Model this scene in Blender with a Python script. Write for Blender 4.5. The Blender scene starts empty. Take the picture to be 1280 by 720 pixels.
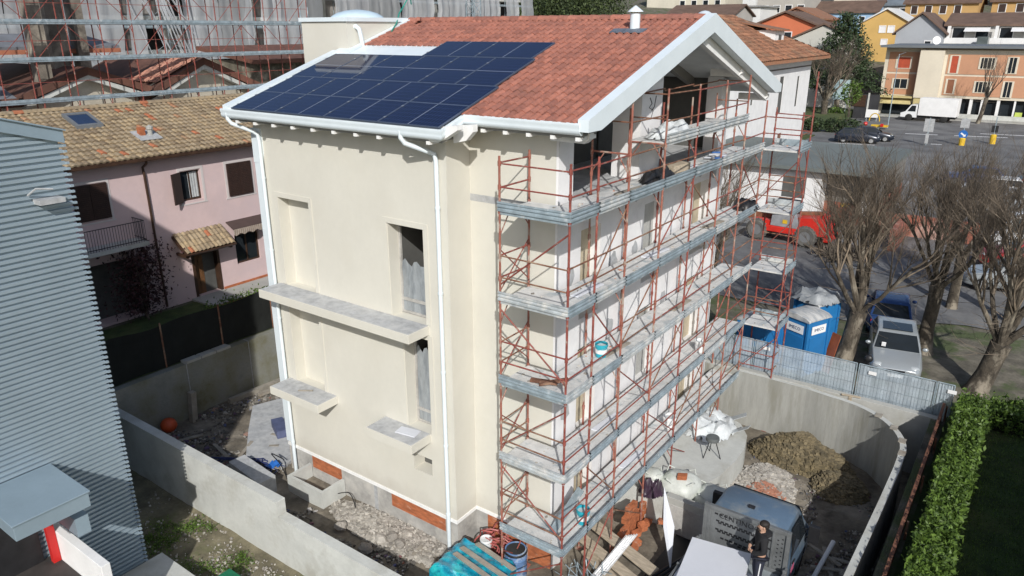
import bpy, bmesh, math, random
from mathutils import Vector, Matrix, noise
S = bpy.context.scene
COL = S.collection
random.seed(7)
R_ = math.radians
# ------------------------------------------------------------------ camera
CAMPOS = Vector((7.3975, -12.2503, 11.4042))
FPX = 925.467
RX = Vector((0.81219, 0.58339, -0.00148)); RU = Vector((-0.19123, 0.26861, 0.94408)); RF = Vector((-0.55116, 0.76649, -0.32972))
cd = bpy.data.cameras.new('camera'); cam = bpy.data.objects.new('camera', cd); COL.objects.link(cam)
cd.sensor_width = 36.0; cd.lens = FPX / 1280 * 36; cd.clip_start = 0.1; cd.clip_end = 4000
cam.matrix_world = Matrix((( RX.x, RU.x, -RF.x, CAMPOS.x), (RX.y, RU.y, -RF.y, CAMPOS.y), (RX.z, RU.z, -RF.z, CAMPOS.z), (0, 0, 0, 1)))
S.camera = cam
# ------------------------------------------------------------------ sky, sun, exposure
SUN = Vector((0.53, -0.646, 0.549)).normalized()
w = bpy.data.worlds.new('World'); S.world = w; w.use_nodes = True
wn = w.node_tree.nodes; wl = w.node_tree.links
sky = wn.new('ShaderNodeTexSky'); sky.sky_type = 'NISHITA'; sky.sun_disc = False
sky.sun_elevation = math.asin(SUN.z); sky.sun_rotation = math.atan2(SUN.x, SUN.y)
sky.air_density = 1.0; sky.dust_density = 1.5; sky.ozone_density = 1.0
wl.new(sky.outputs[0], wn['Background'].inputs[0]); wn['Background'].inputs[1].default_value = 0.115
sd = bpy.data.lights.new('sun', 'SUN'); sd.energy = 4.1; sd.angle = R_(0.53); sd.color = (1.0, 0.975, 0.925)
so = bpy.data.objects.new('sun', sd); COL.objects.link(so); so.location = (20, -24, 30)
so.rotation_euler = (-SUN).to_track_quat('-Z', 'Y').to_euler()
S.view_settings.view_transform = 'Standard'; S.view_settings.look = 'None'
S.view_settings.exposure = 0.0; S.view_settings.gamma = 1.0; S.view_settings.use_curve_mapping = False
try:
    S.cycles.max_bounces = 8; S.cycles.transparent_max_bounces = 24; S.cycles.use_denoising = True
    S.cycles.sample_clamp_indirect = 6.0
except Exception: pass

# ------------------------------------------------------------------ materials
MATS = {}
def mat(name, col, rough=0.8, var=0.12, scale=3.0, bump=0.0, bscale=40.0, metal=0.0, col2=None, c2scale=0.6, c2lo=0.5, c2hi=0.68,
        rnd=None, alpha=None, spec=None, stretch=None, translucent=None, wave=None, splash=None):
    """procedural principled material: base colour broken by two noises, an optional second colour in patches (stains, wear),
    an optional per-face random tint (attribute rnd), bump, transparency"""
    if name in MATS: return MATS[name]
    m = bpy.data.materials.new(name); m.use_nodes = True; MATS[name] = m
    N = m.node_tree.nodes; L = m.node_tree.links
    b = N['Principled BSDF']; b.inputs['Roughness'].default_value = rough; b.inputs['Metallic'].default_value = metal
    if spec is not None: b.inputs['Specular IOR Level'].default_value = spec
    tc = N.new('ShaderNodeTexCoord'); vec = tc.outputs['Object']
    if stretch:
        mp = N.new('ShaderNodeMapping'); mp.inputs['Scale'].default_value = stretch; L.new(vec, mp.inputs[0]); vec = mp.outputs[0]
    def nz(sc, det=5.0, ro=0.6):
        n = N.new('ShaderNodeTexNoise'); n.inputs['Scale'].default_value = sc; n.inputs['Detail'].default_value = det; n.inputs['Roughness'].default_value = ro
        L.new(vec, n.inputs['Vector']); return n.outputs['Fac']
    def mixc(fac, a, bb, mode='MIX'):
        x = N.new('ShaderNodeMix'); x.data_type = 'RGBA'; x.blend_type = mode
        if isinstance(fac, float): x.inputs[0].default_value = fac
        else: L.new(fac, x.inputs[0])
        for s, i in ((a, 6), (bb, 7)):
            if isinstance(s, tuple): x.inputs[i].default_value = (*s, 1)
            else: L.new(s, x.inputs[i])
        return x.outputs[2]
    def ramp(f, lo, hi):
        r = N.new('ShaderNodeMapRange'); r.inputs[1].default_value = lo; r.inputs[2].default_value = hi; L.new(f, r.inputs[0]); return r.outputs[0]
    dk = tuple(c * (1 - var * 1.6) for c in col); lt = tuple(min(1, c * (1 + var)) for c in col)
    c = mixc(ramp(nz(scale), 0.3, 0.7), dk, lt)
    f2 = mixc(ramp(nz(scale * 9, 3), 0.3, 0.7), tuple([1 - var * 0.8] * 3), (1.0, 1.0, 1.0)); c = mixc(1.0, c, f2, 'MULTIPLY')
    if col2: c = mixc(ramp(nz(c2scale, 6, 0.65), c2lo, c2hi), c, col2)
    if rnd:
        at = N.new('ShaderNodeAttribute'); at.attribute_name = 'rnd'
        cr = N.new('ShaderNodeValToRGB'); e = cr.color_ramp.elements
        for i, (p, cc) in enumerate(rnd):
            el = e[i] if i < 2 else e.new(p)
            el.position = p; el.color = (*cc, 1)
        L.new(at.outputs['Fac'], cr.inputs[0]); c = mixc(1.0, c, cr.outputs[0], 'MULTIPLY')
    if wave:
        wv = N.new('ShaderNodeTexWave'); wv.inputs['Scale'].default_value = wave[0]; wv.bands_direction = wave[1]
        wv.inputs['Distortion'].default_value = wave[2]; L.new(vec, wv.inputs['Vector'])
        c = mixc(ramp(wv.outputs['Fac'], 0.0, 0.35), wave[3], c)
    if splash:                                                      # dirt splashed up from the ground: z from, z to, colour
        sx = N.new('ShaderNodeSeparateXYZ'); L.new(tc.outputs['Object'], sx.inputs[0]); sc_ = N.new('ShaderNodeMath'); sc_.operation = 'ADD'; n2 = N.new('ShaderNodeMath'); n2.operation = 'MULTIPLY'; n2.inputs[1].default_value = splash[1] - splash[0]
        L.new(nz(2.3, 6), n2.inputs[0]); L.new(n2.outputs[0], sc_.inputs[0]); L.new(sx.outputs[2], sc_.inputs[1]); c = mixc(ramp(sc_.outputs[0], splash[1] + .1, splash[0] + .15), c, splash[2])
    L.new(c, b.inputs['Base Color'])
    if bump:
        bp = N.new('ShaderNodeBump'); bp.inputs['Strength'].default_value = bump; bp.inputs['Distance'].default_value = 0.02
        L.new(nz(bscale, 4), bp.inputs['Height']); L.new(bp.outputs[0], b.inputs['Normal'])
    if alpha is not None or translucent:
        out = N['Material Output']; sh = b.outputs[0]
        if translucent:
            tr = N.new('ShaderNodeBsdfTranslucent'); L.new(c, tr.inputs[0]); ms = N.new('ShaderNodeMixShader'); ms.inputs[0].default_value = translucent
            L.new(sh, ms.inputs[1]); L.new(tr.outputs[0], ms.inputs[2]); sh = ms.outputs[0]
        if alpha is not None:
            tp = N.new('ShaderNodeBsdfTransparent'); ms = N.new('ShaderNodeMixShader'); ms.inputs[0].default_value = alpha
            L.new(tp.outputs[0], ms.inputs[1]); L.new(sh, ms.inputs[2]); sh = ms.outputs[0]
        L.new(sh, out.inputs[0])
    return m
W3 = lambda a, b: ((0.0, a), (1.0, b))
M = dict(
 plaster=mat('plaster', (.605, .588, .525), .9, .03, .8, .25, 90, col2=(.57, .548, .48), c2scale=.7, c2lo=.5, c2hi=.8, stretch=(1, 1, .85), splash=(.85, 1.75, (.47, .44, .385))),
 plaster_base=mat('bare_render', (.42, .41, .39), .95, .18, 1.6, .5, 40, col2=(.52, .50, .46), c2scale=1.1),
 insulation=mat('insulation', (.74, .735, .74), .9, .05, 1.2, .2, 60, col2=(.60, .60, .60), c2scale=.8, c2lo=.58, c2hi=.7),
 spot=mat('adhesive_patch', (.40, .41, .42), .95, .15, 6),
 brick=mat('terracotta', (.45, .145, .06), .85, .25, 5, .4, 50, col2=(.46, .33, .26), c2scale=2.0, c2lo=.58, c2hi=.72, stretch=(1, 1, 3)),
 white=mat('white_metal', (.68, .75, .79), .35, .03, 2),
 white_trim=mat('white_trim', (.80, .80, .79), .7, .06, 5),
 ledge=mat('ledge_concrete', (.44, .45, .46), .9, .16, 6, .3, 60, col2=(.54, .54, .53), c2scale=2.2, c2lo=.45, c2hi=.8),
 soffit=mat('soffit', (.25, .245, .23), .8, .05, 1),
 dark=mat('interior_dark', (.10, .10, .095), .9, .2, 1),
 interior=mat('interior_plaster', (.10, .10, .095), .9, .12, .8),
 film=mat('window_film', (.30, .325, .345), .16, .15, 3, 1.0, 5, col2=(.16, .18, .20), c2scale=1.4, stretch=(2.5, 1, .6)),
 tile=mat('roof_tile', (.35, .142, .102), .75, .14, 9, .25, 60, rnd=((0, (.76, .76, .78)), (.5, (1, 1, 1)), (.85, (1.08, 1.04, 1)), (1, (1.2, 1.22, 1.22))), col2=(.26, .12, .09), c2scale=1.1, c2lo=.54, c2hi=.75),
 tile_old=mat('roof_tile_old', (.35, .275, .18), .85, .2, 7, .25, 60, rnd=((0, (.68, .64, .62)), (.45, (1, 1, 1)), (.955, (1.15, 1.1, 1)), (.97, (1.25, .55, .4)), (1, (1.3, .6, .45))), col2=(.24, .18, .12), c2scale=.7, c2lo=.52, c2hi=.7),
 tile_brown=mat('roof_tile_brown', (.30, .15, .09), .85, .2, 4, .2, 40, rnd=((0, (.6, .6, .6)), (1, (1.3, 1.2, 1.1))), col2=(.22, .15, .10), c2scale=.4),
 pv=None,
 alu=mat('aluminium_rail', (.55, .56, .57), .35, .05, 3, metal=.8),
 rust=mat('red_scaffold_paint', (.27, .068, .052), .6, .25, 6, .2, 50, col2=(.33, .25, .20), c2scale=5, c2lo=.56, c2hi=.66),
 rust2=mat('rusted_steel', (.22, .10, .06), .8, .3, 5, .3, 40, col2=(.32, .22, .15), c2scale=3),
 galv2=mat('cement_splashed_steel', (.46, .50, .52), .6, .2, 4, .1, 30, metal=.15, col2=(.62, .61, .58), c2scale=3.0, c2lo=.48, c2hi=.66),
 galv=mat('galvanised_steel', (.355, .43, .475), .42, .2, 3.5, .1, 30, metal=.25, col2=(.60, .62, .63), c2scale=4.0, c2lo=.56, c2hi=.72),
 deck=mat('dusty_deck', (.64, .64, .63), .75, .12, 3, .2, 40, metal=.1, col2=(.38, .42, .44), c2scale=2.4, c2lo=.54, c2hi=.66),
 concrete=mat('concrete', (.40, .40, .375), .92, .10, 1.2, .35, 30, col2=(.30, .285, .225), c2scale=.55, c2lo=.5, c2hi=.75),
 concrete_lt=mat('concrete_pale', (.52, .53, .505), .92, .08, 1.5, .3, 30, col2=(.37, .365, .33), c2scale=.8),
 concrete_rib=mat('board_marked_concrete', (.34, .34, .315), .92, .10, 1.5, .3, 30, col2=(.24, .235, .20), c2scale=.7, stretch=(3, 3, .5)),
 moss=mat('mossy_concrete', (.27, .275, .25), .95, .15, 1.4, .4, 25, col2=(.14, .13, .07), c2scale=.7, c2lo=.45, c2hi=.7),
 dirt=mat('dirt', (.195, .168, .13), 1, .35, 1.1, .9, 12, col2=(.30, .265, .215), c2scale=.9, c2lo=.5, c2hi=.72),
 lot=mat('lot_soil', (.21, .185, .12), 1, .3, 1.5, .8, 14, col2=(.11, .125, .045), c2scale=.8, c2lo=.5, c2hi=.66),
 soil=mat('grassy_soil', (.165, .148, .115), 1, .35, 1.2, .9, 9, col2=(.07, .09, .035), c2scale=.55, c2lo=.47, c2hi=.58),
 clay=mat('clay_heap', (.215, .18, .112), 1, .25, 3, .8, 14, col2=(.13, .105, .055), c2scale=1.6, rnd=W3((.6, .6, .6), (1.25, 1.2, 1.15))),
 dust=mat('rubble_dust', (.36, .335, .295), 1, .2, 3, .8, 14, col2=(.22, .195, .16), c2scale=1.2),
 rubble=mat('rubble', (.52, .49, .45), .95, .2, 8, rnd=((0, (.35, .34, .33)), (.35, (.8, .78, .75)), (.8, (1.15, 1.15, 1.12)), (.82, (.9, .42, .3)), (1, (.95, .5, .36)))),
 chips=mat('debris_chips', (.33, .31, .28), .95, .2, 8, rnd=((0, (.25, .25, .25)), (.6, (.7, .68, .65)), (.88, (1.3, 1.3, 1.3)), (.9, (.9, .35, .22)), (.96, (.2, .3, .8)), (1, (2, 2, 2)))),
 asphalt=mat('asphalt', (.15, .15, .153), .95, .25, .5, .3, 60, col2=(.21, .21, .205), c2scale=.14, c2lo=.48, c2hi=.68),
 grass=mat('grass', (.055, .085, .02), 1, .3, 2, .8, 40, col2=(.09, .10, .03), c2scale=.6),
 leaf=mat('leaf', (.12, .20, .042), .55, .2, 5, rnd=W3((.45, .5, .45), (1.5, 1.45, 1.2)), translucent=.3),
 leaf_dark=mat('conifer_needles', (.028, .05, .02), .7, .2, 2, rnd=W3((.5, .5, .5), (1.9, 1.8, 1.5))),
 leaf_wood=mat('woodland_leaf', (.05, .075, .025), .7, .25, .3, rnd=W3((.45, .5, .5), (1.6, 1.5, 1.2))),
 leaf_red=mat('dark_red_leaf', (.05, .02, .022), .7, .2, 2, rnd=W3((.5, .5, .5), (1.6, 1.4, 1.4))),
 bark=mat('bark', (.095, .078, .058), .95, .45, 4, 1.0, 9, col2=(.24, .21, .165), c2scale=1.6, c2lo=.5, c2hi=.62, stretch=(1, 1, .5)),
 twig=mat('twig', (.165, .138, .108), .9, .25, 2, rnd=W3((.5, .5, .5), (1.7, 1.6, 1.5))),
 cladding=mat('grey_cladding', (.345, .425, .485), .35, .05, .6, metal=.35),
 cladding_trim=mat('grey_trim', (.29, .375, .44), .4, .05, 1, metal=.3),
 pink=mat('pink_plaster', (.63, .485, .48), .9, .05, .8, .15, 60, col2=(.57, .45, .46), c2scale=.5),
 shutter=mat('brown_shutter', (.045, .022, .016), .55, .2, 6, wave=(14, 'Z', 0, (.02, .011, .009))),
 wood_dark=mat('dark_wood', (.06, .03, .017), .5, .25, 5),
 black_iron=mat('black_iron', (.015, .015, .018), .5, .1, 5),
 glass=mat('window_glass', (.02, .025, .03), .05, .1, 1, spec=.35),
 pale_glass=mat('pale_glass', (.18, .22, .25), .08, .1, 1, spec=.8),
 curtain=mat('curtain', (.42, .44, .45), .8, .1, 6),
 white_paint=mat('white_paint', (.76, .76, .76), .7, .05, 1.5),
 white_board=mat('white_board', (.62, .64, .69), .6, .03, 1),
 red_paint=mat('red_paint', (.50, .02, .018), .4, .05, 2),
 dark_floor=mat('dark_floor', (.045, .04, .038), .7, .2, 2),
 wood=mat('timber', (.44, .37, .28), .85, .2, 3, .3, 30, stretch=(1, 6, 6)),
 wood_grey=mat('weathered_timber', (.35, .32, .27), .9, .2, 4, .4, 30, col2=(.22, .18, .14), c2scale=2),
 cyan=mat('cyan_bucket', (.025, .36, .46), .4, .08, 4),
 blue_drum=mat('dusty_blue_drum', (.12, .22, .42), .6, .2, 4, col2=(.48, .52, .56), c2scale=3, c2lo=.5, c2hi=.65),
 wrap=mat('turquoise_wrap', (.008, .33, .50), .09, .35, 5, 1.0, 7, col2=(.02, .50, .50), c2scale=2.5, spec=.9),
 net=mat('white_net', (.76, .78, .81), .9, .14, .25, alpha=.66, col2=(.52, .53, .56), c2scale=.12, translucent=.35, stretch=(1, 1, .25)),
 net_grey=mat('grey_net', (.30, .31, .32), .9, .15, .3, alpha=.8, stretch=(1, 1, .25)),
 fence_net=mat('fence_net', (.44, .51, .57), .7, .12, 2, alpha=.72),
 shade_net=mat('shade_net', (.012, .014, .012), .95, .2, 2),
 bag=mat('rubble_sack', (.58, .60, .56), .55, .12, 3, .9, 7, col2=(.50, .55, .44), c2scale=1.8),
 plastic=mat('clear_sheeting', (.62, .65, .66), .3, .15, 4, .8, 8),
 black=mat('black_plastic', (.02, .02, .022), .45, .2, 4),
 rubber=mat('rubber', (.022, .022, .022), .85, .2, 5),
 navy_hose=mat('navy_hose', (.03, .04, .13), .6, .2, 5),
 blue_toilet=mat('blue_plastic', (.018, .16, .40), .45, .06, 2),
 red_hose=mat('red_hose', (.42, .11, .10), .5, .2, 6),
 silver_car=mat('silver_car_paint', (.36, .39, .41), .25, .02, 2, metal=.3),
 blue_car=mat('blue_car_paint', (.03, .07, .20), .22, .02, 2, metal=.3),
 dark_car=mat('dark_car_paint', (.02, .026, .04), .22, .02, 2, metal=.3),
 red_car=mat('red_car_paint', (.38, .025, .03), .28, .02, 2),
 white_car=mat('white_car_paint', (.74, .75, .76), .3, .02, 2),
 grey_truck=mat('grey_truck_paint', (.13, .195, .275), .35, .06, 2, metal=.3, col2=(.25, .28, .30), c2scale=1.5),
 grey_steel=mat('grey_steel', (.19, .20, .205), .5, .15, 3, metal=.3),
 machine_red=mat('machine_red', (.60, .03, .02), .4, .1, 3),
 yellow=mat('yellow_paint', (.68, .44, .03), .5, .1, 3),
 sign_blue=mat('sign_blue', (.02, .13, .42), .4, .05, 3),
 skin=mat('skin', (.45, .27, .19), .6, .05, 9), hair=mat('hair', (.018, .013, .01), .7, .2, 30),
 black_cloth=mat('black_cloth', (.014, .014, .016), .9, .2, 8), navy_cloth=mat('navy_cloth', (.022, .026, .045), .9, .2, 8),
)
# ------------------------------------------------------------------ mesh helpers
BASE = {}
class MB:
    def __init__(s): s.v = []; s.f = []; s.m = []; s.r = []
    def add(s, vs, fs, mi=0, r=None):
        o = len(s.v); s.v += [tuple(x) for x in vs]
        for f in fs: s.f.append(tuple(i + o for i in f)); s.m.append(mi); s.r.append(random.random() if r is None else r)
        return s
    def obox(s, c, ax, ay, az, mi=0, r=None):
        c, ax, ay, az = map(Vector, (c, ax, ay, az)); vs = [c + i * ax + j * ay + k * az for k in (-1, 1) for j in (-1, 1) for i in (-1, 1)]
        return s.add(vs, [(0, 2, 3, 1), (4, 5, 7, 6), (0, 1, 5, 4), (2, 6, 7, 3), (0, 4, 6, 2), (1, 3, 7, 5)], mi, r)
    def box(s, x0, x1, y0, y1, z0, z1, mi=0, r=None):
        return s.obox(((x0 + x1) / 2, (y0 + y1) / 2, (z0 + z1) / 2), ((x1 - x0) / 2, 0, 0), (0, (y1 - y0) / 2, 0), (0, 0, (z1 - z0) / 2), mi, r)
    def bar(s, p, q, r0, n=6, r1=None, mi=0, caps=True, rr=None):
        p, q = Vector(p), Vector(q); d = q - p
        if d.length < 1e-6: return s
        d.normalize(); a = d.orthogonal().normalized(); b = d.cross(a); r1 = r0 if r1 is None else r1
        vs = [c + (a * math.cos(t) + b * math.sin(t)) * rad for c, rad in ((p, r0), (q, r1)) for t in [2 * math.pi * i / n for i in range(n)]]
        fs = [(i, (i + 1) % n, n + (i + 1) % n, n + i) for i in range(n)]
        if caps: fs += [tuple(range(n - 1, -1, -1)), tuple(range(n, 2 * n))]
        return s.add(vs, fs, mi, rr)
    def strut(s, p, q, wd, ht, up=(0, 0, 1), mi=0):
        p, q = Vector(p), Vector(q); d = (q - p); u = Vector(up); side = d.cross(u).normalized(); u2 = side.cross(d).normalized()
        return s.obox((p + q) / 2, d / 2, side * wd / 2, u2 * ht / 2, mi)
    def tube(s, pts, rad, n=6, mi=0, rr=None, closed=False):
        pts = [Vector(p) for p in pts]; k = len(pts); vs = []; prev = None
        for i, p in enumerate(pts):
            d = (pts[min(i + 1, k - 1)] - pts[max(i - 1, 0)]).normalized()
            a = d.orthogonal() if prev is None else prev - d * prev.dot(d)
            a.normalize(); prev = a; b = d.cross(a); rd = rad[i] if isinstance(rad, (list, tuple)) else rad
            vs += [p + (a * math.cos(2 * math.pi * j / n) + b * math.sin(2 * math.pi * j / n)) * rd for j in range(n)]
        fs = [(i * n + j, i * n + (j + 1) % n, (i + 1) * n + (j + 1) % n, (i + 1) * n + j) for i in range(k - 1) for j in range(n)]
        fs += [tuple(range(n - 1, -1, -1)), tuple(range((k - 1) * n, k * n))]
        return s.add(vs, fs, mi, random.random() if rr is None else rr)
    def lathe(s, prof, c=(0, 0, 0), n=20, mi=0, ax=None, caps=True):
        c = Vector(c); k = len(prof); vs = []
        X, Y, Z = (Vector((1, 0, 0)), Vector((0, 1, 0)), Vector((0, 0, 1))) if ax is None else ax
        for r, z in prof: vs += [c + X * r * math.cos(2 * math.pi * j / n) + Y * r * math.sin(2 * math.pi * j / n) + Z * z for j in range(n)]
        fs = [(i * n + j, i * n + (j + 1) % n, (i + 1) * n + (j + 1) % n, (i + 1) * n + j) for i in range(k - 1) for j in range(n)]
        if caps and prof[0][0] > 1e-4: fs.append(tuple(range(n - 1, -1, -1)))
        if caps and prof[-1][0] > 1e-4: fs.append(tuple(range((k - 1) * n, k * n)))
        return s.add(vs, fs, mi)
    def ball(s, c, rx, ry, rz, nu=10, nv=7, mi=0, jit=0.0, r=None):
        c = Vector(c); vs = [c + Vector((0, 0, -rz))]
        for i in range(1, nv):
            t = -math.pi / 2 + math.pi * i / nv
            for j in range(nu):
                a = 2 * math.pi * j / nu; k = 1 + random.uniform(-jit, jit)
                vs.append(c + Vector((rx * math.cos(t) * math.cos(a) * k, ry * math.cos(t) * math.sin(a) * k, rz * math.sin(t) * k)))
        vs.append(c + Vector((0, 0, rz))); fs = []
        for j in range(nu): fs.append((0, 1 + (j + 1) % nu, 1 + j))
        for i in range(nv - 2):
            for j in range(nu):
                a = 1 + i * nu; b = a + nu; fs.append((a + j, a + (j + 1) % nu, b + (j + 1) % nu, b + j))
        e = len(vs) - 1; a = 1 + (nv - 2) * nu
        for j in range(nu): fs.append((a + j, a + (j + 1) % nu, e))
        return s.add(vs, fs, mi, random.random() if r is None else r)
    def prism(s, pts, vec, mi=0, mi_side=None):
        pts = [Vector(p) for p in pts]; vec = Vector(vec); n = len(pts); r = random.random()
        s.add(pts + [p + vec for p in pts], [tuple(range(n - 1, -1, -1)), tuple(range(n, 2 * n))], mi, r)
        return s.add(pts + [p + vec for p in pts], [(i, (i + 1) % n, n + (i + 1) % n, n + i) for i in range(n)], mi if mi_side is None else mi_side, r)
    def quad(s, a, b, c, d, mi=0, r=None): return s.add([a, b, c, d], [(0, 1, 2, 3)], mi, r)
    def rock(s, c, r, mi=0, rr=None):
        c = Vector(c); sc = Vector((random.uniform(.6, 1.3), random.uniform(.6, 1.3), random.uniform(.4, .9)))
        vs = [c + Vector((x * sc.x, y * sc.y, z * sc.z)) * r * random.uniform(.75, 1.15) for x in (-.7, .7) for y in (-.7, .7) for z in (-.7, .7)]
        rot = random.uniform(0, 6.28); cs, sn = math.cos(rot), math.sin(rot)
        vs = [Vector((c.x + (p.x - c.x) * cs - (p.y - c.y) * sn, c.y + (p.x - c.x) * sn + (p.y - c.y) * cs, p.z)) for p in vs]
        return s.add(vs, [(0, 1, 3, 2), (4, 6, 7, 5), (0, 4, 5, 1), (2, 3, 7, 6), (0, 2, 6, 4), (1, 5, 7, 3)], mi, random.random() if rr is None else rr)
    def build(s, name, mats, parent=None, smooth=False, bevel=0.0, loc=None, fixn=True):
        if parent is not None: b = BASE[parent.name]
        elif loc is not None: b = Vector(loc)
        else:
            xs, ys, zs = zip(*s.v); b = Vector(((min(xs) + max(xs)) / 2, (min(ys) + max(ys)) / 2, min(zs)))
        me = bpy.data.meshes.new(name); me.from_pydata([(x - b.x, y - b.y, z - b.z) for x, y, z in s.v], [], s.f)
        mats = mats if isinstance(mats, (list, tuple)) else [mats]
        for m in mats: me.materials.append(m)
        me.polygons.foreach_set('material_index', s.m)
        at = me.attributes.new('rnd', 'FLOAT', 'FACE'); at.data.foreach_set('value', s.r)
        if fixn:
            bm = bmesh.new(); bm.from_mesh(me)
            if len(bm.faces) < 60000: bmesh.ops.recalc_face_normals(bm, faces=bm.faces)
            bm.to_mesh(me); bm.free()
        if smooth:
            me.polygons.foreach_set('use_smooth', [True] * len(me.polygons))
            try: me.set_sharp_from_angle(angle=R_(40))
            except Exception: pass
        me.update()
        o = bpy.data.objects.new(name, me); COL.objects.link(o)
        if parent is not None: o.parent = parent
        else: o.location = b
        BASE[o.name] = b
        if bevel:
            md = o.modifiers.new('bevel', 'BEVEL'); md.width = bevel; md.segments = 2; md.limit_method = 'ANGLE'; md.angle_limit = R_(40)
        return o
def tag(o, label=None, cat=None, group=None, kind=None):
    if label: o['label'] = label
    if cat: o['category'] = cat
    if group: o['group'] = group
    if kind: o['kind'] = kind
    return o
def thing(name, label, cat, loc=(0, 0, 0), rz=0.0, group=None):
    o = bpy.data.objects.new(name, None); COL.objects.link(o); o.location = loc; o.rotation_euler = (0, 0, rz); o.empty_display_size = .3
    BASE[o.name] = Vector(loc) if rz == 0 else Vector((0, 0, 0))
    return tag(o, label, cat, group)
def local(name, label, cat, group=None):      # a thing modelled round the origin, moved to its place afterwards
    return thing(name, label, cat, (0, 0, 0), 0, group)
def place(o, loc, rz=0.0, s=None):
    o.location = loc; o.rotation_euler = (0, 0, rz)
    if s: o.scale = s if isinstance(s, tuple) else (s, s, s)
    return o
def copy_tree(o, parent=None):
    c = o.copy(); COL.objects.link(c)
    if parent is not None: c.parent = parent
    for ch in list(o.children): copy_tree(ch, c)
    return c
def struct(mb, name, mats, **k): return tag(mb.build(name, mats, **k), kind='structure')
def hole_wall(mb, P, u0, u1, z0, z1, holes, inward, mi=0, ri=None, clip=None):
    """front face of a wall P(u, z) -> point, with rectangular holes (u0, u1, z0, z1, depth, back material index or None) and their reveals"""
    us = sorted({u0, u1, *[h[0] for h in holes], *[h[1] for h in holes]}); zs = sorted({z0, z1, *[h[2] for h in holes], *[h[3] for h in holes]})
    inward = Vector(inward); ri = mi if ri is None else ri
    for a, b in zip(us, us[1:]):
        for c, d in zip(zs, zs[1:]):
            um, zm = (a + b) / 2, (c + d) / 2
            if any(h[0] < um < h[1] and h[2] < zm < h[3] for h in holes): continue
            mb.quad(P(a, c), P(b, c), P(b, d), P(a, d), mi, .5)
    for h in holes:
        a, b, c, d, dep, back = h; iv = inward * dep; q = [Vector(P(a, c)), Vector(P(b, c)), Vector(P(b, d)), Vector(P(a, d))]
        for i in range(4): mb.quad(q[i], q[(i + 1) % 4], q[(i + 1) % 4] + iv, q[i] + iv, ri, .5)
        if back is not None: mb.quad(*[p + iv for p in q], back, .5)
def tile_roof(o, ud, vd, W, Lv, tw=.21, tl=.34, mask=None, amp=.06, lift=.02):
    """barrel tiles: o = eave corner, ud along the eave, vd up the slope; every tile gets its own tint"""
    o, ud, vd = Vector(o), Vector(ud).normalized(), Vector(vd).normalized(); n = ud.cross(vd).normalized()
    if n.z < 0: n = -n
    mb = MB(); prof = [(0, .10), (.12, .10), (.25, .72), (.40, 1.0), (.56, 1.0), (.72, .72), (.86, .10), (1.0, .10)]
    nu = int(round(W / tw)); nv = int(math.ceil(Lv / tl)); tw = W / nu
    for j in range(nv):
        v0 = j * tl; v1 = min(v0 + tl + .03, Lv)
        for i in range(nu):
            if mask and not mask((i + .5) * tw, v0 + tl / 2): continue
            r = random.random(); dz = random.uniform(-.004, .006); du = random.uniform(-.006, .006); dv = random.uniform(-.012, .012)
            lo = [o + ud * ((i + p) * tw + du) + vd * (v0 + dv) + n * (a * amp + lift + dz) for p, a in prof]
            hi = [o + ud * ((i + p) * tw + du) + vd * v1 + n * (a * amp * .9 + dz * .5) for p, a in prof]
            bt = [p - n * (lift + .012) for p in lo]; k = len(prof)
            mb.add(lo + hi + bt, [(q, q + 1, k + q + 1, k + q) for q in range(k - 1)] + [(q + 1, q, 2 * k + q, 2 * k + q + 1) for q in range(k - 1)], 0, r)
    return mb
def text_mesh(body, size, loc, ux, uz, mats, name, parent, thick=.004):
    cu = bpy.data.curves.new(name, 'FONT'); cu.body = body; cu.size = size; cu.align_x = 'CENTER'; cu.align_y = 'CENTER'; cu.extrude = thick; cu.resolution_u = 2
    t = bpy.data.objects.new(name, cu); COL.objects.link(t); bpy.context.view_layer.update()
    me = bpy.data.meshes.new_from_object(t.evaluated_get(bpy.context.evaluated_depsgraph_get())); bpy.data.objects.remove(t); bpy.data.curves.remove(cu)
    ux, uz = Vector(ux).normalized(), Vector(uz).normalized(); nn = ux.cross(uz)
    mb = MB(); b = Vector(loc)
    mb.add([b + ux * v.co.x + uz * v.co.y + nn * v.co.z for v in me.vertices], [tuple(p.vertices) for p in me.polygons], 0, .5)
    bpy.data.meshes.remove(me)
    return mb.build(name, mats, parent, fixn=False)
def crumple(name, label, cat, c, r, h, m, seed=0, ragged=.3, z_edge=0.0):
    """a crumpled sheet lying in a heap: folded height field with a ragged outline"""
    mb = MB(); n = 28; g = []
    for j in range(n + 1):
        for i in range(n + 1):
            u, v = i / n * 2 - 1, j / n * 2 - 1; k = max(0, 1 - u * u - v * v)
            g.append((c[0] + u * r[0] + .12 * r[0] * gnoise(u * 3, v * 3, seed), c[1] + v * r[1] + .12 * r[1] * gnoise(u * 3, v * 3, seed + 8), c[2] + z_edge * (1 - k) + min(1, k * 2.2) * h * (.34 + .5 * gnoise(u * 1.7, v * 1.7, seed + 5) + .22 * abs(gnoise(u * 3.4 + v, v * 3.4, seed + 1)) + .06 * gnoise(u * 9, v * 9, seed))))
    mb.add(g, [(j * (n + 1) + i, j * (n + 1) + i + 1, (j + 1) * (n + 1) + i + 1, (j + 1) * (n + 1) + i) for j in range(n) for i in range(n) if ((i + .5) / n * 2 - 1) ** 2 + ((j + .5) / n * 2 - 1) ** 2 < 1.02 + ragged * gnoise(i * .3, j * .3, seed)], 0)
    return tag(mb.build(name, m, None, smooth=True, fixn=False), label, cat)
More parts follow.
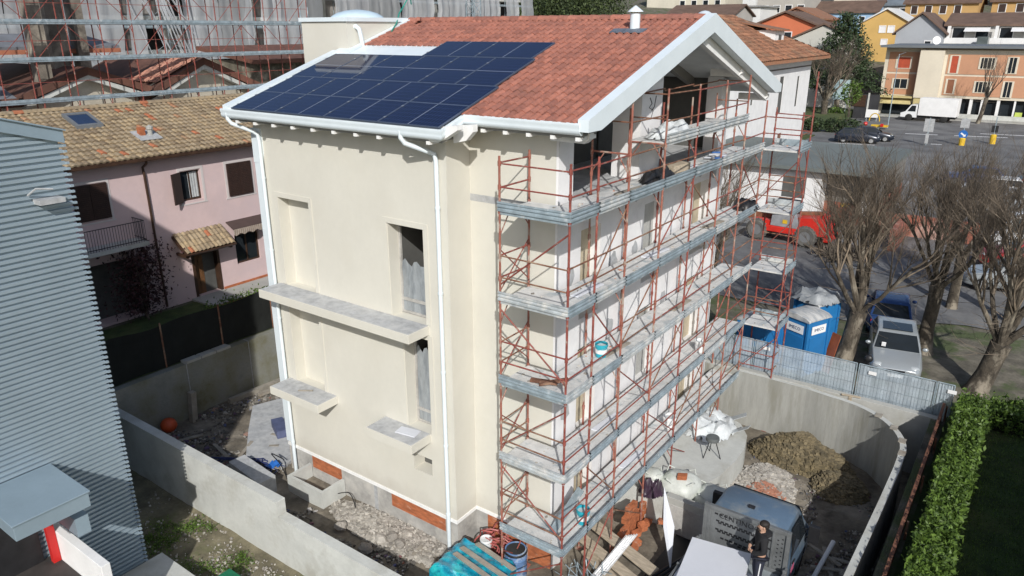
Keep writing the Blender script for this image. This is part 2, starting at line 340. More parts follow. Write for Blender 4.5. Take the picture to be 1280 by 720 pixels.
def leaves(mb, pts, size, flat=0.0, mi=0):
    for p in pts:
        p = Vector(p); a = Vector((random.gauss(0, 1), random.gauss(0, 1), random.gauss(0, 1) * (1 - flat))).normalized(); b = a.orthogonal().normalized()
        b = (Matrix.Rotation(random.uniform(0, 6.28), 3, a) @ b); c = a.cross(b); s = size * random.uniform(.6, 1.3)
        mb.add([p - b * s, p + c * s * .45, p + b * s, p - c * s * .45], [(0, 1, 2, 3)], mi, random.random())
def gnoise(x, y, z=0.0): return noise.noise(Vector((x, y, z)))
# ------------------------------------------------------------------ ground, one sheet with the sunk building plot
def hill(x, y):
    d = -.35 * x + .937 * y - 106
    z = 0.0
    if d > 0: z += d * .135 * min(1, d / 12) if d < 420 else 420 * .135 + (d - 420) * .03
    return z
def gz(x, y):                                                       # the car park lies a little lower than the garden wall top
    a = max(0, min(1, (x + 13) / 5)); b = max(0, min(1, (48 - y) / 22)); return -.75 * a * b if y > 13.3 or (x < 6.2 and y > 12) else 0.0
PX0, PX1, PY0, PY1 = -16.5, 6.05, -40.0, 11.98
def in_pit(x, y): return PX0 < x < PX1 and PY0 < y < PY1
xs = [-2500, -1500, -900, -600, -400, -300, -220, -160, -120, -90, -70, -55, -45, -36, -30, -26, -22, -19, PX0 - .02] + [PX0 + .02 + i * (PX1 - PX0 - .04) / 92 for i in range(93)] + [PX1 + .02, 7, 8, 9.5, 12, 16, 22, 30, 40, 55, 75, 100, 140, 200, 300, 450, 700, 1100, 1700, 2500]
ys = [-300, -150, -80, PY0 - .02, PY0 + .02, -30, -22, -16, -12, -10, -8, -6] + [-5 + i * .25 for i in range(68)] + [PY1 - .02, PY1 + .02] + [12.5, 13.2, 13.4, 14.2, 15, 16, 17, 18, 19, 20.5, 22, 24, 26, 28, 30, 36, 44, 52, 60, 70, 80, 90, 98, 104, 108, 112, 118, 125, 135, 150, 170, 200, 240, 290, 350, 430, 520, 700, 1000, 1500, 2500]
mb = MB(); idx = {}
for j, y in enumerate(ys):
    for i, x in enumerate(xs):
        if in_pit(x, y):
            z = -2.05 + .07 * gnoise(x * .9, y * .9) + .04 * gnoise(x * 2.7, y * 2.7, 3)
            if y < -2.6: z = -2.12 + .05 * gnoise(x, y)
        else: z = -.01 + hill(x, y) + gz(x, y) + (.03 * gnoise(x * .5, y * .5) - .025 if 13 < y < 26 and x > -8 else 0) + (1.5 * gnoise(x * .02, y * .02) if y > 130 else 0)
        idx[i, j] = len(mb.v); mb.v.append((x, y, z))
for j in range(len(ys) - 1):
    for i in range(len(xs) - 1):
        cx, cy = (xs[i] + xs[i + 1]) / 2, (ys[j] + ys[j + 1]) / 2
        mb.f.append((idx[i, j], idx[i + 1, j], idx[i + 1, j + 1], idx[i, j + 1])); mb.r.append(.5)
        mb.m.append(0 if not in_pit(cx, cy) else (2 if cy < -2.45 else 1))
struct(mb, 'ground', [M['soil'], M['dirt'], M['lot']], loc=(0, 0, 0), smooth=False)
# parking, street, markings, pavements
def sheet(name, pts, z, m):
    b = MB(); b.add([(x, y, z) for x, y in pts], [tuple(range(len(pts)))]); return struct(b, name, m)
b = MB(); px = [-14, -11, -8.5] + [-8 + k for k in range(39)]; py = [21 + k * 1.5 for k in range(33)] + [70]
g = [(x, max(y, 21 + max(0, min(2.4, x - 3))), 0) for y in py for x in px]; b.add([(x, y, gz(x, y) + .012) for x, y, _ in g], [(j * len(px) + i, j * len(px) + i + 1, (j + 1) * len(px) + i + 1, (j + 1) * len(px) + i) for j in range(len(py) - 1) for i in range(len(px) - 1)], 0, .5); struct(b, 'parking_lot', M['asphalt'])
sheet('street', [(-60, 70.004), (60, 70.004), (60, 103), (-60, 103)], .024, M['asphalt'])
sheet('side_street', [(-19.5, 103.004), (-14.4, 103.004), (-16.5, 118), (-20.5, 135), (-25, 135), (-22, 118)], .3, M['asphalt'])
for pts in ([(-11.5, 71.5), (-7.2, 72.3), (-7.2, 72.55), (-11.5, 71.75)], [(-6.2, 84.0), (-3.0, 84.8), (-3.0, 85.2), (-6.2, 84.4)], [(-1.4, 85.3), (3.6, 86.6), (3.6, 87.0), (-1.4, 85.7)], [(-2.6, 76.5), (-1.6, 76.75), (-1.6, 77.1), (-2.6, 76.85)], [(.8, 88.8), (9, 90.4), (9, 90.8), (.8, 89.2)]):
    sheet('road_marking', pts, .03, M['white_paint'])
b = MB(); b.box(-14.4, 30, 102.0, 104.6, -.1, .14); struct(b, 'pavement', M['concrete'])
b = MB(); b.box(-21, -14.2, 72.5, 76.5, -.1, .12); struct(b, 'kerb_island', M['grass'])
sheet('neighbour_lawn', [(6.45, -14), (30, -14), (30, 13.4), (6.45, 13.4)], .01, M['grass'])
sheet('pink_garden_lawn', [(-22.0, -14), (-16.7, -14), (-16.7, 14), (-22.0, 14)], .01, M['grass'])
b = MB(); b.box(-22.3, -20.6, 4.6, 11, -.05, .08); b.box(-20.6, -20.45, 4.6, 11, -.05, .1, 1); struct(b, 'paved_path', [M['concrete'], M['brick']])

# ------------------------------------------------------------------ the house under renovation
SL = (11.67 - 9.28) / (7.36 - .17)
YR = 6.70
def zr(y): return 9.352 + SL * ((y if y <= YR else 2 * YR - y) + .248)
YF, YS, XL, XA, XW, YE = .46, 1.3, -10.55, -3.57, -1.1, 11.4
H = thing('house', 'cream three storey house under renovation, with red tiled roof and solar array', 'house', (-6, 6, -2))
mb = MB()
holes = [(-9.8, -8.5, 4.40, 7.0, .34, 0), (-9.8, -8.52, 1.32, 4.16, .34, 0), (-5.55, -4.38, 4.40, 6.88, .42, None), (-5.19, -4.36, 1.30, 4.16, .42, None), (-5.05, -4.39, .02, .52, .42, None)]
hole_wall(mb, lambda u, z: (u, YF, z), XL, XA, -1.1, 9.3, holes, (0, 1, 0))
mb.quad((XA, YF, -1.1), (XA, YS, -1.1), (XA, YS, 9.5), (XA, YF, 9.3), 0)
mb.quad((XA, YS, -1.1), (-1.16, YS, -1.1), (-1.16, YS, 9.48), (XA, YS, 9.48), 0)
mb.quad((XL, YF, -2.2), (XL, YF, 9.2), (XL, YR, 11.4), (XL, YR, -2.2), 0); mb.quad((XL, YR, -2.2), (XL, YR, 11.4), (XL, 11.4, 9.9), (XL, 11.4, -2.2), 0)
mb.quad((XL, YE, -2.2), (XW, YE, -2.2), (XW, YE, 7.6), (XL, YE, 7.6), 0); mb.quad((XL, YE, 7.6), (-3.5, YE, 7.6), (-3.5, YE, 10.0), (XL, YE, 9.8), 0)
for a, b_, c, d in ((-9.95, -8.38, 4.44, 7.14), (-9.95, -8.40, 1.34, 4.15), (-5.72, -4.22, 4.44, 7.02), (-5.36, -4.2, 1.32, 4.15)):   # thin raised surrounds round the openings
    for x0, x1, z0, z1 in ((a, a + .145, c, d), (b_ - .115, b_, c, d), (a + .145, b_ - .115, d - .135, d)):
        mb.box(x0, x1, YF - .018, YF + .004, z0, z1, 0, .5)
mb.build('plaster_wall', [M['plaster']], H)
# plinth below the plaster: bare render with patches of hollow brick
mb = MB()
segs = [(XL, -9.5, 0, 0), (-9.5, -8.15, 1, 0), (-8.15, -6.75, 0, 0), (-6.75, -6.62, 2, .012), (-6.62, -6.05, 0, 0), (-6.05, -4.0, 1, 0), (-4.0, XA, 0, 0)]
for a, b_, m_, off in segs:
    if m_ == 1: mb.box(a, b_, YF + .03, YF + .2, -1.62, -1.1, 1); mb.box(a, b_, YF + .02, YF + .2, -2.3, -1.62, 0)
    else: mb.box(a, b_, YF + .02 - off, YF + .2, -2.3, -1.1, 0 if m_ == 0 else 2)
mb.box(XA - .2, XA - .02, YF + .2, YS + .02, -2.3, -1.1, 0)
mb.box(XA - .02, -3.2, YS + .02, YS + .2, -2.3, -1.1, 0); mb.box(-3.2, -1.16, YS + .03, YS + .2, -2.3, -1.1, 1)
mb.build('plinth', [M['plaster_base'], M['brick'], M['spot']], H)
mb = MB(); mb.box(XL - .03, XA + .02, YF - .025, YF + .02, -1.16, -1.06); mb.box(XA - .02, XA + .022, YF + .02, YS - .025, -1.16, -1.06); mb.box(XA, -1.1, YS - .025, YS + .02, -1.16, -1.06)
mb.build('base_trim', M['white_trim'], H)
mb = MB(); mb.box(XL - .06, -10.34, YF - .035, YF + .1, -1.0, 7.9); mb.prism([(-10.62, YF - .05, 7.9), (-10.26, YF - .05, 7.9), (-10.2, YF - .05, 8.15), (-10.2, YF - .05, 8.85), (-10.62, YF - .05, 8.85)], (0, .15, 0))
mb.build('corner_board', M['white'], H)
# gable end: insulation boards, windows closed with boards
mb = MB(); gh = []
for z0, z1 in ((4.7, 6.95), (1.55, 3.9), (-1.2, .95)): gh += [(2.35, 3.3, z0, z1, .28, 1), (9.06, 10.3, z0, z1, .28, 1)]
gh += [(5.7, 6.9, 4.7, 6.95, .28, 2), (5.7, 6.9, 1.55, 3.9, .28, 2)]
hole_wall(mb, lambda u, z: (XW, u, z), YS, YE, -2.2, 7.72, gh, (-1, 0, 0))
mb.quad((-1.158, YS - .002, -1.06), (XW, YS - .002, -1.06), (XW, YS - .002, 9.45), (-1.158, YS - .002, 9.45), 0)
for z in (7.3, 3.9, 5.9, 2.3):                                      # round patches of adhesive on the boards
    for k in range(9):
        y = 1.9 + k * 1.08 + random.uniform(-.12, .12); zz = z + random.uniform(-.15, .15)
        if any(h[0] - .25 < y < h[1] + .25 and h[2] - .25 < zz < h[3] + .25 for h in gh) or random.random() < .35: continue
        rr = random.uniform(.16, .24); n = 12; ph = [random.uniform(.75, 1.15) for _ in range(n)]
        mb.add([(XW + .004, y + rr * ph[i] * math.cos(i * 6.283 / n), zz + 1.3 * rr * ph[i] * math.sin(i * 6.283 / n)) for i in range(n)], [tuple(range(n))], 3, .5)
for k in range(1, 9):                                              # joints between boards
    mb.box(XW - .002, XW + .004, 1.3 + k * 1.2, 1.3 + k * 1.2 + .012, -2, 1.4, 3)
mb.build('insulated_wall', [M['insulation'], mat('window_board', (.50, .43, .31), .85, .1, 4), mat('grey_render', (.42, .42, .40), .95, .12, 2), M['spot']], H)
# attic loggia
mb = MB(); mb.box(-3.6, XW, YS, YE, 7.55, 7.72, 0); mb.build('loggia_floor', M['ledge'], H)
mb = MB(); mb.quad((-3.6, YS, 7.72), (-3.6, YE, 7.72), (-3.6, YE, 9.6), (-3.6, YS, 9.0)); mb.quad((-3.6, YS, 9.0), (-3.6, YE, 9.6), (-3.6, 6.76, 11.4), (-3.6, 6.7, 11.4))
mb.quad((-3.6, YS + .25, 7.72), (XW - .5, YS + .25, 7.72), (XW - .5, YS + .25, 9.4), (-3.6, YS + .25, 9.4)); mb.quad((-3.6, YE, 7.72), (XW - .5, YE, 7.72), (XW - .5, YE, 10.1), (-3.6, YE, 10.1))
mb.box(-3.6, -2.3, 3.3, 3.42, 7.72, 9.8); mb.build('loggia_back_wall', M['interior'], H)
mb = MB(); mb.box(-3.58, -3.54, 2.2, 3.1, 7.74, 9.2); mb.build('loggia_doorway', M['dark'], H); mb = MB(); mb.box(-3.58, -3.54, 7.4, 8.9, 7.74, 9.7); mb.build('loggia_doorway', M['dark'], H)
for y0, y1, xd in ((YS + .015, 1.92, -1.55), (5.19, 6.39, -1.9), (10.75, YE, -1.6)):
    mb = MB(); n_ = 4
    for k in range(n_):
        a, b_ = y0 + (y1 - y0) * k / n_, y0 + (y1 - y0) * (k + 1) / n_
        za, zb = zr(a) - .3, zr(b_) - .3
        mb.add([(xd, a, 7.72), (XW, a, 7.72), (XW, b_, 7.72), (xd, b_, 7.72), (xd, a, za), (XW, a, za), (XW, b_, zb), (xd, b_, zb)], [(0, 1, 5, 4), (1, 2, 6, 5), (2, 3, 7, 6), (3, 0, 4, 7)], 0, .5)
    pl = mb.build('loggia_pillar', M['insulation'], H)
    if y0 > 5 and y0 < 6:
        g = MB(); g.tube([(XW + .006, 5.62, 9.75), (XW + .006, 5.75, 9.6), (XW + .006, 5.6, 9.5), (XW + .006, 5.85, 9.42), (XW + .006, 5.72, 9.2)], .012, 5); g.tube([(XW + .006, 5.98, 9.78), (XW + .006, 5.9, 9.5), (XW + .006, 5.75, 9.42)], .012, 5); g.build('hanging_cable', M['black'], H)
# roof slab, soffit, tiles, ridge
plan = [(-10.89, -.115), (-3.22, -.115), (-3.22, .658), (.018, .658), (.018, YR), (-10.28, YR), (-10.28, 3.885), (-10.89, 3.885)]
mb = MB(); mb.prism([(x, y, zr(y) - .03) for x, y in plan], (0, 0, -.14), 0, 1)
mb.prism([(-10.6, YR, zr(YR) - .03), (.018, YR, zr(YR) - .03), (.018, 12.85, zr(12.85) - .03), (-10.6, 12.85, zr(12.85) - .03)], (0, 0, -.14), 0, 1)
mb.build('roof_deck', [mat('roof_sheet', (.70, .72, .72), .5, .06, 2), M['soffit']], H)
vs = Vector((0, 1, SL)).normalized(); per = vs.y
o0 = (-10.28, -.115, zr(-.115)); W_ = 10.28 - .21; L_ = (6.64 + .115) / per
def tmask(u, v):
    x, y = -10.28 + u, -.115 + v * per
    if y > 4.62 or (x > -7.3 and y > 4.45): return True
    if x > -3.42: return y > .6
    return False
rt = tile_roof(o0, (1, 0, 0), vs, W_, L_, .205, .345, tmask).build('roof_tiles', M['tile'], H)
tile_roof((-.21, 12.8, zr(12.8)), (-1, 0, 0), (0, -vs.y, vs.z), 10.2, 6.1 / per, .3, .36).build('rear_roof_tiles', M['tile'], H)
mb = MB()
for k in range(30):
    x0 = -10.28 + k * .338; x1 = x0 + .39; n_ = 8
    if x1 > -.19: x1 = -.19
    r = random.random(); pr = lambda x, s: [(x, YR + .15 * s * math.cos(math.pi * i / n_), 11.66 + (.115 * s) * math.sin(math.pi * i / n_)) for i in range(n_ + 1)]
    mb.add(pr(x0, 1.1) + pr(x1, .95), [(i, i + 1, n_ + 2 + i, n_ + 1 + i) for i in range(n_)] + [tuple(range(n_ + 1))], 0, r)
mb.build('ridge_tiles', M['tile'], H)
mb = MB()
for k in range(7): mb.rock((-9.8 + random.uniform(0, .6), 6.4 + random.uniform(-.25, .2), 11.66 + random.uniform(0, .08)), .11, 0)
mb.build('loose_ridge_tiles', M['tile'], H)
# white sheet on the upper left of the roof, verge flashing, barge boards
mb = MB(); P = lambda x, y, o=0: (x, y, zr(y) + o)
mb.prism([P(-10.91, -.17, .11), P(-10.66, -.17, .11), P(-10.66, 3.84, .11), P(-10.91, 3.84, .11)], (0, 0, -.26)); mb.prism([P(-10.77, 3.84, .11), P(-10.18, 3.84, .11), P(-10.18, 4.05, .11), P(-10.77, 4.05, .11)], (0, 0, -.2)); mb.prism([P(-10.36, 4.05, .1), P(-10.18, 4.05, .1), P(-10.18, YR, .1), P(-10.36, YR, .1)], (0, 0, -.2))
mb.prism([P(-10.14, 3.69, .03), P(-7.14, 3.69, .03), P(-7.14, 4.61, .03), P(-10.14, 4.61, .03)], (0, 0, -.04))
mb.build('verge_flashing', M['white'], H)
mb = MB()
for s in (0, 1):
    f = (lambda y: y) if s == 0 else (lambda y: 2 * YR - y)
    pts = [(.533, .12), (YR, .12), (YR, -.33), (1.05, -.29), (.533, -.12)]
    mb.prism([(-.194, f(y), zr(y) + o) for y, o in pts], (.25, 0, 0))
mb.build('barge_board', M['white'], H)
for s in (0, 1):
    f = (lambda y: y) if s == 0 else (lambda y: 2 * YR - y)
    xr = (-.6, -.36)[s]; mb = MB(); mb.prism([(xr, f(y), zr(y) + o) for y, o in [(1.0, -.17), (YR, -.17), (YR, -.62), (1.0, -.54)]], (.14, 0, 0)); mb.build('verge_rafter', M['white_trim'], H)
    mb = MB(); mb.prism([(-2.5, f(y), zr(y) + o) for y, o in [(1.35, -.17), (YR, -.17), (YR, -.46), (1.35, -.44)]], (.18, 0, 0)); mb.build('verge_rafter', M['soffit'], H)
for y, z, hh in ((6.61, 11.06, .2), (.95, 9.2, .22), (9.6, 10.1, .2), (12.2, 9.25, .2)):
    mb = MB(); mb.prism([(-1.1, y, z), (-.28, y, z), (-.16, y, z + .1), (-.16, y, z + hh), (-1.1, y, z + hh)], (0, .18, 0)); mb.build('purlin_end', M['white_trim'], H)
mb = MB(); mb.prism([(-3.57, -.1, 9.1), (-3.3, -.1, 9.1), (-3.15, -.1, 9.17), (-2.75, -.1, 9.4), (-2.75, -.1, 9.5), (-3.57, -.1, 9.4)], (0, .2, 0)); mb.build('purlin_end', M['white_trim'], H); mb = MB(); mb.prism([(-3.2, .3, 9.05), (-2.85, .3, 9.13), (-2.65, .3, 9.33), (-2.65, .3, 9.48), (-3.2, .3, 9.42)], (0, .16, 0)); mb.build('purlin_end', M['white_trim'], H)
def sweep(path, prof, mb):
    n = len(path); rings = []
    for i, p in enumerate(path):
        p = Vector(p); d0 = (p - Vector(path[i - 1])) if i else None; d1 = (Vector(path[i + 1]) - p) if i < n - 1 else None
        ns = [Vector((d.y, -d.x, 0)).normalized() for d in (d0, d1) if d is not None]
        m_ = ns[0] if len(ns) == 1 else (ns[0] + ns[1]) / (1 + ns[0].dot(ns[1]))
        rings.append([p + m_ * o + Vector((0, 0, z)) for o, z in prof])
    k = len(prof); vs_ = [v for r in rings for v in r]
    fs = [(i * k + j, i * k + (j + 1) % k, (i + 1) * k + (j + 1) % k, (i + 1) * k + j) for i in range(n - 1) for j in range(k)] + [tuple(range(k)), tuple(range((n - 1) * k, n * k))]
    mb.add(vs_, fs, 0, .5)
gp = [(-10.91, -.115, 9.38), (-3.2, -.115, 9.38), (-3.2, .658, 9.63), (-.15, .658, 9.63)]
mb = MB(); sweep(gp, [(-.01, .0), (.0, .035), (.03, .035), (.04, .0), (.10, -.01), (.12, .03), (.15, .02), (.155, -.03), (.13, -.075), (.135, -.11), (.125, -.17), (.07, -.22), (.0, -.23), (-.01, -.1)], mb); mb.build('gutter', M['white'], H, smooth=True)
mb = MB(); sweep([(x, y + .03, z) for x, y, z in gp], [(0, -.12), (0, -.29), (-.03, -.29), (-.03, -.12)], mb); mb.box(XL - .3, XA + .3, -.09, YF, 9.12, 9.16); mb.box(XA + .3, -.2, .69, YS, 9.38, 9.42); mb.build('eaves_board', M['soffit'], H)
for k in range(10):
    mb = MB(); x = -10.45 + k * .76; mb.box(x, x + .10, -.14, .45, 9.04, 9.115); mb.build('rafter_tail', M['white_trim'], H)
for k in range(5):
    mb = MB(); x = -2.7 + k * .6; mb.box(x, x + .10, .63, 1.29, 9.29, 9.365); mb.build('rafter_tail', M['white_trim'], H)
def downpipe(pts, xb):
    mb = MB(); mb.tube(pts, .056, 10); z = 7.5
    while z > -1.5: mb.lathe([(.068, -.03), (.068, .03)], (pts[-1][0], pts[-1][1], z), 10); z -= 2.1
    mb.build('downpipe', M['white'], H, smooth=True)
downpipe([(-4.31, -.2, 9.3), (-4.31, -.2, 9.14), (-4.25, -.15, 9.02), (-3.92, .27, 8.8), (-3.84, .37, 8.74), (-3.81, .385, 8.6), (-3.81, .385, 3), (-3.81, .385, -2.08)], 0)
downpipe([(-10.7, -.2, 9.3), (-10.7, -.2, 9.14), (-10.65, -.14, 9.02), (-10.3, .28, 8.78), (-10.24, .35, 8.7), (-10.22, .365, 8.55), (-10.22, .365, 3), (-10.22, .365, -1.98)], 0)
# ledges
def slab(x0, x1, y0, y1, z0, z1):
    mb = MB(); mb.box(x0, x1, y0, y1, z0, z1 - .012, 0); mb.box(x0 + .03, x1 - .03, y0 + .03, y1, z1 - .012, z1, 1); mb.build('concrete_ledge', [M['plaster'], M['ledge']], H, bevel=.01)
slab(-10.12, -4.3, -.29, YF, 4.17, 4.42); slab(-10.14, -8.0, -.29, YF, 1.09, 1.34); slab(-6.08, -4.4, -.29, YF, 1.05, 1.31)
mb = MB(); mb.obox((-4.95, .18, 1.325), (.3, .05, .0), (-.03, .16, 0), (0, 0, .012)); tag(mb.build('board_scrap', M['white_board'], None), 'white board scrap on the lower right window ledge', 'board'); mb = MB(); mb.obox((-9.0, .12, 1.36), (.18, .12, 0), (-.01, .02, 0), (0, 0, .015)); tag(mb.build('board_scrap', M['wood_grey'], None), 'thin grey wood scrap on the lower left window ledge', 'board')
# windows of the left side
def window(x0, x1, z0, z1, film):
    mb = MB(); t = .06; y = YF + .36
    for a, b_, c, d in ((x0, x0 + t, z0, z1), (x1 - t, x1, z0, z1), (x0 + t, x1 - t, z1 - t, z1), (x0 + t, x1 - t, z0, z0 + t), (x0 + t, x1 - t, z0 + .34, z0 + .42)): mb.box(a, b_, y, y + .06, c, d)
    f = mb.build('window', M['plaster_base'], H)
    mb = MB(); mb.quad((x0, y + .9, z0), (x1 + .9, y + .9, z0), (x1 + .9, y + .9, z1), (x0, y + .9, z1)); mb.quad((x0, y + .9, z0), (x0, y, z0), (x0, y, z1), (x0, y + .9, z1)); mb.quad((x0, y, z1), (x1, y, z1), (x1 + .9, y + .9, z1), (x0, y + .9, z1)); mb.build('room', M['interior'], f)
    if film:
        mb = MB(); n = 10; zt = [z0 + (z1 - z0) * film + .1 * math.sin(i * 1.7) * (1 if i < 6 else .4) for i in range(n + 1)]; row = lambda fz: [(x0 + t + (x1 - x0 - 2 * t) * i / n, y + .03 + random.uniform(-.02, .02), z0 + t + (zt[i] - z0 - t) * fz) for i in range(n + 1)]
        rows = [row(q / 6) for q in range(7)]; mb.add([p for r in rows for p in r], [(q * (n + 1) + i, q * (n + 1) + i + 1, (q + 1) * (n + 1) + i + 1, (q + 1) * (n + 1) + i) for q in range(6) for i in range(n)], 0, .5); mb.build('plastic_film', M['film'], f, smooth=True)
window(-5.55, -4.38, 4.42, 6.88, .56); window(-5.19, -4.36, 1.32, 4.16, .76)
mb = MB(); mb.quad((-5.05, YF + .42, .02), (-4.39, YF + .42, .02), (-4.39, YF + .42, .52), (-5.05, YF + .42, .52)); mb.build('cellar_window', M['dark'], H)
# light well against the plinth
mb = MB(); mb.box(-9.62, -9.52, -.42, .46, -2.1, -1.5); mb.box(-8.12, -8.02, -.42, .46, -2.1, -1.5); mb.box(-9.52, -8.12, -.42, -.32, -2.1, -1.5); mb.box(-9.52, -8.12, -.32, .46, -2.1, -1.95, 1); mb.build('light_well', [M['concrete_lt'], M['dirt']], H)
# stair tower behind the verge
mb = MB(); mb.box(-12.42, -10.37, 3.98, 7.6, -2, 11.64); mb.build('stair_tower', M['plaster'], H)
mb = MB()
for a in ((-12.48, -10.31, 3.92, 4.06), (-12.48, -10.31, 7.5, 7.66), (-12.48, -12.34, 4.06, 7.5), (-10.45, -10.31, 4.06, 7.5)): mb.box(*a, 11.64, 11.76)
mb.box(-12.34, -10.45, 4.06, 7.5, 11.62, 11.66); mb.build('tower_coping', M['white'], H)
mb = MB(); mb.lathe([(.86, 0), (.86, .08), (.82, .14), (.65, .24), (.4, .31), (.17, .34), (.0, .35)], (-11.4, 5.4, 11.66), 24); mb.build('roof_dome', mat('dome_acrylic', (.55, .68, .76), .2, .05, 1), H, smooth=True)
mb = MB(); mb.tube([(-10.5, 4.32, 11.46), (-10.32, 4.32, 11.5), (-10.22, 4.34, 11.42), (-10.22, 4.40, 11.2), (-10.22, 4.46, 10.9)], .07, 10); mb.build('vent_pipe', M['white'], H, smooth=True)
# flue on the tiles
mb = MB(); cx, cy, cz = -1.73, 5.82, zr(5.82); mb.lathe([(.13, -.1), (.13, .42), (.0, .42)], (cx, cy, cz), 16); mb.lathe([(.20, .45), (.19, .47), (.02, .6), (0, .6)], (cx, cy, cz), 16)
for a in range(4): mb.bar((cx + .11 * math.cos(a * 1.57), cy + .11 * math.sin(a * 1.57), cz + .4), (cx + .15 * math.cos(a * 1.57), cy + .15 * math.sin(a * 1.57), cz + .48), .012, 4)
fl = mb.build('flue', M['white'], H, smooth=True)
mb = MB()
for k in range(5): mb.obox((cx - .45 + k * .19, cy - .22, zr(cy - .22) + .075), (.09, 0, 0), (0, .13, .13 * SL), (0, 0, .012))
mb.build('flue_flashing', mat('lead_flashing', (.13, .15, .19), .6, .2, 5), fl)
# green lifeline hose and frame on the tower
mb = MB(); mb.tube([(-10.1, 5.6, 11.35), (-10.25, 6.0, 11.6), (-10.5, 6.4, 11.9), (-10.6, 6.7, 12.1), (-10.55, 7.0, 12.5), (-10.7, 7.2, 12.2)], .022, 6); h_ = mb.build('green_rope', mat('green_rope', (.02, .26, .2), .6, .1, 5), H)
# ------------------------------------------------------------------ solar panels
def pv_mat():
    m = bpy.data.materials.new('solar_cells'); m.use_nodes = True; N = m.node_tree.nodes; L = m.node_tree.links; b = N['Principled BSDF']
    tc = N.new('ShaderNodeTexCoord'); br = N.new('ShaderNodeTexBrick'); br.offset = 0; br.inputs['Scale'].default_value = 1; br.inputs['Mortar Size'].default_value = .0055; br.inputs['Mortar Smooth'].default_value = .3
    br.inputs['Brick Width'].default_value = .093; br.inputs['Row Height'].default_value = .184
    br.inputs['Color1'].default_value = (.003, .006, .030, 1); br.inputs['Color2'].default_value = (.004, .008, .038, 1); br.inputs['Mortar'].default_value = (.032, .048, .12, 1)
    L.new(tc.outputs['Object'], br.inputs['Vector']); L.new(br.outputs['Color'], b.inputs['Base Color'])
    b.inputs['Roughness'].default_value = .05; b.inputs['IOR'].default_value = 1.31
    return m
M['pv'] = pv_mat()
def make_panel(w_, h_):
    r = local('solar_panel', None, None)
    mb = MB(); t = .018
    for a in ((0, w_, 0, t), (0, w_, h_ - t, h_), (0, t, t, h_ - t), (w_ - t, w_, t, h_ - t)): mb.box(*a, -.035, .004)
    mb.build('frame', mat('panel_frame', (.10, .125, .18), .4, .05, 5, metal=.3), r)
    mb = MB(); mb.quad((t, t, 0), (w_ - t, t, 0), (w_ - t, h_ - t, 0), (t, h_ - t, 0))
    c = mb.build('cell_sheet', M['pv'], r)
    mb = MB()
    if w_ > h_: mb.box(w_ / 2 - .007, w_ / 2 + .007, t, h_ - t, .0012, .002)
    else: mb.box(t, w_ - t, h_ / 2 - .007, h_ / 2 + .007, .0012, .002)
    mb.build('centre_line', mat('panel_line', (.34, .38, .46), .4, .05, 5), c)
    for y in (h_ * .22, h_ * .78): mb = MB(); mb.box(-.03, .03, y - .03, y + .03, .005, .012); mb.build('clamp', M['alu'], r)
    return r
pA = make_panel(1.80, 1.125); pB = make_panel(1.186, 1.775); usedp = {}
tilt = math.atan(SL)
def put_panel(proto, x, y, label):
    o = proto if proto.name not in usedp else copy_tree(proto); usedp[proto.name] = 1
    o.location = (x, y, zr(y) + .11); o.rotation_euler = (tilt, 0, 0); tag(o, label, 'solar panel', 'solar panels on the house roof'); return o
nth = ['leftmost', 'second from left', 'third from left', 'fourth from left', 'fifth from left', 'rightmost']
for k in range(4):
    pos = nth[k] if k < 3 else 'rightmost'
    put_panel(pA, -10.39 + k * 1.821, -.27, f'wide solar panel in the bottom row along the gutter, {pos} of four')
    put_panel(pA, -10.39 + k * 1.821, .80, f'wide solar panel in the second row above the gutter, {pos} of four')
for k in range(6):
    put_panel(pB, -10.455 + k * 1.203, 1.87, f'upright solar panel in the third row, {nth[k]} of six')
for k in range(2):
    put_panel(pA, -7.0 + k * 1.821, 3.57, 'wide solar panel in the short top row, ' + ('beside the white roof sheet' if k == 0 else 'beside the red tiles'))
mb = MB()
# ------------------------------------------------------------------ scaffold on the gable
SC = thing('scaffold', 'tall red tube scaffold with grey metal decks round the gable of the cream house', 'scaffold', (0, 0, -2.05))
DZ = [-.2, 1.8, 3.8, 5.8, 7.8]
YO = [1.1, 2.49, 4.31, 6.2, 8.1, 9.96, 11.76]; XI = -.96
TOPS = {0: 8.95, 1: 8.95, 2: 9.95, 3: 10.1, 4: 10.1, 5: 10.1, 6: 10.15, 7: 9.3}
def upright(mb, x, y, z1, lean=0.0):
    mb.bar((x, y, -2.05), (x, y, z1), .026, 8)
    mb.box(x - .08, x + .08, y - .08, y + .08, -2.07, -2.04)
    for z in DZ + [d + 1.0 for d in DZ] + [d + .5 for d in DZ]:
        if z < z1: mb.bar((x, y, z - .06), (x, y, z + .05), .038, 8)
def frame(p, q, tp, tq):
    mb = MB(); upright(mb, *p, tp); upright(mb, *q, tq); P0, Q0 = Vector((*p, 0)), Vector((*q, 0)); d = Q0 - P0
    for z in DZ + ([8.88] if tp > 9.6 else []):
        if z > min(tp, tq): continue
        up = Vector((0, 0, z - .07)); mb.bar(P0 + up, Q0 + up, .022, 6)
        for a, b_ in ((P0, d), (Q0, -d)): mb.bar(a + Vector((0, 0, z - .55)), a + b_ * .32 + Vector((0, 0, z - .09)), .014, 5)
    mb.build('portal_frame', mat('faded_scaffold_paint', (.33, .12, .085), .7, .25, 4, .2, 50, col2=(.36, .30, .25), c2scale=3, c2lo=.52, c2hi=.64) if random.random() < .4 else M['rust'], SC, smooth=True)
frame((-1.73, 0), (-1.73, 1.1), 8.95, 8.94); 
mb = MB(); upright(mb, 0, 0, 8.95); mb.build('corner_upright', M['rust'], SC, smooth=True)
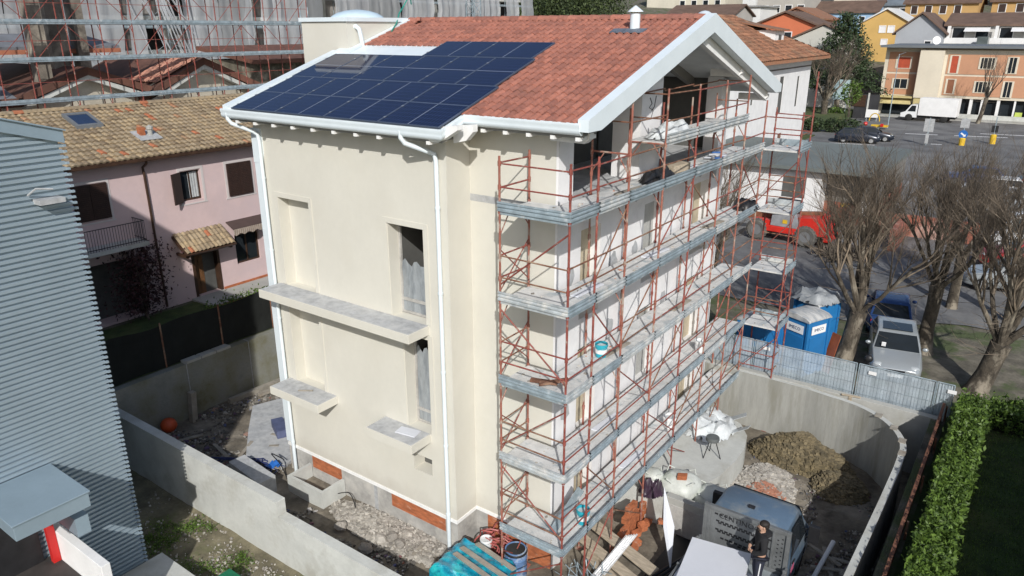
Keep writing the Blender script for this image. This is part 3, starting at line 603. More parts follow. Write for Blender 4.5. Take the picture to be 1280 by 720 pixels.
mb = MB(); upright(mb, 0, 1.1, 8.95); mb.build('corner_upright', M['rust'], SC, smooth=True)
for i, y in list(enumerate(YO))[1:]: frame((0, y), (XI, y), TOPS[i + 1], min(TOPS[i + 1], zr(y) - .6 if y < 2 else 9.6))
frame((1.15, 11.76), (1.15, 12.86), 9.0, 10.15); mb = MB(); upright(mb, 0, 12.86, 9.0); mb.build('corner_upright', M['rust'], SC, smooth=True)
bays = [('L', (-1.73, 0), (0, 0), (0, 1.1))] + [('G', (0, 0), (0, 1.1), None)] + [('G', (0, a), (0, b_), (XI, 0)) for a, b_ in zip(YO, YO[1:])] + [('B', (0, 12.86), (1.15, 12.86), None)]
toe_prof = [(0, 0), (.03, .0), (.03, .04), (.004, .055), (.004, .08), (.035, .095), (.035, .12), (.004, .135), (.004, .155), (.03, .17), (.03, .205), (0, .205)]
def toe(p, q, z, out):
    p, q, out = Vector((*p, z)), Vector((*q, z)), Vector((*out, 0)); d = (q - p).normalized(); p = p - d * .03; q = q + d * .03; mb = MB()
    ring = lambda c: [c + out * (o + .03) + Vector((0, 0, h)) for o, h in toe_prof]; k = len(toe_prof)
    mb.add(ring(p) + ring(q), [(j, (j + 1) % k, k + (j + 1) % k, k + j) for j in range(k)] + [tuple(range(k)), tuple(range(k, 2 * k))], 0, .5)
    mb.obox((p + q) / 2 + out * .01 + Vector((0, 0, -.045)), (q - p) / 2, out * .012, (0, 0, .03)); mb.build('toe_board', M['galv2'] if random.random() < .35 else M['galv'], SC)
def decking(x0, x1, y0, y1, z, along):
    mb = MB(); n = 3; nb = 7
    for k in range(n):
        if along == 'y': a = x0 + (x1 - x0) * k / n; b_ = x0 + (x1 - x0) * (k + 1) / n - .012; mb.box(a, b_, y0 + .01, y1 - .01, z - .05, z)
        else: a = y0 + (y1 - y0) * k / n; b_ = y0 + (y1 - y0) * (k + 1) / n - .012; mb.box(x0 + .01, x1 - .01, a, b_, z - .05, z)
    for _ in range(random.randint(4, 9)):                            # mortar droppings left on the planks
        mb.rock((random.uniform(x0 + .1, x1 - .1), random.uniform(y0 + .1, y1 - .1), z + .005), random.uniform(.015, .05), 1)
    mb.build('deck', [M['deck'], M['rubble']], SC)
def rails(p, q, z, hs=(.5, 1.0), mid=None):
    mb = MB()
    for h_ in hs: mb.bar((*p, z + h_ + random.uniform(-.02, .02)), (*q, z + h_ + random.uniform(-.02, .02)), .019, 6)
    mb.build('guard_rail', M['rust2'] if random.random() < .45 else M['rust'], SC, smooth=True)
for li, z in enumerate(DZ):
    decking(-1.73, 0, 0, 1.1, z, 'x'); decking(XI, -.02, 1.12, 2.48, z, 'y')
    for a, b_ in zip(YO[1:], YO[2:]): decking(XI, -.02, a + .01, b_ - .01, z, 'y')
    decking(.0, 1.15, 11.78, 12.84, z, 'x')
    toe((-1.73, 0), (0, 0), z - .0, (0, -1)); toe((0, 0), (0, 1.1), z, (1, 0))
    for a, b_ in zip(YO, YO[1:]): toe((0, a), (0, b_), z, (1, 0))
    toe((0, 12.86), (1.15, 12.86), z, (0, 1)); toe((1.15, 11.76), (1.15, 12.86), z, (1, 0))
    rails((-1.73, 0), (0, 0), z); rails((0, 0), (0, 1.1), z); rails((-1.73, 0), (-1.73, 1.1), z); rails((.0, 11.78), (1.15, 11.78), z)
    for a, b_ in zip(YO, YO[1:]): rails((0, a), (0, b_), z)
    rails((1.15, 11.76), (1.15, 12.86), z); rails((0, 12.86), (1.15, 12.86), z)
    zl = z - 2 if li else -2.0
    mb = MB()                                                       # crossed bracing of the end frame, and one diagonal per bay
    mb.bar((-1.73, 0, zl + .2), (-1.73, 1.1, zl + 1.15), .015, 5); mb.bar((-1.73, 1.1, zl + .2), (-1.73, 0, zl + 1.15), .015, 5); mb.build('diagonal_brace', M['rust'], SC)
    mb = MB(); mb.bar((-1.73, .03, z - .25), (0, .03, zl + .35), .019, 6) if li % 2 else mb.bar((0, .03, z - .25), (-1.73, .03, zl + .35), .019, 6); mb.build('diagonal_brace', M['rust'], SC)
    for i, (a, b_) in enumerate(zip(YO, YO[1:])):
        if (i + li) % 3 == 2: continue
        mb = MB(); p, q = ((-.03, a, z - .2), (-.03, b_, zl + .4)) if (i + li) % 2 else ((-.03, b_, z - .2), (-.03, a, zl + .4)); mb.bar(p, q, .018, 6); mb.build('diagonal_brace', M['rust2'] if (i + li) % 3 else M['rust'], SC)
    mb = MB(); mb.bar((1.15, 11.76, z - .2), (1.15, 12.86, zl + .3), .016, 5); mb.bar((0, 11.8, zl + .3), (1.15, 11.8, z - .3), .016, 5); mb.build('diagonal_brace', M['rust'], SC)
# the extra half lift under the gable peak
for a, b_ in zip(YO[2:5], YO[3:6]):
    decking(XI, -.02, a + .01, b_ - .01, 8.85, 'y'); toe((0, a), (0, b_), 8.85, (1, 0)); rails((0, a), (0, b_), 8.85, (.5, 1.12))
    mb = MB(); mb.bar((XI, a, 9.9), (XI, b_, 9.95), .018, 6); mb.build('guard_rail', M['rust2'], SC)
mb = MB()
for y in (4.31, 9.96): mb.bar((0, y, 9.97), (XI, y, 9.97), .018, 6); mb.bar((0, y, 9.4), (XI, y, 9.4), .018, 6)
mb.bar((0, 2.49, 9.5), (0, 4.31, 9.5), .018, 6); mb.bar((0, 2.49, 9.5), (XI, 2.49, 9.5), .018, 6); mb.build('guard_rail', M['rust2'], SC)
for k, (y, z) in enumerate(((1.6, 5.83), (3.1, 3.83), (5.2, 5.83), (7.0, 3.83), (2.9, 1.83), (9.0, 5.83), (6.9, 7.83), (3.3, 7.83), (4.6, -.17))):
    mb = MB(); mb.obox((-.45 + .1 * math.sin(k * 3), y, z), (.02 + .02 * (k % 3), .55, 0), (.09, .01, 0), (0, 0, .018)); tag(mb.build('loose_plank', M['wood_grey'] if k % 2 else M['white_board'], None), ['pale loose plank on the second deck from the top, nearest the corner', 'grey loose plank on the middle deck near the turquoise bucket', 'pale loose plank on the second deck from the top, mid gable', 'grey loose plank on the middle deck, mid gable', 'pale loose plank on the fourth deck down, near the corner', 'grey loose plank on the second deck from the top, far end', 'pale loose plank on the top full deck beside the paper scraps', 'grey loose plank on the top full deck near the corner', 'pale loose plank on the lowest deck'][k], 'plank', 'loose planks on the scaffold')
# things left on the decks
def bucket(name, label, loc, r, h, m, group=None, full=True):
    t = thing(name, label, 'bucket', loc, 0, group); x, y, z = loc
    mb = MB(); mb.lathe([(r * .82, 0), (r * .95, h * .8), (r * 1.04, h * .82), (r, h), (r * .93, h), (r * .78, .03), (0, .03)], loc, 18); mb.build('shell', m, t, smooth=True)
    if full: mb = MB(); mb.lathe([(r * .9, 0), (0, .002)], (x, y, z + h * .82), 16); mb.build('filling', M['plastic'], t)
    mb = MB(); mb.tube([(x - r, y, z + h * .9), (x - r * .9, y - r * .5, z + h * .72), (x, y - r * 1.05, z + h * .6), (x + r * .9, y - r * .5, z + h * .72), (x + r, y, z + h * .9)], .006, 5); mb.build('handle', M['alu'], t)
    mb = MB(); mb.lathe([(r * .90, h * .30), (r * .955, h * .62)], loc, 18); mb.build('label_band', M['white_paint'], t, smooth=True)
    return t
bucket('paint_bucket', 'turquoise bucket on the lowest scaffold deck near the corner pole', (-.22, 1.35, -.19), .17, .40, M['cyan'], 'turquoise buckets on the scaffold')
bucket('paint_bucket', 'turquoise and white bucket on the middle scaffold deck, halfway up the gable', (-.55, 2.55, 3.81), .16, .34, M['cyan'], 'turquoise buckets on the scaffold')
bucket('white_bucket', 'white bucket on the second scaffold deck towards the far end', (-.3, 8.6, 1.81), .17, .36, M['white_paint'])
bucket('white_tub', 'white tub low on the scaffold deck above the rubble sacks', (-.45, 7.0, -.19), .22, .36, M['white_paint'])
mb = MB(); mb.obox((-.85, .45, 3.88), (.33, .05, .03), (-.02, .06, 0), (0, 0, .03)); mb.obox((-.62, .5, 3.92), (.26, .2, .05), (-.04, .05, 0), (0, 0, .025)); tag(mb.build('offcut_pile', M['rust2'], None), 'small heap of brown timber offcuts on the scaffold deck at the corner bay', 'timber')
crumple('black_sheeting', 'crumpled black plastic sheeting on the upper scaffold deck', 'plastic sheet', (-.45, 5.0, 7.82), (.36, .75), .42, M['black'], 4)
crumple('dark_tarpaulin', 'dark crumpled tarpaulin on the far scaffold corner above the red machine', 'tarpaulin', (-.3, 11.7, 5.84), (.42, .5), .55, M['black'], 9)
mb = MB(); mb.obox((-.5, 6.3, 7.93), (.1, .3, .02), (.14, -.03, 0), (0, 0, .1)); tag(mb.build('timber_crate', M['wood'], None), 'small brown wooden crate on the upper scaffold deck beside black sheeting', 'crate')
mb = MB()
for k in range(10): mb.obox((-.45 + random.uniform(-.3, .3), 9.1 + random.uniform(-.6, .6), 7.84 + random.uniform(0, .05)), (.14, .03, .01), (-.03, .1, 0), (0, 0, .012), random.choice((0, 0, 1)))
tag(mb.build('paper_scraps', [M['white_board'], M['sign_blue']], None), 'white and blue paper scraps on the upper scaffold deck under the gable', 'litter')
crumple('dust_sheet', 'pale bundled dust sheet on the topmost scaffold deck', 'dust sheet', (-.45, 5.5, 8.88), (.42, 1.0), .5, M['plastic'], 15)
mb = MB(); mb.strut((-.62, .55, -.17), (-.3, 1.35, .75), .22, .03); tag(mb.build('metal_plank', M['galv'], None), 'spare grey metal plank propped against the scaffold deck beside the bucket', 'plank')
# ------------------------------------------------------------------ boundary walls
mb = MB(); mb.prism([(-16.3, -2.6, -2.2), (-7.1, -2.6, -2.2), (-7.1, -2.6, -.18), (-16.3, -2.6, -.18)], (0, .28, 0)); mb.prism([(-7.1, -2.6, -2.2), (.5, -2.6, -2.2), (.5, -2.6, -.62), (-7.1, -2.6, -.62)], (0, .28, 0))
tag(mb.build('boundary_wall', M['concrete_lt'], None, bevel=.015), 'long bare concrete boundary wall with one step down, between yard and weedy lot', 'wall')
mb = MB(); mb.box(-16.62, -16.32, -2.6, 14, -2.3, .02)
for k in range(6): mb.box(-16.63 + .0, -16.31, -2.0 + k * 2.6, -1.97 + k * 2.6, -2, .025, 1)
for k in range(3): mb.obox((-16.47, .9 + k * .62, .07), (.16, .02, 0), (0, .29, 0), (0, 0, .05), 2)
tag(mb.build('rear_wall', [M['moss'], M['spot'], M['concrete']], None, bevel=.01), 'mossy grey concrete wall behind the yard, in front of the pink house garden', 'wall')
t = thing('screen_fence', 'black shade netting fence between the mossy wall and the pink house garden', 'fence', (-16.75, 4, 0))
mb = MB(); n = 40
row = lambda z, s: [(-16.75 + .04 * math.sin(i * 1.3 + s), -2.4 + i * .42, z + (.05 * math.sin(i * .9) if z > 1 else 0)) for i in range(n + 1)]
r = row(0, 0) + row(.8, 1) + row(1.62, 2); mb.add(r, [(q * (n + 1) + i, q * (n + 1) + i + 1, (q + 1) * (n + 1) + i + 1, (q + 1) * (n + 1) + i) for q in range(2) for i in range(n)], 0, .5); mb.build('netting', M['shade_net'], t)
for i in range(8): mb = MB(); mb.bar((-16.72, -2.2 + i * 2.3, 0), (-16.72, -2.2 + i * 2.3, 1.7), .03, 6); mb.build('post', M['rust2'], t)
# curved retaining wall and the straight wall behind it
def strip_wall(path, z0, z1, th, mb, mi=0, mtop=1):
    n = len(path); L, Rr = [], []
    for i in range(n):
        p = Vector((*path[i], 0)); d = (Vector((*path[min(i + 1, n - 1)], 0)) - Vector((*path[max(i - 1, 0)], 0))).normalized(); nn = Vector((d.y, -d.x, 0)) * th / 2
        L.append(p - nn); Rr.append(p + nn)
    up = lambda p, z: (p.x, p.y, z)
    for i in range(n - 1):
        mb.quad(up(L[i], z0), up(L[i + 1], z0), up(L[i + 1], z1), up(L[i], z1), mi, .5); mb.quad(up(Rr[i], z0), up(Rr[i + 1], z0), up(Rr[i + 1], z1), up(Rr[i], z1), mi, .5)
        mb.quad(up(L[i], z1), up(L[i + 1], z1), up(Rr[i + 1], z1), up(Rr[i], z1), mtop, .5)
    for i in (0, n - 1): mb.quad(up(L[i], z0), up(Rr[i], z0), up(Rr[i], z1), up(L[i], z1), mi, .5)
arc = [(-3.0, 11.79), (1.0, 11.79), (2.4, 11.74), (3.2, 11.6)] + [(3.2 + 2.5 * math.sin(a), 9.1 + 2.5 * math.cos(a)) for a in [R_(8 + 82 * k / 14) for k in range(15)]] + [(5.72, 8.2), (5.70, 6.4), (5.66, 4.4), (5.62, 2.4), (5.6, .5)]
mb = MB(); strip_wall(arc, -2.2, .0, .17, mb)
for k, (x, y) in enumerate(arc[8:20]):
    if k % 3 == 1: mb.obox((x, y, .012), (.1, 0, 0), (0, .14, 0), (0, 0, .01), 2)
tag(mb.build('curved_wall', [M['concrete_rib'], M['concrete_lt'], M['wood_grey']], None), 'curved board marked concrete retaining wall round the rubble yard', 'wall')
mb = MB(); mb.box(-3.5, 6.4, 11.84, 12.1, -2.2, .02); tag(mb.build('retaining_wall', M['concrete'], None, bevel=.01), 'straight concrete retaining wall under the blue mesh site fence', 'wall')
mb = MB(); mb.obox((3.72, 11.83, -.35), (.05, 0, 0), (0, .02, 0), (0, 0, .42)); mb.obox((3.72, 11.86, .06), (.28, .06, 0), (-.02, .03, 0), (0, 0, .02)); tag(mb.build('shutter_board', M['wood'], None), 'short brown board hanging on the concrete wall below the fence joint', 'board')
# site fence panels
FZ = 1.1; FB = -.75
def fence_panel(x0, x1, y, label):
    t = thing('site_fence', label, 'fence', ((x0 + x1) / 2, y, FB), 0, 'mesh panels of the site fence')
    mb = MB(); z0, z1 = FB + .12, FZ
    for a, b_ in (((x0, y, FB), (x0, y, z1)), ((x1, y, FB), (x1, y, z1)), ((x0, y, z1), (x1, y, z1)), ((x0, y, z0), (x1, y, z0))): mb.bar(a, b_, .02, 6)
    mb.build('frame', M['galv'], t)
    mb = MB(); n = int((x1 - x0) / .1)
    for i in range(n): mb.bar((x0 + (i + .5) * .1, y - .012, z0), (x0 + (i + .5) * .1, y - .012, z1), .0035, 4)
    for k in range(6): mb.bar((x0, y - .012, z0 + k * (FZ - z0) / 5), (x1, y - .012, z0 + k * (FZ - z0) / 5), .0035, 4)
    mb.build('wire_mesh', M['galv'], t)
    mb = MB(); m_ = 16; rows = [[(x0 + .03 + (x1 - x0 - .06) * i / m_, y + .02 + .015 * math.sin(i * 1.9 + q), z0 + (z1 - z0 - .03) * q / 3) for i in range(m_ + 1)] for q in range(4)]
    mb.add([p for r in rows for p in r], [(q * (m_ + 1) + i, q * (m_ + 1) + i + 1, (q + 1) * (m_ + 1) + i + 1, (q + 1) * (m_ + 1) + i) for q in range(3) for i in range(m_)], 0, .5); mb.build('dust_net', M['fence_net'], t)
    mb = MB(); mb.obox((x0 + .42, y - .03, FZ - .22), (.12, 0, 0), (0, .004, 0), (0, 0, .06)); mb.build('tag_plate', M['white_paint'], t)
for k, (a, b_) in enumerate(((-2.9, .3), (.36, 3.7), (3.78, 6.0), (6.04, 6.5))):
    fence_panel(a, b_, 12.2, ['blue grey mesh fence panel behind the scaffold foot', 'blue grey mesh fence panel in front of the blue toilet cabins', 'blue grey mesh fence panel in front of the silver car', 'short mesh fence panel beside the hedge end'][k])
# rusty sheet fence and hedge on the right
t = thing('sheet_fence', 'low rusty brown sheet metal fence alongside the clipped hedge', 'fence', (6.33, 7, 0))
mb = MB(); n = 60; y0, y1 = -1.0, 12.0
row = lambda z: [(6.33 + (.018 if i % 2 else -.018), y0 + (y1 - y0) * i / n, z) for i in range(n + 1)]
r = row(-.6) + row(.50); mb.add(r, [(i, i + 1, n + 2 + i, n + 1 + i) for i in range(n)], 0, .5); mb.build('sheeting', M['rust2'], t)
mb = MB(); mb.box(6.29, 6.37, y0, y1, .49, .54); mb.build('top_rail', mat('rusty_rail', (.20, .085, .05), .85, .25, 3, .3, 30), t)
for k in range(6): mb = MB(); mb.bar((6.42, .4 + k * 2.3, -.3), (6.42, .4 + k * 2.3, .5), .03, 6); mb.build('post', M['rust2'], t)
def hedge(name, label, x0, x1, y0, y1, zt, n):
    t = thing(name, label, 'hedge', ((x0 + x1) / 2, (y0 + y1) / 2, 0)); mb = MB(); pts = []
    for _ in range(n):
        x, y = random.uniform(x0, x1), random.uniform(y0, y1); bul = .2 * gnoise(x * .9, y * .9) + .2 * gnoise(x * 2.4, y * 2.4, 5); top = zt + bul
        s = random.random()
        if s < .55: p = (x, y, top - abs(random.gauss(0, .05)))
        elif s < .9:
            sd = random.choice((0, 1)); off = abs(random.gauss(0, .06)) - bul * .8; z = random.uniform(.1, 1) * top
            if x1 - x0 < y1 - y0: p = (x0 + off if sd else x1 - off, y, z)
            else: p = (x, y0 + off if sd else y1 - off, z)
        else: p = (x, y, random.uniform(.2, top))
        pts.append(p)
    big = [p for i, p in enumerate(pts) if i % 3 == 0]; leaves(mb, [p for i, p in enumerate(pts) if i % 3], .052, .2); leaves(mb, [(p[0] + random.gauss(0, .05), p[1] + random.gauss(0, .05), p[2] + random.uniform(0, .07)) for p in big], .085, .3)
    for _ in range(n // 60): x, y = random.uniform(x0, x1), random.uniform(y0, y1); leaves(mb, [(x + random.gauss(0, .03), y + random.gauss(0, .03), zt + random.uniform(.08, .22)) for _ in range(4)], .05)
    mb.build('foliage', M['leaf'], t, fixn=False)
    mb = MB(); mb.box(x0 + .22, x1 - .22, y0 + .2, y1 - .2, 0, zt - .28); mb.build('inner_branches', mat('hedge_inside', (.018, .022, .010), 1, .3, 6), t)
hedge('clipped_hedge', 'bright green clipped hedge running alongside the rusty sheet fence', 6.72, 7.42, -1.0, 12.4, .85, 26000)
hedge('clipped_hedge', 'darker green clipped hedge along the far end of the lawn, below the bare trees', 7.45, 14, 11.9, 12.9, .75, 11000)
hedge('shading_hedge', 'unseen tall hedge added beyond the right hand lawn to shade it', 9.3, 10.2, -6, 11, 2.5, 5000)  # out of view, added only to keep the neighbour lawn in shade
mb = MB(); 
for _ in range(9000):
    x, y = random.uniform(7.3, 9.3), random.uniform(1.5, 12); s = random.uniform(.03, .08); a = random.uniform(0, 6.28); mb.add([(x, y, .01), (x + .02 * math.cos(a), y + .02 * math.sin(a), .01), (x + s * .4 * math.cos(a + 1), y + s * .4 * math.sin(a + 1), s)], [(0, 1, 2)])
tag(mb.build('lawn_grass', M['leaf'], None, fixn=False), 'short grass on the shaded lawn beside the hedge', 'grass', kind='stuff')
# ------------------------------------------------------------------ terrace, rubble heaps, debris in the yard
ter = [(-1.05, 4.7), (.55, 4.75), (1.05, 5.6), (1.35, 6.6), (1.46, 7.7), (1.44, 8.6), (1.25, 9.4), (.85, 10.0), (.2, 10.4), (-1.05, 10.6)]
mb = MB(); mb.prism([(x, y, -2.1) for x, y in ter], (0, 0, 1.0), 0); tag(mb.build('terrace_slab', M['concrete_lt'], None, bevel=.02), 'raised pale concrete terrace with rounded end at the foot of the scaffold', 'terrace')
def heap(name, label, cat, cx, cy, rx, ry, h, m, n, rs, mb=None, rr=None, grain=.5):
    mb = MB(); N_ = 26; vs = []; 
    for j in range(N_ + 1):
        for i in range(N_ + 1):
            u, v = i / N_ * 2 - 1, j / N_ * 2 - 1; k = max(0, 1 - u * u - v * v); x, y = cx + u * rx, cy + v * ry
            vs.append((x, y, -2.06 + h * (k ** .8) * (1 + .35 * gnoise(x * 1.6, y * 1.6)) + .10 * gnoise(x * 4, y * 4, 2) * (k > 0) * min(1, k * 4)))
    fs = [(j * (N_ + 1) + i, j * (N_ + 1) + i + 1, (j + 1) * (N_ + 1) + i + 1, (j + 1) * (N_ + 1) + i) for j in range(N_) for i in range(N_) if ((i + .5) / N_ * 2 - 1) ** 2 + ((j + .5) / N_ * 2 - 1) ** 2 < 1.05]
    for f in fs: mb.add([vs[i] for i in f], [(0, 1, 2, 3)], 0, .35 + .3 * random.random())
    for _ in range(n):
        a, q = random.uniform(0, 6.28), math.sqrt(random.random()); u, v = q * math.cos(a), q * math.sin(a); k = max(0, 1 - u * u - v * v); x, y = cx + u * rx, cy + v * ry
        z = -2.05 + h * (k ** .8) * (1 + .35 * gnoise(x * 1.6, y * 1.6)); r = random.uniform(*rs) * random.choice((.6, .8, 1, 1)); mb.rock((x, y, z), r, 1 if len(m) > 1 else 0, None if rr is None else rr(x, y))
    return tag(mb.build(name, m, None, fixn=False), label, cat, kind='stuff')
heap('earth_heap', 'heap of ochre clay and torn grass against the curved wall', 'earth heap', 2.75, 10.4, 1.65, .82, .85, [M['clay']], 2600, (.02, .12))
heap('earth_heap', 'low spill of ochre clay in front of the big clay heap', 'earth heap', 4.2, 9.5, .85, .8, .5, [M['clay']], 900, (.02, .09))
heap('rubble_heap', 'heap of white mortar and brick rubble between terrace and truck', 'rubble', 2.2, 7.7, 1.05, 2.0, .30, [M['dust'], M['rubble']], 2400, (.025, .085), rr=lambda x, y: random.uniform(.83, 1) if (x - 2.5) ** 2 + (y - 7.6) ** 2 < .35 and random.random() < .8 else random.uniform(.2, .8))
heap('rubble_heap', 'thin spread of white rubble and broken plaster along the foot of the house', 'rubble', -5.6, -.05, 2.5, .64, .14, [M['dust'], M['rubble']], 1700, (.008, .07), rr=lambda x, y: random.uniform(.1, .8))
def scatter(name, label, boxes, n, rs, m, z=-2.03, rr=None):
    mb = MB()
    for _ in range(n):
        x0, x1, y0, y1 = random.choice(boxes); x, y = random.uniform(x0, x1), random.uniform(y0, y1)
        if gnoise(x * .8, y * .8, 9) < -.15: continue
        mb.rock((x, y, z + random.uniform(0, .02)), random.uniform(*rs) * random.choice((.5, .7, 1)), 0, None if rr is None else rr())
    return tag(mb.build(name, m, None, fixn=False), label, 'debris', kind='stuff')
scatter('yard_debris', 'chips of brick, mortar and litter strewn over the yard left of the house', [(-16.2, -10.6, -1.9, 4.5), (-16.2, -10.6, -1.9, 3), (-10.6, -3, -2.1, -.6)], 5200, (.015, .10), M['chips'])
scatter('yard_debris', 'chips and small stones on the ground round the truck', [(1.4, 5.4, 4.5, 10), (3.6, 5.4, 3, 9), (3.4, 5.3, 5.5, 9.2), (-3.2, 1, -1.5, 1)], 2600, (.012, .07), M['chips'])
scatter('lot_stones', 'pale stones scattered on the weedy lot beside the wall', [(-13, -3, -4.4, -2.7), (-9, -4, -4.4, -2.9)], 1500, (.012, .05), M['rubble'], z=-2.11, rr=lambda: random.uniform(.1, .8))
mb = MB()
for _ in range(90):
    cx, cy = random.uniform(-11.2, -4), random.uniform(-4.3, -2.8)
    if gnoise(cx * .9, cy * .9, 4) < .02: continue
    d = random.uniform(.08, .26)
    for _ in range(110): x, y = cx + random.gauss(0, d), cy + random.gauss(0, d * .8); leaves(mb, [(x, min(y, -2.66), -2.1 + abs(random.gauss(.02, .06)))], .035)
tag(mb.build('weeds', M['leaf'], None, fixn=False), 'patches of green weeds along the foot of the concrete wall', 'weeds', kind='stuff')
for k, (x, y, r) in enumerate(((-6.9, -.75, .17), (-5.55, -.5, .16), (-5.3, -.28, .17), (-4.95, -.35, .15), (-5.6, -1.05, .18))):
    mb = MB(); mb.ball((x, y, -1.95 + (.02 if k else 0)), r * 1.2, r, r * .8, 9, 6, 0, .16); tag(mb.build('mortar_lump', M['rubble'], None), ['round white mortar lump nearest the light well', 'white mortar lump in a cluster, the left one', 'white mortar lump in a cluster, the middle one', 'white mortar lump in a cluster, the right one', 'lone white mortar lump beside the black cable'][k], 'rubble', 'mortar lumps by the house')
mb = MB(); mb.prism([(-11.7, -.45, -2.1), (-9.9, -.62, -2.1), (-9.95, -1.2, -2.1), (-11.75, -1.0, -2.1)], (0, 0, .6), 0); tag(mb.build('concrete_block', M['ledge'], None, bevel=.03), 'long grey concrete block lying in the yard behind the boundary wall', 'concrete block')
mb = MB(); mb.prism([(-14.6, 3.3, -2.1), (-11.0, 1.6, -2.1), (-10.7, .2, -2.1), (-12.2, -.1, -2.1), (-13.6, 1.0, -2.1), (-15, 2.2, -2.1)], (0, 0, .17), 0); tag(mb.build('concrete_slab', M['ledge'], None, bevel=.02), 'pale broken concrete slab on the ground at the house corner', 'concrete slab')
mb = MB(); mb.box(-.5, .5, -.2, .2, 0, .28); o = tag(mb.build('blue_crate', mat('faded_blue', (.10, .12, .22), .7, .15, 4), None, loc=(0, 0, 0)), 'faded blue plastic crate on the pale concrete slab', 'crate'); place(o, (-12.6, 1.6, -1.92), -.45)
mb = MB(); mb.ball((-15.9, -.6, -1.75), .28, .28, .26, 12, 9); tag(mb.build('orange_ball', mat('orange_plastic', (.55, .08, .02), .5, .1, 3), None, smooth=True), 'orange plastic tub lying in the corner of the yard', 'tub')
mb = MB(); mb.obox((-15.95, .4, -1.5), (.12, 0, 0), (0, .1, 0), (.04, .03, .62)); tag(mb.build('timber_post', M['wood_grey'], None), 'upright grey timber post stump in front of the mossy wall', 'post')
mb = MB(); mb.obox((-15.9, 3.5, -1.92), (.12, 1.6, 0), (.1, -.01, 0), (0, 0, .09)); mb.obox((-15.4, 4.4, -1.95), (.18, 1.5, 0), (.1, -.01, 0), (0, 0, .05)); tag(mb.build('long_timber', M['wood_grey'], None), 'long grey timbers lying along the foot of the mossy wall', 'timber')
for k in range(7):
    x, y, a = random.uniform(-15, -11), random.uniform(-1.4, 2), random.uniform(0, 3.1); mb = MB(); mb.obox((x, y, -1.96), (.5 * math.cos(a), .5 * math.sin(a), .03), (-.06 * math.sin(a), .06 * math.cos(a), 0), (0, 0, .02)); tag(mb.build('broken_board', M['wood_grey'], None), 'weathered broken board lying among the yard debris', 'board', 'broken boards in the yard')
mb = MB(); pts = [(-13.4, -1.0, -1.95), (-12.2, -.35, -1.9), (-11.1, .0, -1.93), (-10.0, -.9, -1.95), (-8.6, -1.35, -1.95), (-7.0, -1.45, -1.95), (-5.6, -1.5, -1.95), (-4.9, -1.3, -1.95)]
def smooth_path(pts, k=6):
    out = []; P_ = [Vector(p) for p in pts]
    for i in range(len(P_) - 1):
        p0, p1, p2, p3 = P_[max(i - 1, 0)], P_[i], P_[i + 1], P_[min(i + 2, len(P_) - 1)]
        for q in range(k): t_ = q / k; out.append(.5 * ((2 * p1) + (p2 - p0) * t_ + (2 * p0 - 5 * p1 + 4 * p2 - p3) * t_ ** 2 + (3 * p1 - p0 - 3 * p2 + p3) * t_ ** 3))
    return out + [P_[-1]]
sp = smooth_path(pts); mb.tube(sp, [.03 + .03 * abs(gnoise(i * .7, 2)) for i in range(len(sp))], 6); [mb.tube([p + Vector((random.gauss(0, .12), random.gauss(0, .12), random.uniform(-.05, .06))) for p in sp[a:a + 9]], .018, 5) for a in range(0, len(sp) - 8, 3)]
tag(mb.build('navy_tarpaulin', M['navy_hose'], None, smooth=True), 'twisted navy blue sheeting trailing along the yard beside the house', 'tarpaulin')
mb = MB(); [mb.obox((-10.9 + random.gauss(0, .1), .05 + random.gauss(0, .1), -1.9 + random.uniform(0, .25)), (.12, random.gauss(0, .05), random.gauss(0, .05)), (0, .07, random.gauss(0, .05)), (0, 0, .004)) for _ in range(7)]; tag(mb.build('blue_rag', mat('bright_blue_plastic', (.02, .14, .5), .5, .2, 6), None), 'bright blue plastic scraps at the foot of the left downpipe', 'rag')
mb = MB(); mb.tube(smooth_path([(-7.6, -1.55, -1.93), (-6.4, -1.45, -1.9), (-5.0, -1.7, -1.95), (-3.6, -1.75, -1.95), (-2.4, -1.95, -1.95), (-1, -2.1, -1.95)]), .05, 8); tag(mb.build('black_pipe', M['black'], None, smooth=True), 'long black pipe lying between the house and the boundary wall', 'pipe')
mb = MB(); mb.tube(smooth_path([(-10.7, .3, -1.7), (-10.9, .0, -1.4), (-10.4, -.1, -1.5), (-10.5, .1, -1.95), (-9.9, -.2, -1.95)]), .018, 5); mb.tube(smooth_path([(-8.3, .0, -1.95), (-7.7, .3, -1.75), (-7.2, .1, -1.95)]), .015, 5); tag(mb.build('loose_cable', M['black'], None), 'thin loose black cable curled at the foot of the left downpipe', 'cable')
t = thing('meter_box', 'white box with green lid standing on the weedy lot', 'box', (-7.3, -4.1, -2.1), 0)
mb = MB(); mb.box(-7.55, -7.07, -4.33, -3.88, -2.1, -1.72); mb.build('body', M['white_paint'], t, bevel=.02); mb = MB(); mb.prism([(-7.58, -4.36, -1.72), (-7.04, -4.36, -1.72), (-7.04, -3.85, -1.72), (-7.58, -3.85, -1.72)], (0, 0, .08)); mb.build('lid', mat('green_lid', (.01, .16, .075), .5, .1, 4), t, bevel=.02)
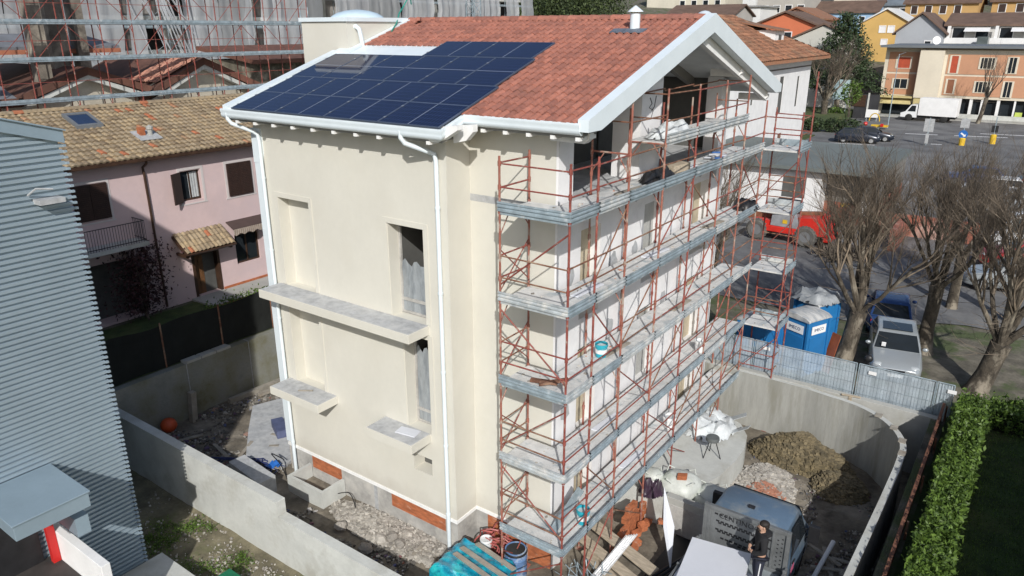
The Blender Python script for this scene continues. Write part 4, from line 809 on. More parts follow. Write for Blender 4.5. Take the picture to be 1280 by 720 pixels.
# ------------------------------------------------------------------ materials round the scaffold foot
t = thing('wrapped_pallet', 'pallet load in shiny turquoise plastic wrap beside the bay corner', 'pallet', (-2.35, -.35, -2.05))
mb = MB(); n = 22; 
def wl(u, v): 
    x, y = -3.25 + u * 1.75, -1.05 + v * 1.35; e = min(u, 1 - u, v, 1 - v); return (x + .03 * gnoise(u * 6, v * 6), y + .03 * gnoise(u * 6, v * 6, 4), -1.28 + .06 * gnoise(u * 5, v * 9, 7) + .04 * abs(math.sin(v * 12)) - .55 * max(0, .06 - e) / .06 * .35)
g = [wl(i / n, j / n) for j in range(n + 1) for i in range(n + 1)]; mb.add(g, [(j * (n + 1) + i, j * (n + 1) + i + 1, (j + 1) * (n + 1) + i + 1, (j + 1) * (n + 1) + i) for j in range(n) for i in range(n)], 0, .5)
for e in ([g[i] for i in range(n + 1)], [g[n * (n + 1) + i] for i in range(n + 1)], [g[i * (n + 1)] for i in range(n + 1)], [g[i * (n + 1) + n] for i in range(n + 1)]):
    for a, b_ in zip(e, e[1:]): mb.quad(a, b_, (b_[0], b_[1], -1.95), (a[0], a[1], -1.95), 0, .5)
mb.build('plastic_wrap', M['wrap'], t, smooth=True)
for k, (y, l) in enumerate(((-.62, 1.4), (-.35, 1.6), (.0, 1.35))): mb = MB(); mb.obox((-2.15 + .1 * k, y, -1.14), (l * .5, -.12, 0), (.02, .06, 0), (0, 0, .02)); mb.build('batten', M['wood_grey'], t)
mb = MB(); mb.box(-3.2, -1.55, -1.0, .25, -2.05, -1.96); mb.build('pallet_base', M['wood_grey'], t)
t = thing('plastic_drum', 'dusty blue open drum under the lowest deck beside the turquoise load', 'drum', (-1.75, .62, -2.05))
mb = MB(); mb.lathe([(.27, 0), (.29, .06), (.285, .28), (.30, .31), (.285, .34), (.285, .58), (.30, .61), (.285, .64), (.28, .84), (.25, .84), (.24, .1), (0, .1)], (-1.75, .62, -2.05), 22); mb.build('shell', M['blue_drum'], t, smooth=True); mb = MB(); mb.lathe([(.292, .75), (.305, .77), (.305, .80), (.292, .82)], (-1.75, .62, -2.05), 22); mb.build('rim_band', M['black'], t, smooth=True); mb = MB(); mb.lathe([(.24, .6), (0, .66)], (-1.75, .62, -2.05), 16); mb.build('filling', M['rubble'], t)
bucket('white_pail', 'small white pail beside the red hose coil at the wall corner', (-2.62, .5, -1.5), .16, .28, M['white_paint'], full=True)
mb = MB()
for k in range(16): rr_ = random.uniform(.25, .5); cx, cz = -2.55 + random.uniform(-.2, .3), -1.55 + random.uniform(-.15, .1); a0 = random.uniform(0, 6); mb.tube([(cx + rr_ * math.cos(a0 + a * .42) * .9, 1.0 - .1 * math.sin(a * 1.1) - k * .03, cz + rr_ * math.sin(a0 + a * .42)) for a in range(13)], .02, 5)
tag(mb.build('hose_coil', M['red_hose'], None, smooth=True), 'tangled red corrugated hose coil against the brick plinth', 'hose')
for k, (p, q, w_) in enumerate((((-.75, 2.75, -1.25), (1.4, 2.25, -1.55), .34), ((-.9, 2.35, -1.5), (1.2, 1.8, -1.7), .30), ((-.55, 2.15, -1.7), (1.2, 1.35, -1.85), .32))):
    mb = MB(); mb.strut(p, q, w_, .07); tag(mb.build('thick_plank', M['wood'], None, bevel=.01), ['pale thick plank on top of the plank pile by the scaffold foot', 'pale thick plank in the middle of the plank pile', 'pale thick plank at the bottom of the plank pile'][k], 'plank', 'planks by the scaffold foot')
mb = MB()
for k in range(5): mb.strut((-.05 + k * .06, 1.35, -1.95), (.45 + k * .05, 2.5 + .05 * k, -1.0), .045, .02)
tag(mb.build('metal_profiles', mat('bright_steel', (.72, .73, .74), .3, .1, 5, metal=.4), None), 'bundle of shiny steel profiles leaning on the plank pile', 'steel profiles')
mb = MB()
for k in range(26): a = k * .7; p = Vector((-.2 + random.uniform(-.4, .7), 1.2 + random.uniform(-.3, .5), -2)); mb.tube([p, p + Vector((random.uniform(-.2, .2), random.uniform(-.2, .2), .35)), p + Vector((random.uniform(-.3, .3), random.uniform(-.3, .3), random.uniform(.2, .6)))], .012, 4)
tag(mb.build('wire_tangle', M['galv'], None), 'tangle of grey wire under the corner of the scaffold', 'wire')
# broken hollow brick wall over the open trench
t = thing('brick_wall', 'broken orange hollow brick wall beside the open trench under the scaffold', 'wall', (.2, 4.0, -2))
mb = MB()
for i, hh in enumerate((1, 2, 4, 5, 5, 3, 2, 3, 5, 5, 4)):
    for j in range(hh):
        if random.random() < .08: continue
        y = 3.05 + i * .23; dx = random.uniform(-.03, .03); z = -1.95 + j * .2
        mb.obox((-.12 + dx, y, z), (.075, 0, random.uniform(-.004, .004)), (0, .11, random.uniform(-.008, .008)), (0, 0, .094))
mb.build('brickwork', M['brick'], t, bevel=.008)
for k in range(7): mb = MB(); a = random.uniform(0, 3); mb.obox((.1 + random.uniform(0, .45), 3.2 + k * .3, -1.95 + random.uniform(0, .12)), (.12 * math.cos(a), .12 * math.sin(a), .03), (-.1 * math.sin(a), .1 * math.cos(a), 0), (0, .02, .06)); mb.build('fallen_brick', M['brick'], t, bevel=.01)
mb = MB(); mb.box(.55, 2.15, 4.62, 4.86, -2.1, -.95, 0); mb.box(.57, 2.13, 4.60, 4.62, -2.1, -1.15, 1); tag(mb.build('trench_wall', [M['concrete'], M['plaster_base']], None, bevel=.01), 'low concrete upstand wall between brick wall and rubble sacks', 'wall')
mb = MB(); mb.box(1.0, 1.7, 2.4, 4.55, -2.06, -2.02); tag(mb.build('black_membrane', M['black'], None), 'black membrane on the ground of the open trench', 'membrane')
mb = MB()
for k in range(4): mb.bar((1.15 + k * .13, 2.2, -1.92), (1.9 + k * .06, 4.3, -1.8), .05, 8)
tag(mb.build('black_pipes', M['black'], None, smooth=True), 'row of black pipes lying beside the truck bed', 'pipe')
mb = MB(); a, b_, c, d = [Vector(p) for p in ((1.53, 2.96, -1.95), (1.33, 3.49, -.95), (.88, 3.68, 0), (1.09, 3.32, -.95))]; nn = (b_ - a).cross(d - a).normalized() * .012; mb.add([a - nn, b_ - nn, c - nn, d - nn, a + nn, b_ + nn, c + nn, d + nn], [(0, 1, 2, 3), (4, 5, 6, 7), (0, 1, 5, 4), (1, 2, 6, 5), (2, 3, 7, 6), (3, 0, 4, 7)]); tag(mb.build('insulation_board', M['white_board'], None), 'white insulation board balanced on its corner beside the truck', 'board')
def sack(label, c, r, h):
    t = thing('rubble_sack', label, 'sack', (c[0], c[1], c[2]), 0, 'rubble sacks by the terrace'); mb = MB(); n, k = 20, 9; vs = []
    for j in range(k + 1):
        f = j / k; rad = r * (.86 + .22 * math.sin(f * 2.7)) if f < .85 else r * (1.0 - (f - .85) * 3.4)
        for i in range(n):
            a = 2 * math.pi * i / n; q = 1 / max(abs(math.cos(a)), abs(math.sin(a))) ** .45; w_ = 1 + .09 * gnoise(math.cos(a) * 2 + c[0], math.sin(a) * 2 + c[1], f * 3)
            vs.append((c[0] + rad * q * .82 * math.cos(a) * w_, c[1] + rad * q * .82 * math.sin(a) * w_, c[2] + h * f + .05 * gnoise(a * 2, f * 4, c[0])))
    mb.add(vs, [(j * n + i, j * n + (i + 1) % n, (j + 1) * n + (i + 1) % n, (j + 1) * n + i) for j in range(k) for i in range(n)] + [tuple(range(k * n, k * n + n))], 0, .5); mb.build('sack_body', M['bag'], t, smooth=True)
    for i in range(4):
        mb = MB(); a = i * 1.57 + .8; mb.tube([(c[0] + r * .75 * math.cos(a), c[1] + r * .75 * math.sin(a), c[2] + h * .92), (c[0] + r * .85 * math.cos(a + .3), c[1] + r * .85 * math.sin(a + .3), c[2] + h * 1.0), (c[0] + r * .75 * math.cos(a + .6), c[1] + r * .75 * math.sin(a + .6), c[2] + h * .92)], .02, 5); mb.build('lifting_loop', M['bag'], t)
sack('full white rubble sack with a red brick on top, in front of the terrace', (.62, 5.5, -1.75), .62, 1.05); sack('greyish white rubble sack nearest the rubble heap', (1.5, 5.75, -2.0), .6, 1.0); sack('slumped white sack in the shade of the scaffold, beside a dark bag', (-.05, 5.1, -1.1), .32, .5)
mb = MB(); mb.obox((.72, 5.35, -.66), (.13, .04, .02), (-.03, .1, 0), (0, 0, .06)); tag(mb.build('loose_brick', M['brick'], None, bevel=.01), 'single red brick on the white rubble sack', 'brick')
crumple('dark_bag', 'dark plastic bag beside the rubble sacks', 'bag', (.05, 4.8, -1.1), (.36, .38), .75, mat('dark_violet_plastic', (.05, .03, .05), .3, .2, 4), 21, .1)
crumple('plastic_sheeting', 'crumpled clear plastic sheeting heaped on the terrace below the scaffold', 'plastic sheet', (.02, 9.25, -1.08), (.85, 1.05), .75, M['plastic'], 3)
for k, (x, y) in enumerate(((.35, 9.9), (.75, 9.2), (-.3, 8.6))):
    mb = MB(); mb.strut((x, y, -1.05), (x + .6, y + .2 - .2 * k, -.72 + .08 * k), .26, .012); tag(mb.build('sheet_metal', mat('bright_sheet', (.66, .69, .70), .3, .08, 4, metal=.4), None), ['bright metal sheet sticking out over the clay heap', 'bent bright metal sheet in the middle of the plastic pile', 'bright metal sheet leaning nearest the house wall'][k], 'metal sheet', 'metal sheets on the terrace')
t = thing('stool', 'small round dark topped stool on the pale terrace', 'stool', (.75, 7.55, -1.1)); mb = MB(); mb.lathe([(.0, .56), (.2, .56), (.21, .6), (.2, .68), (0, .69)], (.75, 7.55, -1.1), 16); mb.build('seat', mat('stool_top', (.12, .13, .13), .7, .2, 5), t, smooth=True)
for k in range(3): a = k * 2.09; mb = MB(); mb.bar((.75 + .1 * math.cos(a), 7.55 + .1 * math.sin(a), -.53), (.75 + .3 * math.cos(a), 7.55 + .3 * math.sin(a), -1.1), .016, 6); mb.build('leg', M['black_iron'], t)
mb = MB(); mb.bar((4.6, 4.5, -1.95), (4.75, 6.2, -1.6), .06, 8); tag(mb.build('white_pole', M['white_paint'], None), 'white pole lying on the ground right of the truck', 'pole')
for k in range(9):
    x, y, a = 5.0 + random.uniform(-.4, .4), 4.6 + random.uniform(-1, 1.4), random.uniform(0, 3.1); mb = MB(); mb.obox((x, y, -1.95 + .02 * k), (.5 * math.cos(a), .5 * math.sin(a), .02), (-.05 * math.sin(a), .05 * math.cos(a), 0), (0, 0, .02)); tag(mb.build('scrap_board', M['wood_grey'], None), 'short scrap board in the heap beside the curved wall', 'board', 'scrap boards by the curved wall')
# ------------------------------------------------------------------ grey clad hall on the left
G = thing('metal_hall', 'grey blue hall clad in horizontal ribbed sheet, at the left edge', 'hall', (-12, -8, -2.2))
zt = lambda y: 9.36 + .30 * (-5.03 - y)
mb = MB(); mb.prism([(-9.5, -5.08, -2.2), (-9.5, -11.0, -2.2), (-9.5, -11.0, zt(-11)), (-9.5, -5.08, zt(-5.03) - .02)], (-10.5, 0, 0)); mb.build('hall_wall', M['cladding'], G)
mb = MB(); z = -2.15; yb = -11.0
while z < 11.2:
    a = [(-9.50, z), (-9.44, z + .01), (-9.44, z + .066), (-9.50, z + .08)]
    ye = -5.03 if z < zt(-5.03) - .1 else -5.03 - (z + .15 - zt(-5.03)) / .30
    if ye > yb: mb.add([(x, yb, h) for x, h in a] + [(x, ye, h) for x, h in a], [(i, i + 1, 5 + i, 4 + i) for i in range(3)] + [(0, 1, 2, 3), (4, 5, 6, 7)], 0, .5); mb.box(-9.47, -9.40, ye, ye + .06, z + .015, z + .062, 0)
    z += .122
mb.build('ribbed_cladding', M['cladding'], G)
mb = MB(); mb.prism([(-9.36, -5.0, zt(-5.0) - .18), (-9.36, -11, zt(-11) - .18), (-9.36, -11, zt(-11) + .08), (-9.36, -5.0, zt(-5.0) + .08)], (-.2, 0, 0)); mb.prism([(-9.3, -4.96, zt(-4.96) + .08), (-9.3, -11, zt(-11) + .08), (-20, -11, zt(-11) + .08), (-20, -4.96, zt(-4.96) + .08)], (0, 0, .03)); mb.build('roof_trim', M['cladding_trim'], G)
mb = MB(); mb.box(-9.42, -7.65, -8.1, -6.65, 1.86, 2.2); mb.box(-9.42, -7.62, -8.13, -6.62, 2.2, 2.24); mb.build('canopy', M['cladding_trim'], G, bevel=.01)
mb = MB(); mb.box(-9.4, -8.0, -6.9, -6.62, 1.05, 1.5); mb.build('canopy_beam', M['cladding_trim'], G)
mb = MB(); mb.obox((-9.3, -5.55, 8.05), (.16, 0, 0), (0, .25, 0), (0, 0, .05)); mb.tube([(-9.4, -5.9, 8.2), (-9.2, -5.8, 8.35), (-9.15, -5.5, 8.3)], .02, 5); mb.build('wall_lamp', M['spot'], G)
mb = MB(); mb.box(-9.42, -7.05, -6.95, -6.76, -2.2, .76); tag(mb.build('parapet_wall', M['white_paint'], None, bevel=.01), 'white parapet wall under the grey canopy', 'wall')
mb = MB(); mb.box(-9.2, -9.07, -7.12, -6.96, 0, 1.86); tag(mb.build('red_pillar', M['red_paint'], None), 'bright red flat pillar under the grey canopy', 'pillar')
mb = MB(); mb.box(-9.42, -6.4, -13, -6.96, -.5, 0); mb.box(-9.4, -9.35, -13, -7.2, 0, 1.8, 1); tag(mb.build('porch_floor', [M['dark_floor'], M['black']], None), 'dark porch floor behind the white parapet wall', 'porch')
mb = MB(); mb.box(-9.4, -3, -6.3, -4.6, -2.2, -1.5); tag(mb.build('low_wall', M['concrete_lt'], None, bevel=.01), 'low pale wall in front of the ribbed grey hall', 'wall')
mb = MB(); mb.box(-24, -9.55, -34, -11.05, -2.2, 16.2); tag(mb.build('shading_block', M['cladding'], None), 'unseen tall block added behind the grey hall to shade the pink house', 'hall')  # unseen occluder, sized so its shadow falls across the pink front
# ------------------------------------------------------------------ pink house
K = thing('pink_house', 'pink two storey house with brown shutters and an ochre tiled roof', 'house', (-26, 2, 0))
PXW = -22.3
mb = MB(); ph = [(4.9, 5.83, 4.42, 5.72, .2, None), (4.85, 6.2, .1, 2.08, .3, None), (7.1, 8.4, 1.05, 2.45, .18, None), (.1, 2.7, .1, 2.6, .8, None)]
hole_wall(mb, lambda u, z: (PXW, u, z), -12, 13.5, 0, 6.55, ph, (-1, 0, 0))
mb.quad((PXW, 13.5, 0), (-30.3, 13.5, 0), (-30.3, 13.5, 6.5), (PXW, 13.5, 6.5)); mb.add([(PXW, 13.5, 6.5), (-30.3, 13.5, 6.5), (-26.3, 13.5, 8)], [(0, 1, 2)]); mb.quad((-30.3, -12, 0), (-30.3, 13.5, 0), (-30.3, 13.5, 6.5), (-30.3, -12, 6.5))
mb.build('pink_wall', M['pink'], K)
for y0, y1, z0, z1 in ((.3, 1.9, 4.3, 5.93), (4.78, 5.98, 4.32, 5.86), (7.0, 8.5, 4.22, 5.86)):
    mb = MB()
    for a, b_, c, d in ((y0, y1, z1 - .11, z1), (y0, y0 + .11, z0, z1 - .11), (y1 - .11, y1, z0, z1 - .11), (y0 - .05, y1 + .05, z0 - .06, z0)): mb.box(PXW - .005, PXW + .02, a, b_, c, d)
    mb.build('window_surround', mat('pale_surround', (.60, .55, .54), .9, .05, 2), K)
def shutter(y0, y1, z0, z1, x=PXW + .03):
    mb = MB(); mb.box(x, x + .05, y0, y1, z0, z1)
    for k in range(int((z1 - z0) / .075)): mb.box(x + .05, x + .062, y0 + .07, y1 - .07, z0 + .05 + k * .075, z0 + .09 + k * .075)
    mb.build('shutter', M['shutter'], K)
shutter(.44, 1.1, 4.4, 5.8); shutter(1.12, 1.78, 4.4, 5.8); shutter(7.12, 7.72, 4.28, 5.74); shutter(7.74, 8.36, 4.28, 5.74)
mb = MB(); mb.obox((PXW + .18, 4.6, 5.06), (.025, .012, 0), (.14, -.27, 0), (0, 0, .65)); mb.build('open_shutter', M['shutter'], K)
def pinkwin(y0, y1, z0, z1, d, cur):
    mb = MB(); x = PXW - d + .04; t = .07
    for a, b_, c, e in ((y0, y0 + t, z0, z1), (y1 - t, y1, z0, z1), (y0 + t, y1 - t, z0, z0 + t), (y0 + t, y1 - t, z1 - t, z1), ((y0 + y1) / 2 - .03, (y0 + y1) / 2 + .03, z0 + t, z1 - t)): mb.box(x - .04, x + .02, a, b_, c, e)
    f = mb.build('window_frame', M['wood_dark'], K); mb = MB(); mb.quad((x - .02, y0, z0), (x - .02, y1, z0), (x - .02, y1, z1), (x - .02, y0, z1)); mb.build('pane', M['glass'], f)
    if cur: mb = MB(); mb.add([(x - .005 + .012 * math.sin(i * 2), y0 + (y1 - y0) * (.45 + .5 * i / 12), z) for z in (z0 + .1, z1 - .1) for i in range(13)], [(i, i + 1, 14 + i, 13 + i) for i in range(12)]); mb.build('curtain', M['curtain'], f)
pinkwin(4.9, 5.83, 4.42, 5.72, .2, 1); pinkwin(7.1, 8.4, 1.05, 2.45, .18, 0)
mb = MB()
for a, b_ in ((4.85, 4.97), (6.08, 6.2)): mb.box(PXW - .25, PXW + .03, a, b_, .1, 2.08)
mb.box(PXW - .25, PXW + .03, 4.97, 6.08, 1.97, 2.08); f = mb.build('door_frame', M['wood_dark'], K); mb = MB(); mb.box(PXW - .3, PXW - .24, 4.97, 5.5, .1, 1.97)
for k in range(3):
    mb.box(PXW - .24, PXW - .22, 5.05, 5.2, .25 + k * .58, .7 + k * .58); mb.box(PXW - .24, PXW - .22, 5.27, 5.42, .25 + k * .58, .7 + k * .58)
mb.build('door', mat('door_wood', (.16, .075, .03), .5, .2, 5), f); mb = MB(); mb.box(PXW - .3, PXW - .27, 5.5, 6.08, .1, 1.97); mb.build('doorway', M['dark'], f)
mb = MB(); mb.box(PXW - .8, PXW - .75, .1, 2.7, .1, 2.6); mb.build('recess', M['dark'], K)
mb = MB(); mb.box(PXW, PXW + .05, 6.25, 13.4, 0, .18); mb.build('brick_skirting', M['brick'], K)
# tiled porch canopy, awning, balcony
vd = Vector((-1, 0, .75)).normalized(); pc = tile_roof((PXW + .95, 4.15, 2.42), (0, 1, 0), vd, 2.35, .95 / -vd.x, .2, .33).build('porch_tiles', M['tile_old'], K)
mb = MB(); mb.prism([(PXW + .98, 4.1, 2.36), (PXW, 4.1, 3.07), (PXW, 4.1, 2.97), (PXW + .9, 4.1, 2.28)], (0, 2.45, 0)); mb.box(PXW, PXW + .85, 4.2, 4.3, 2.2, 2.32); mb.box(PXW, PXW + .85, 6.3, 6.4, 2.2, 2.32); mb.build('porch_frame', M['wood_dark'], K)
mb = MB(); mb.prism([(PXW + .55, 6.75, 2.86), (PXW + .55, 8.9, 2.86), (PXW, 8.9, 3.12), (PXW, 6.75, 3.12)], (0, 0, .04)); aw = mb.build('awning', mat('awning_brown', (.07, .045, .04), .8, .1, 3), K)
mb = MB(); n = 22; mb.add([(PXW + .56, 6.75 + 2.15 * i / n, 2.88) for i in range(n + 1)] + [(PXW + .57, 6.75 + 2.15 * i / n, 2.62 - .05 * math.sin(i * 1.4)) for i in range(n + 1)], [(i, i + 1, n + 2 + i, n + 1 + i) for i in range(n)]); mb.build('valance', mat('valance', (.42, .36, .30), .8, .15, 9, wave=(3, 'Y', 0, (.2, .12, .09))), aw)
mb = MB(); mb.box(PXW, PXW + .95, .2, 2.62, 3.2, 3.36); bl = mb.build('balcony', M['concrete_lt'], K)
mb = MB(); n = 22
for i in range(n + 1): y = .25 + 2.32 * i / n; mb.bar((PXW + .9, y, 3.36), (PXW + .9, y, 4.22), .009, 4)
for i in range(8): x = PXW + .05 + .85 * i / 7; mb.bar((x, 2.57, 3.36), (x, 2.57, 4.22), .009, 4)
for z in (4.22, 3.45): mb.bar((PXW + .9, .25, z), (PXW + .9, 2.57, z), .018, 5); mb.bar((PXW, 2.57, z), (PXW + .9, 2.57, z), .018, 5)
mb.build('railing', M['black_iron'], bl)
mb = MB(); mb.tube([(PXW + .5, 3.3, 6.5), (PXW + .45, 3.3, 6.35), (PXW + .08, 3.32, 6.15), (PXW + .07, 3.34, 5.9), (PXW + .07, 3.4, .1)], .05, 8); mb.build('drainpipe', M['wood_dark'], K, smooth=True)
mb = MB(); mb.box(PXW + .42, PXW + .6, -12, 13.7, 6.47, 6.6); mb.build('gutter', M['wood_dark'], K)
sp_ = Vector((-1, 0, .36)).normalized()
tile_roof((-21.72, -12, 6.60), (0, 1, 0), sp_, 25.8, 4.6 / -sp_.x, .235, .345, amp=.045, lift=.055).build('roof_tiles', M['tile_old'], K)
mb = MB(); mb.prism([(-21.75, -12, 6.57), (-26.3, -12, 8.2), (-30.9, -12, 6.57), (-30.9, -12, 6.45), (-26.3, -12, 8.08), (-21.75, -12, 6.45)], (0, 25.8, 0)); mb.build('roof_deck', M['tile_brown'], K)
mb = MB()
for k in range(70): y = -12 + k * .37; n_ = 6; mb.add([(-26.3 + .16 * math.cos(math.pi * i / n_) * s, yy, 8.26 + .12 * math.sin(math.pi * i / n_) * s) for yy, s in ((y, 1.1), (y + .42, .95)) for i in range(n_ + 1)], [(i, i + 1, n_ + 2 + i, n_ + 1 + i) for i in range(n_)], 0, random.uniform(.3, 1))
mb.build('ridge_tiles', M['tile_old'], K)
mb = MB(); xz = lambda x, o: (x, 6.6 + .36 * (-21.72 - x) + o)
def roofbox(mb, x0, x1, y0, y1, h0, h1, mi=0): mb.prism([(x0, y0, xz(x0, h0)[1]), (x1, y0, xz(x1, h0)[1]), (x1, y1, xz(x1, h0)[1]), (x0, y1, xz(x0, h0)[1])], (0, 0, h1 - h0), mi)
for a in ((-25.6, -25.48, 2.1, 3.15), (-24.55, -24.43, 2.1, 3.15), (-25.48, -24.55, 2.1, 2.22), (-25.48, -24.55, 3.03, 3.15)): roofbox(mb, *a, .05, .19)
sk = mb.build('skylight', mat('skylight_frame', (.16, .17, .18), .5, .1, 4), K); mb = MB(); roofbox(mb, -25.48, -24.55, 2.22, 3.03, .10, .15); mb.build('pane', mat('skylight_pane', (.02, .035, .08), .08, .1, 1, spec=.8), sk)
mb = MB(); z0 = xz(-23.3, 0)[1]; mb.box(-23.5, -23.25, 4.0, 4.22, z0 - .1, z0 + .42, 1); mb.lathe([(.1, 0), (.1, .3), (.14, .32), (.14, .42), (0, .5)], (-23.3, 4.45, z0), 10); roofbox(mb, -23.7, -22.9, 3.8, 4.75, .08, .11, 2); mb.build('chimney', [M['concrete'], M['brick'], M['spot']], K)
# planting in the pink garden
t = thing('climbing_shrub', 'dark red leaved shrub growing against the pink wall under the balcony', 'shrub', (-21.8, 2.4, 0)); mb = MB()
for _ in range(2600):
    a = random.random(); leaves(mb, [(-21.75 + random.gauss(0, .25), 2.1 + random.gauss(0, .55) + .3 * a, .4 + 2.7 * a + random.gauss(0, .15))], .075)
mb.build('foliage', M['leaf_red'], t, fixn=False); mb = MB()
for k in range(7): mb.tube([(-21.8, 2.3, 0), (-21.8 + random.gauss(0, .15), 2.3 + random.gauss(0, .25), 1.2), (-21.75 + random.gauss(0, .25), 2.4 + random.gauss(0, .5), 2.6)], [.04, .025, .01], 5)
mb.build('stems', M['bark'], t)
for k, (y0, y1, x, lab) in enumerate(((4.0, 7.0, -20.0, 'low green shrubs along the garden path, left group'), (7.2, 11.5, -19.8, 'low green shrubs along the garden path, right group in the sun'))):
    t = thing('garden_shrub', lab, 'shrub', (x, (y0 + y1) / 2, 0)); mb = MB()
    leaves(mb, [(x + random.gauss(0, .3), random.uniform(y0, y1), abs(random.gauss(.1, .2))) for _ in range(1500)], .07); mb.build('foliage', M['leaf'], t, fixn=False); mb = MB()
    for k2 in range(8): y = y0 + (y1 - y0) * (k2 + .5) / 8; mb.bar((x, y, 0), (x + .1, y, .3), .015, 4)
    mb.build('stems', M['bark'], t)
# ------------------------------------------------------------------ scaffolded low house behind the pink one
B = thing('unfinished_house', 'low unfinished house with rusty brown gables behind the pink house', 'house', (-42, 12, 0))
mb = MB(); mb.box(-50, -37.9, -6, 24, 0, 7.6); mb.add([(-37.9, 12.5, 7.6), (-37.9, 20.6, 7.6), (-37.9, 20.6, 7.9), (-37.9, 16.3, 9.5), (-37.9, 12.5, 8.1)], [(0, 1, 2, 3, 4)]); mb.add([(-37.9, 5.6, 7.6), (-37.9, 12.5, 7.6), (-37.9, 12.5, 8.2), (-37.9, 9.0, 9.2), (-37.9, 5.6, 8.2)], [(0, 1, 2, 3, 4)]); mb.build('wall', mat('raw_cream_wall', (.50, .46, .38), .9, .12, 1), B)
rb = mat('rusty_roof', (.14, .065, .045), .8, .2, 1.5, rnd=W3((.8, .8, .8), (1.2, 1.1, 1.05)))
for nm, (ya, za), (yb, zb), (yc, zc) in (('gable_roof', (12.0, 7.75), (16.3, 9.75), (21.3, 7.55)), ('gable_roof', (5.2, 8.1), (9.0, 9.45), (12.6, 8.2))):
    mb = MB(); mb.prism([(-37.2, ya, za), (-37.2, yb, zb), (-37.2, yb, zb - .42), (-37.2, ya, za - .42)], (-11, 0, 0)); mb.prism([(-37.2, yb, zb), (-37.2, yc, zc), (-37.2, yc, zc - .42), (-37.2, yb, zb - .42)], (-11, 0, 0)); g_ = mb.build(nm, rb, B)
    mb = MB(); mb.prism([(-37.3, ya + .3, za - .44), (-37.3, yb, zb - .42), (-37.3, yb, zb - .68), (-37.3, ya + .3, za - .7)], (-.5, 0, 0)); mb.prism([(-37.3, yb, zb - .42), (-37.3, yc - .3, zc - .42), (-37.3, yc - .3, zc - .68), (-37.3, yb, zb - .68)], (-.5, 0, 0)); mb.build('verge_board', M['concrete_lt'], g_)
tile_roof((-37.6, 13.1, 8.35), (-1, 0, 0), Vector((0, 3.2, 1.49)), 3.2, 3.4, .3, .4).build('roof_tiles', mat('salmon_tile', (.48, .24, .17), .85, .2, 4), B)
mb = MB(); mb.prism([(-37.4, -4, 7.8), (-44, -4, 9.9), (-44, 5.2, 9.9), (-37.4, 5.2, 7.8)], (0, 0, .2), 0); mb.box(-37.45, -37.2, -4, 5.4, 7.55, 8.0, 1); mb.prism([(-41, -6, 10.2), (-46, -6, 10.9), (-46, 13, 10.9), (-41, 13, 10.2)], (0, 0, .3), 0); mb.box(-41.1, -40.9, -6, 13, 10.1, 10.35, 2); mb.build('flat_roof', [mat('grey_roofing', (.17, .18, .20), .8, .15, 1), rb, mat('orange_edge', (.42, .16, .09), .8, .1, 2)], B)
for y, x, r in ((7.2, -38.6, .42), (9.0, -40.5, .6), (10.6, -41, .4)):
    mb = MB(); mb.box(x - r, x + r, y - r * .8, y + r * .8, 0, 15); mb.build('concrete_column', mat('raw_column', (.20, .175, .145), .95, .3, 1.2, .4, 8, col2=(.36, .32, .26), c2scale=.8), B)
def far_scaffold(name, label, x, xi, y0, y1, zs, ztop, bay, m, pr=.03, z0=0):
    t = thing(name, label, 'scaffold', (x, (y0 + y1) / 2, z0)); n = int((y1 - y0) / bay)
    for i in range(n + 1):
        y = y0 + i * bay; mb = MB(); 
        for xx in (x, xi): mb.bar((xx, y, z0), (xx + .1 * gnoise(i, xx), y, ztop + random.uniform(-.8, .3)), pr, 5)
        for z in zs: mb.bar((x, y, z), (xi, y, z), pr * .8, 4); mb.bar((x, y, z - .5), (x + (xi - x) * .35, y, z), pr * .6, 4)
        mb.build('portal_frame', m, t)
    for z in zs:
        mb = MB(); mb.box(min(x, xi), max(x, xi), y0, y1, z - .06, z); mb.build('deck', M['deck'], t); mb = MB(); mb.box(x, x + .04, y0, y1, z - .04, z + .2); mb.box(x + .04, x + .06, y0, y1, z + .04, z + .11); mb.build('toe_board', M['galv'], t)
        mb = MB()
        mb.bar((x, y0, z + 1.0), (x, y1, z + 1.0), pr * .6, 4)
        mb.build('guard_rail', m, t)
        for i in range(n):
            a = y0 + i * bay
            if random.random() < 80 / (n * len(zs)) and 8 < z < 15: s = random.choice((0, 1)); mb = MB(); mb.bar((x, a + bay * s, z), (x, a + bay * (1 - s), z + 1.8), pr * .6, 4); mb.build('diagonal_brace', m, t)
far_scaffold('distant_scaffold', 'red tube scaffold with blue grey decks in front of the unfinished low house', -36.2, -37.1, -3, 24, [5.75, 7.8, 9.88, 11.75, 13.8], 15, 1.8, M['rust'], .032)
# ------------------------------------------------------------------ big block wrapped in white netting
Wb = thing('wrapped_block', 'large concrete apartment block under construction behind the low unfinished house', 'building', (-70, 45, 0))
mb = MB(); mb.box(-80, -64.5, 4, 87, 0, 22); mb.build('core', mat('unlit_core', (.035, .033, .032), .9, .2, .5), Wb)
for k in range(8): mb = MB(); mb.box(-64.5, -62, 4, 87.3, k * 3 + .3, k * 3 + .62); mb.build('floor_slab', M['concrete_lt'], Wb)
for k in range(18): mb = MB(); y = 5 + k * 4.8; mb.box(-63.2, -62.6, y, y + .5, 0, 22); mb.build('column', M['concrete'], Wb)
for k in range(7):
    for j in range(14):
        if random.random() < .6: y = 5.6 + j * 4.8; mb = MB(); mb.box(-63.6, -63.3, y, y + random.choice((1.3, 2.6, 4)), k * 3 + .62, k * 3 + 3.3); mb.build('infill_wall', mat('block_infill', (.30, .28, .26), .9, .2, .5), Wb)
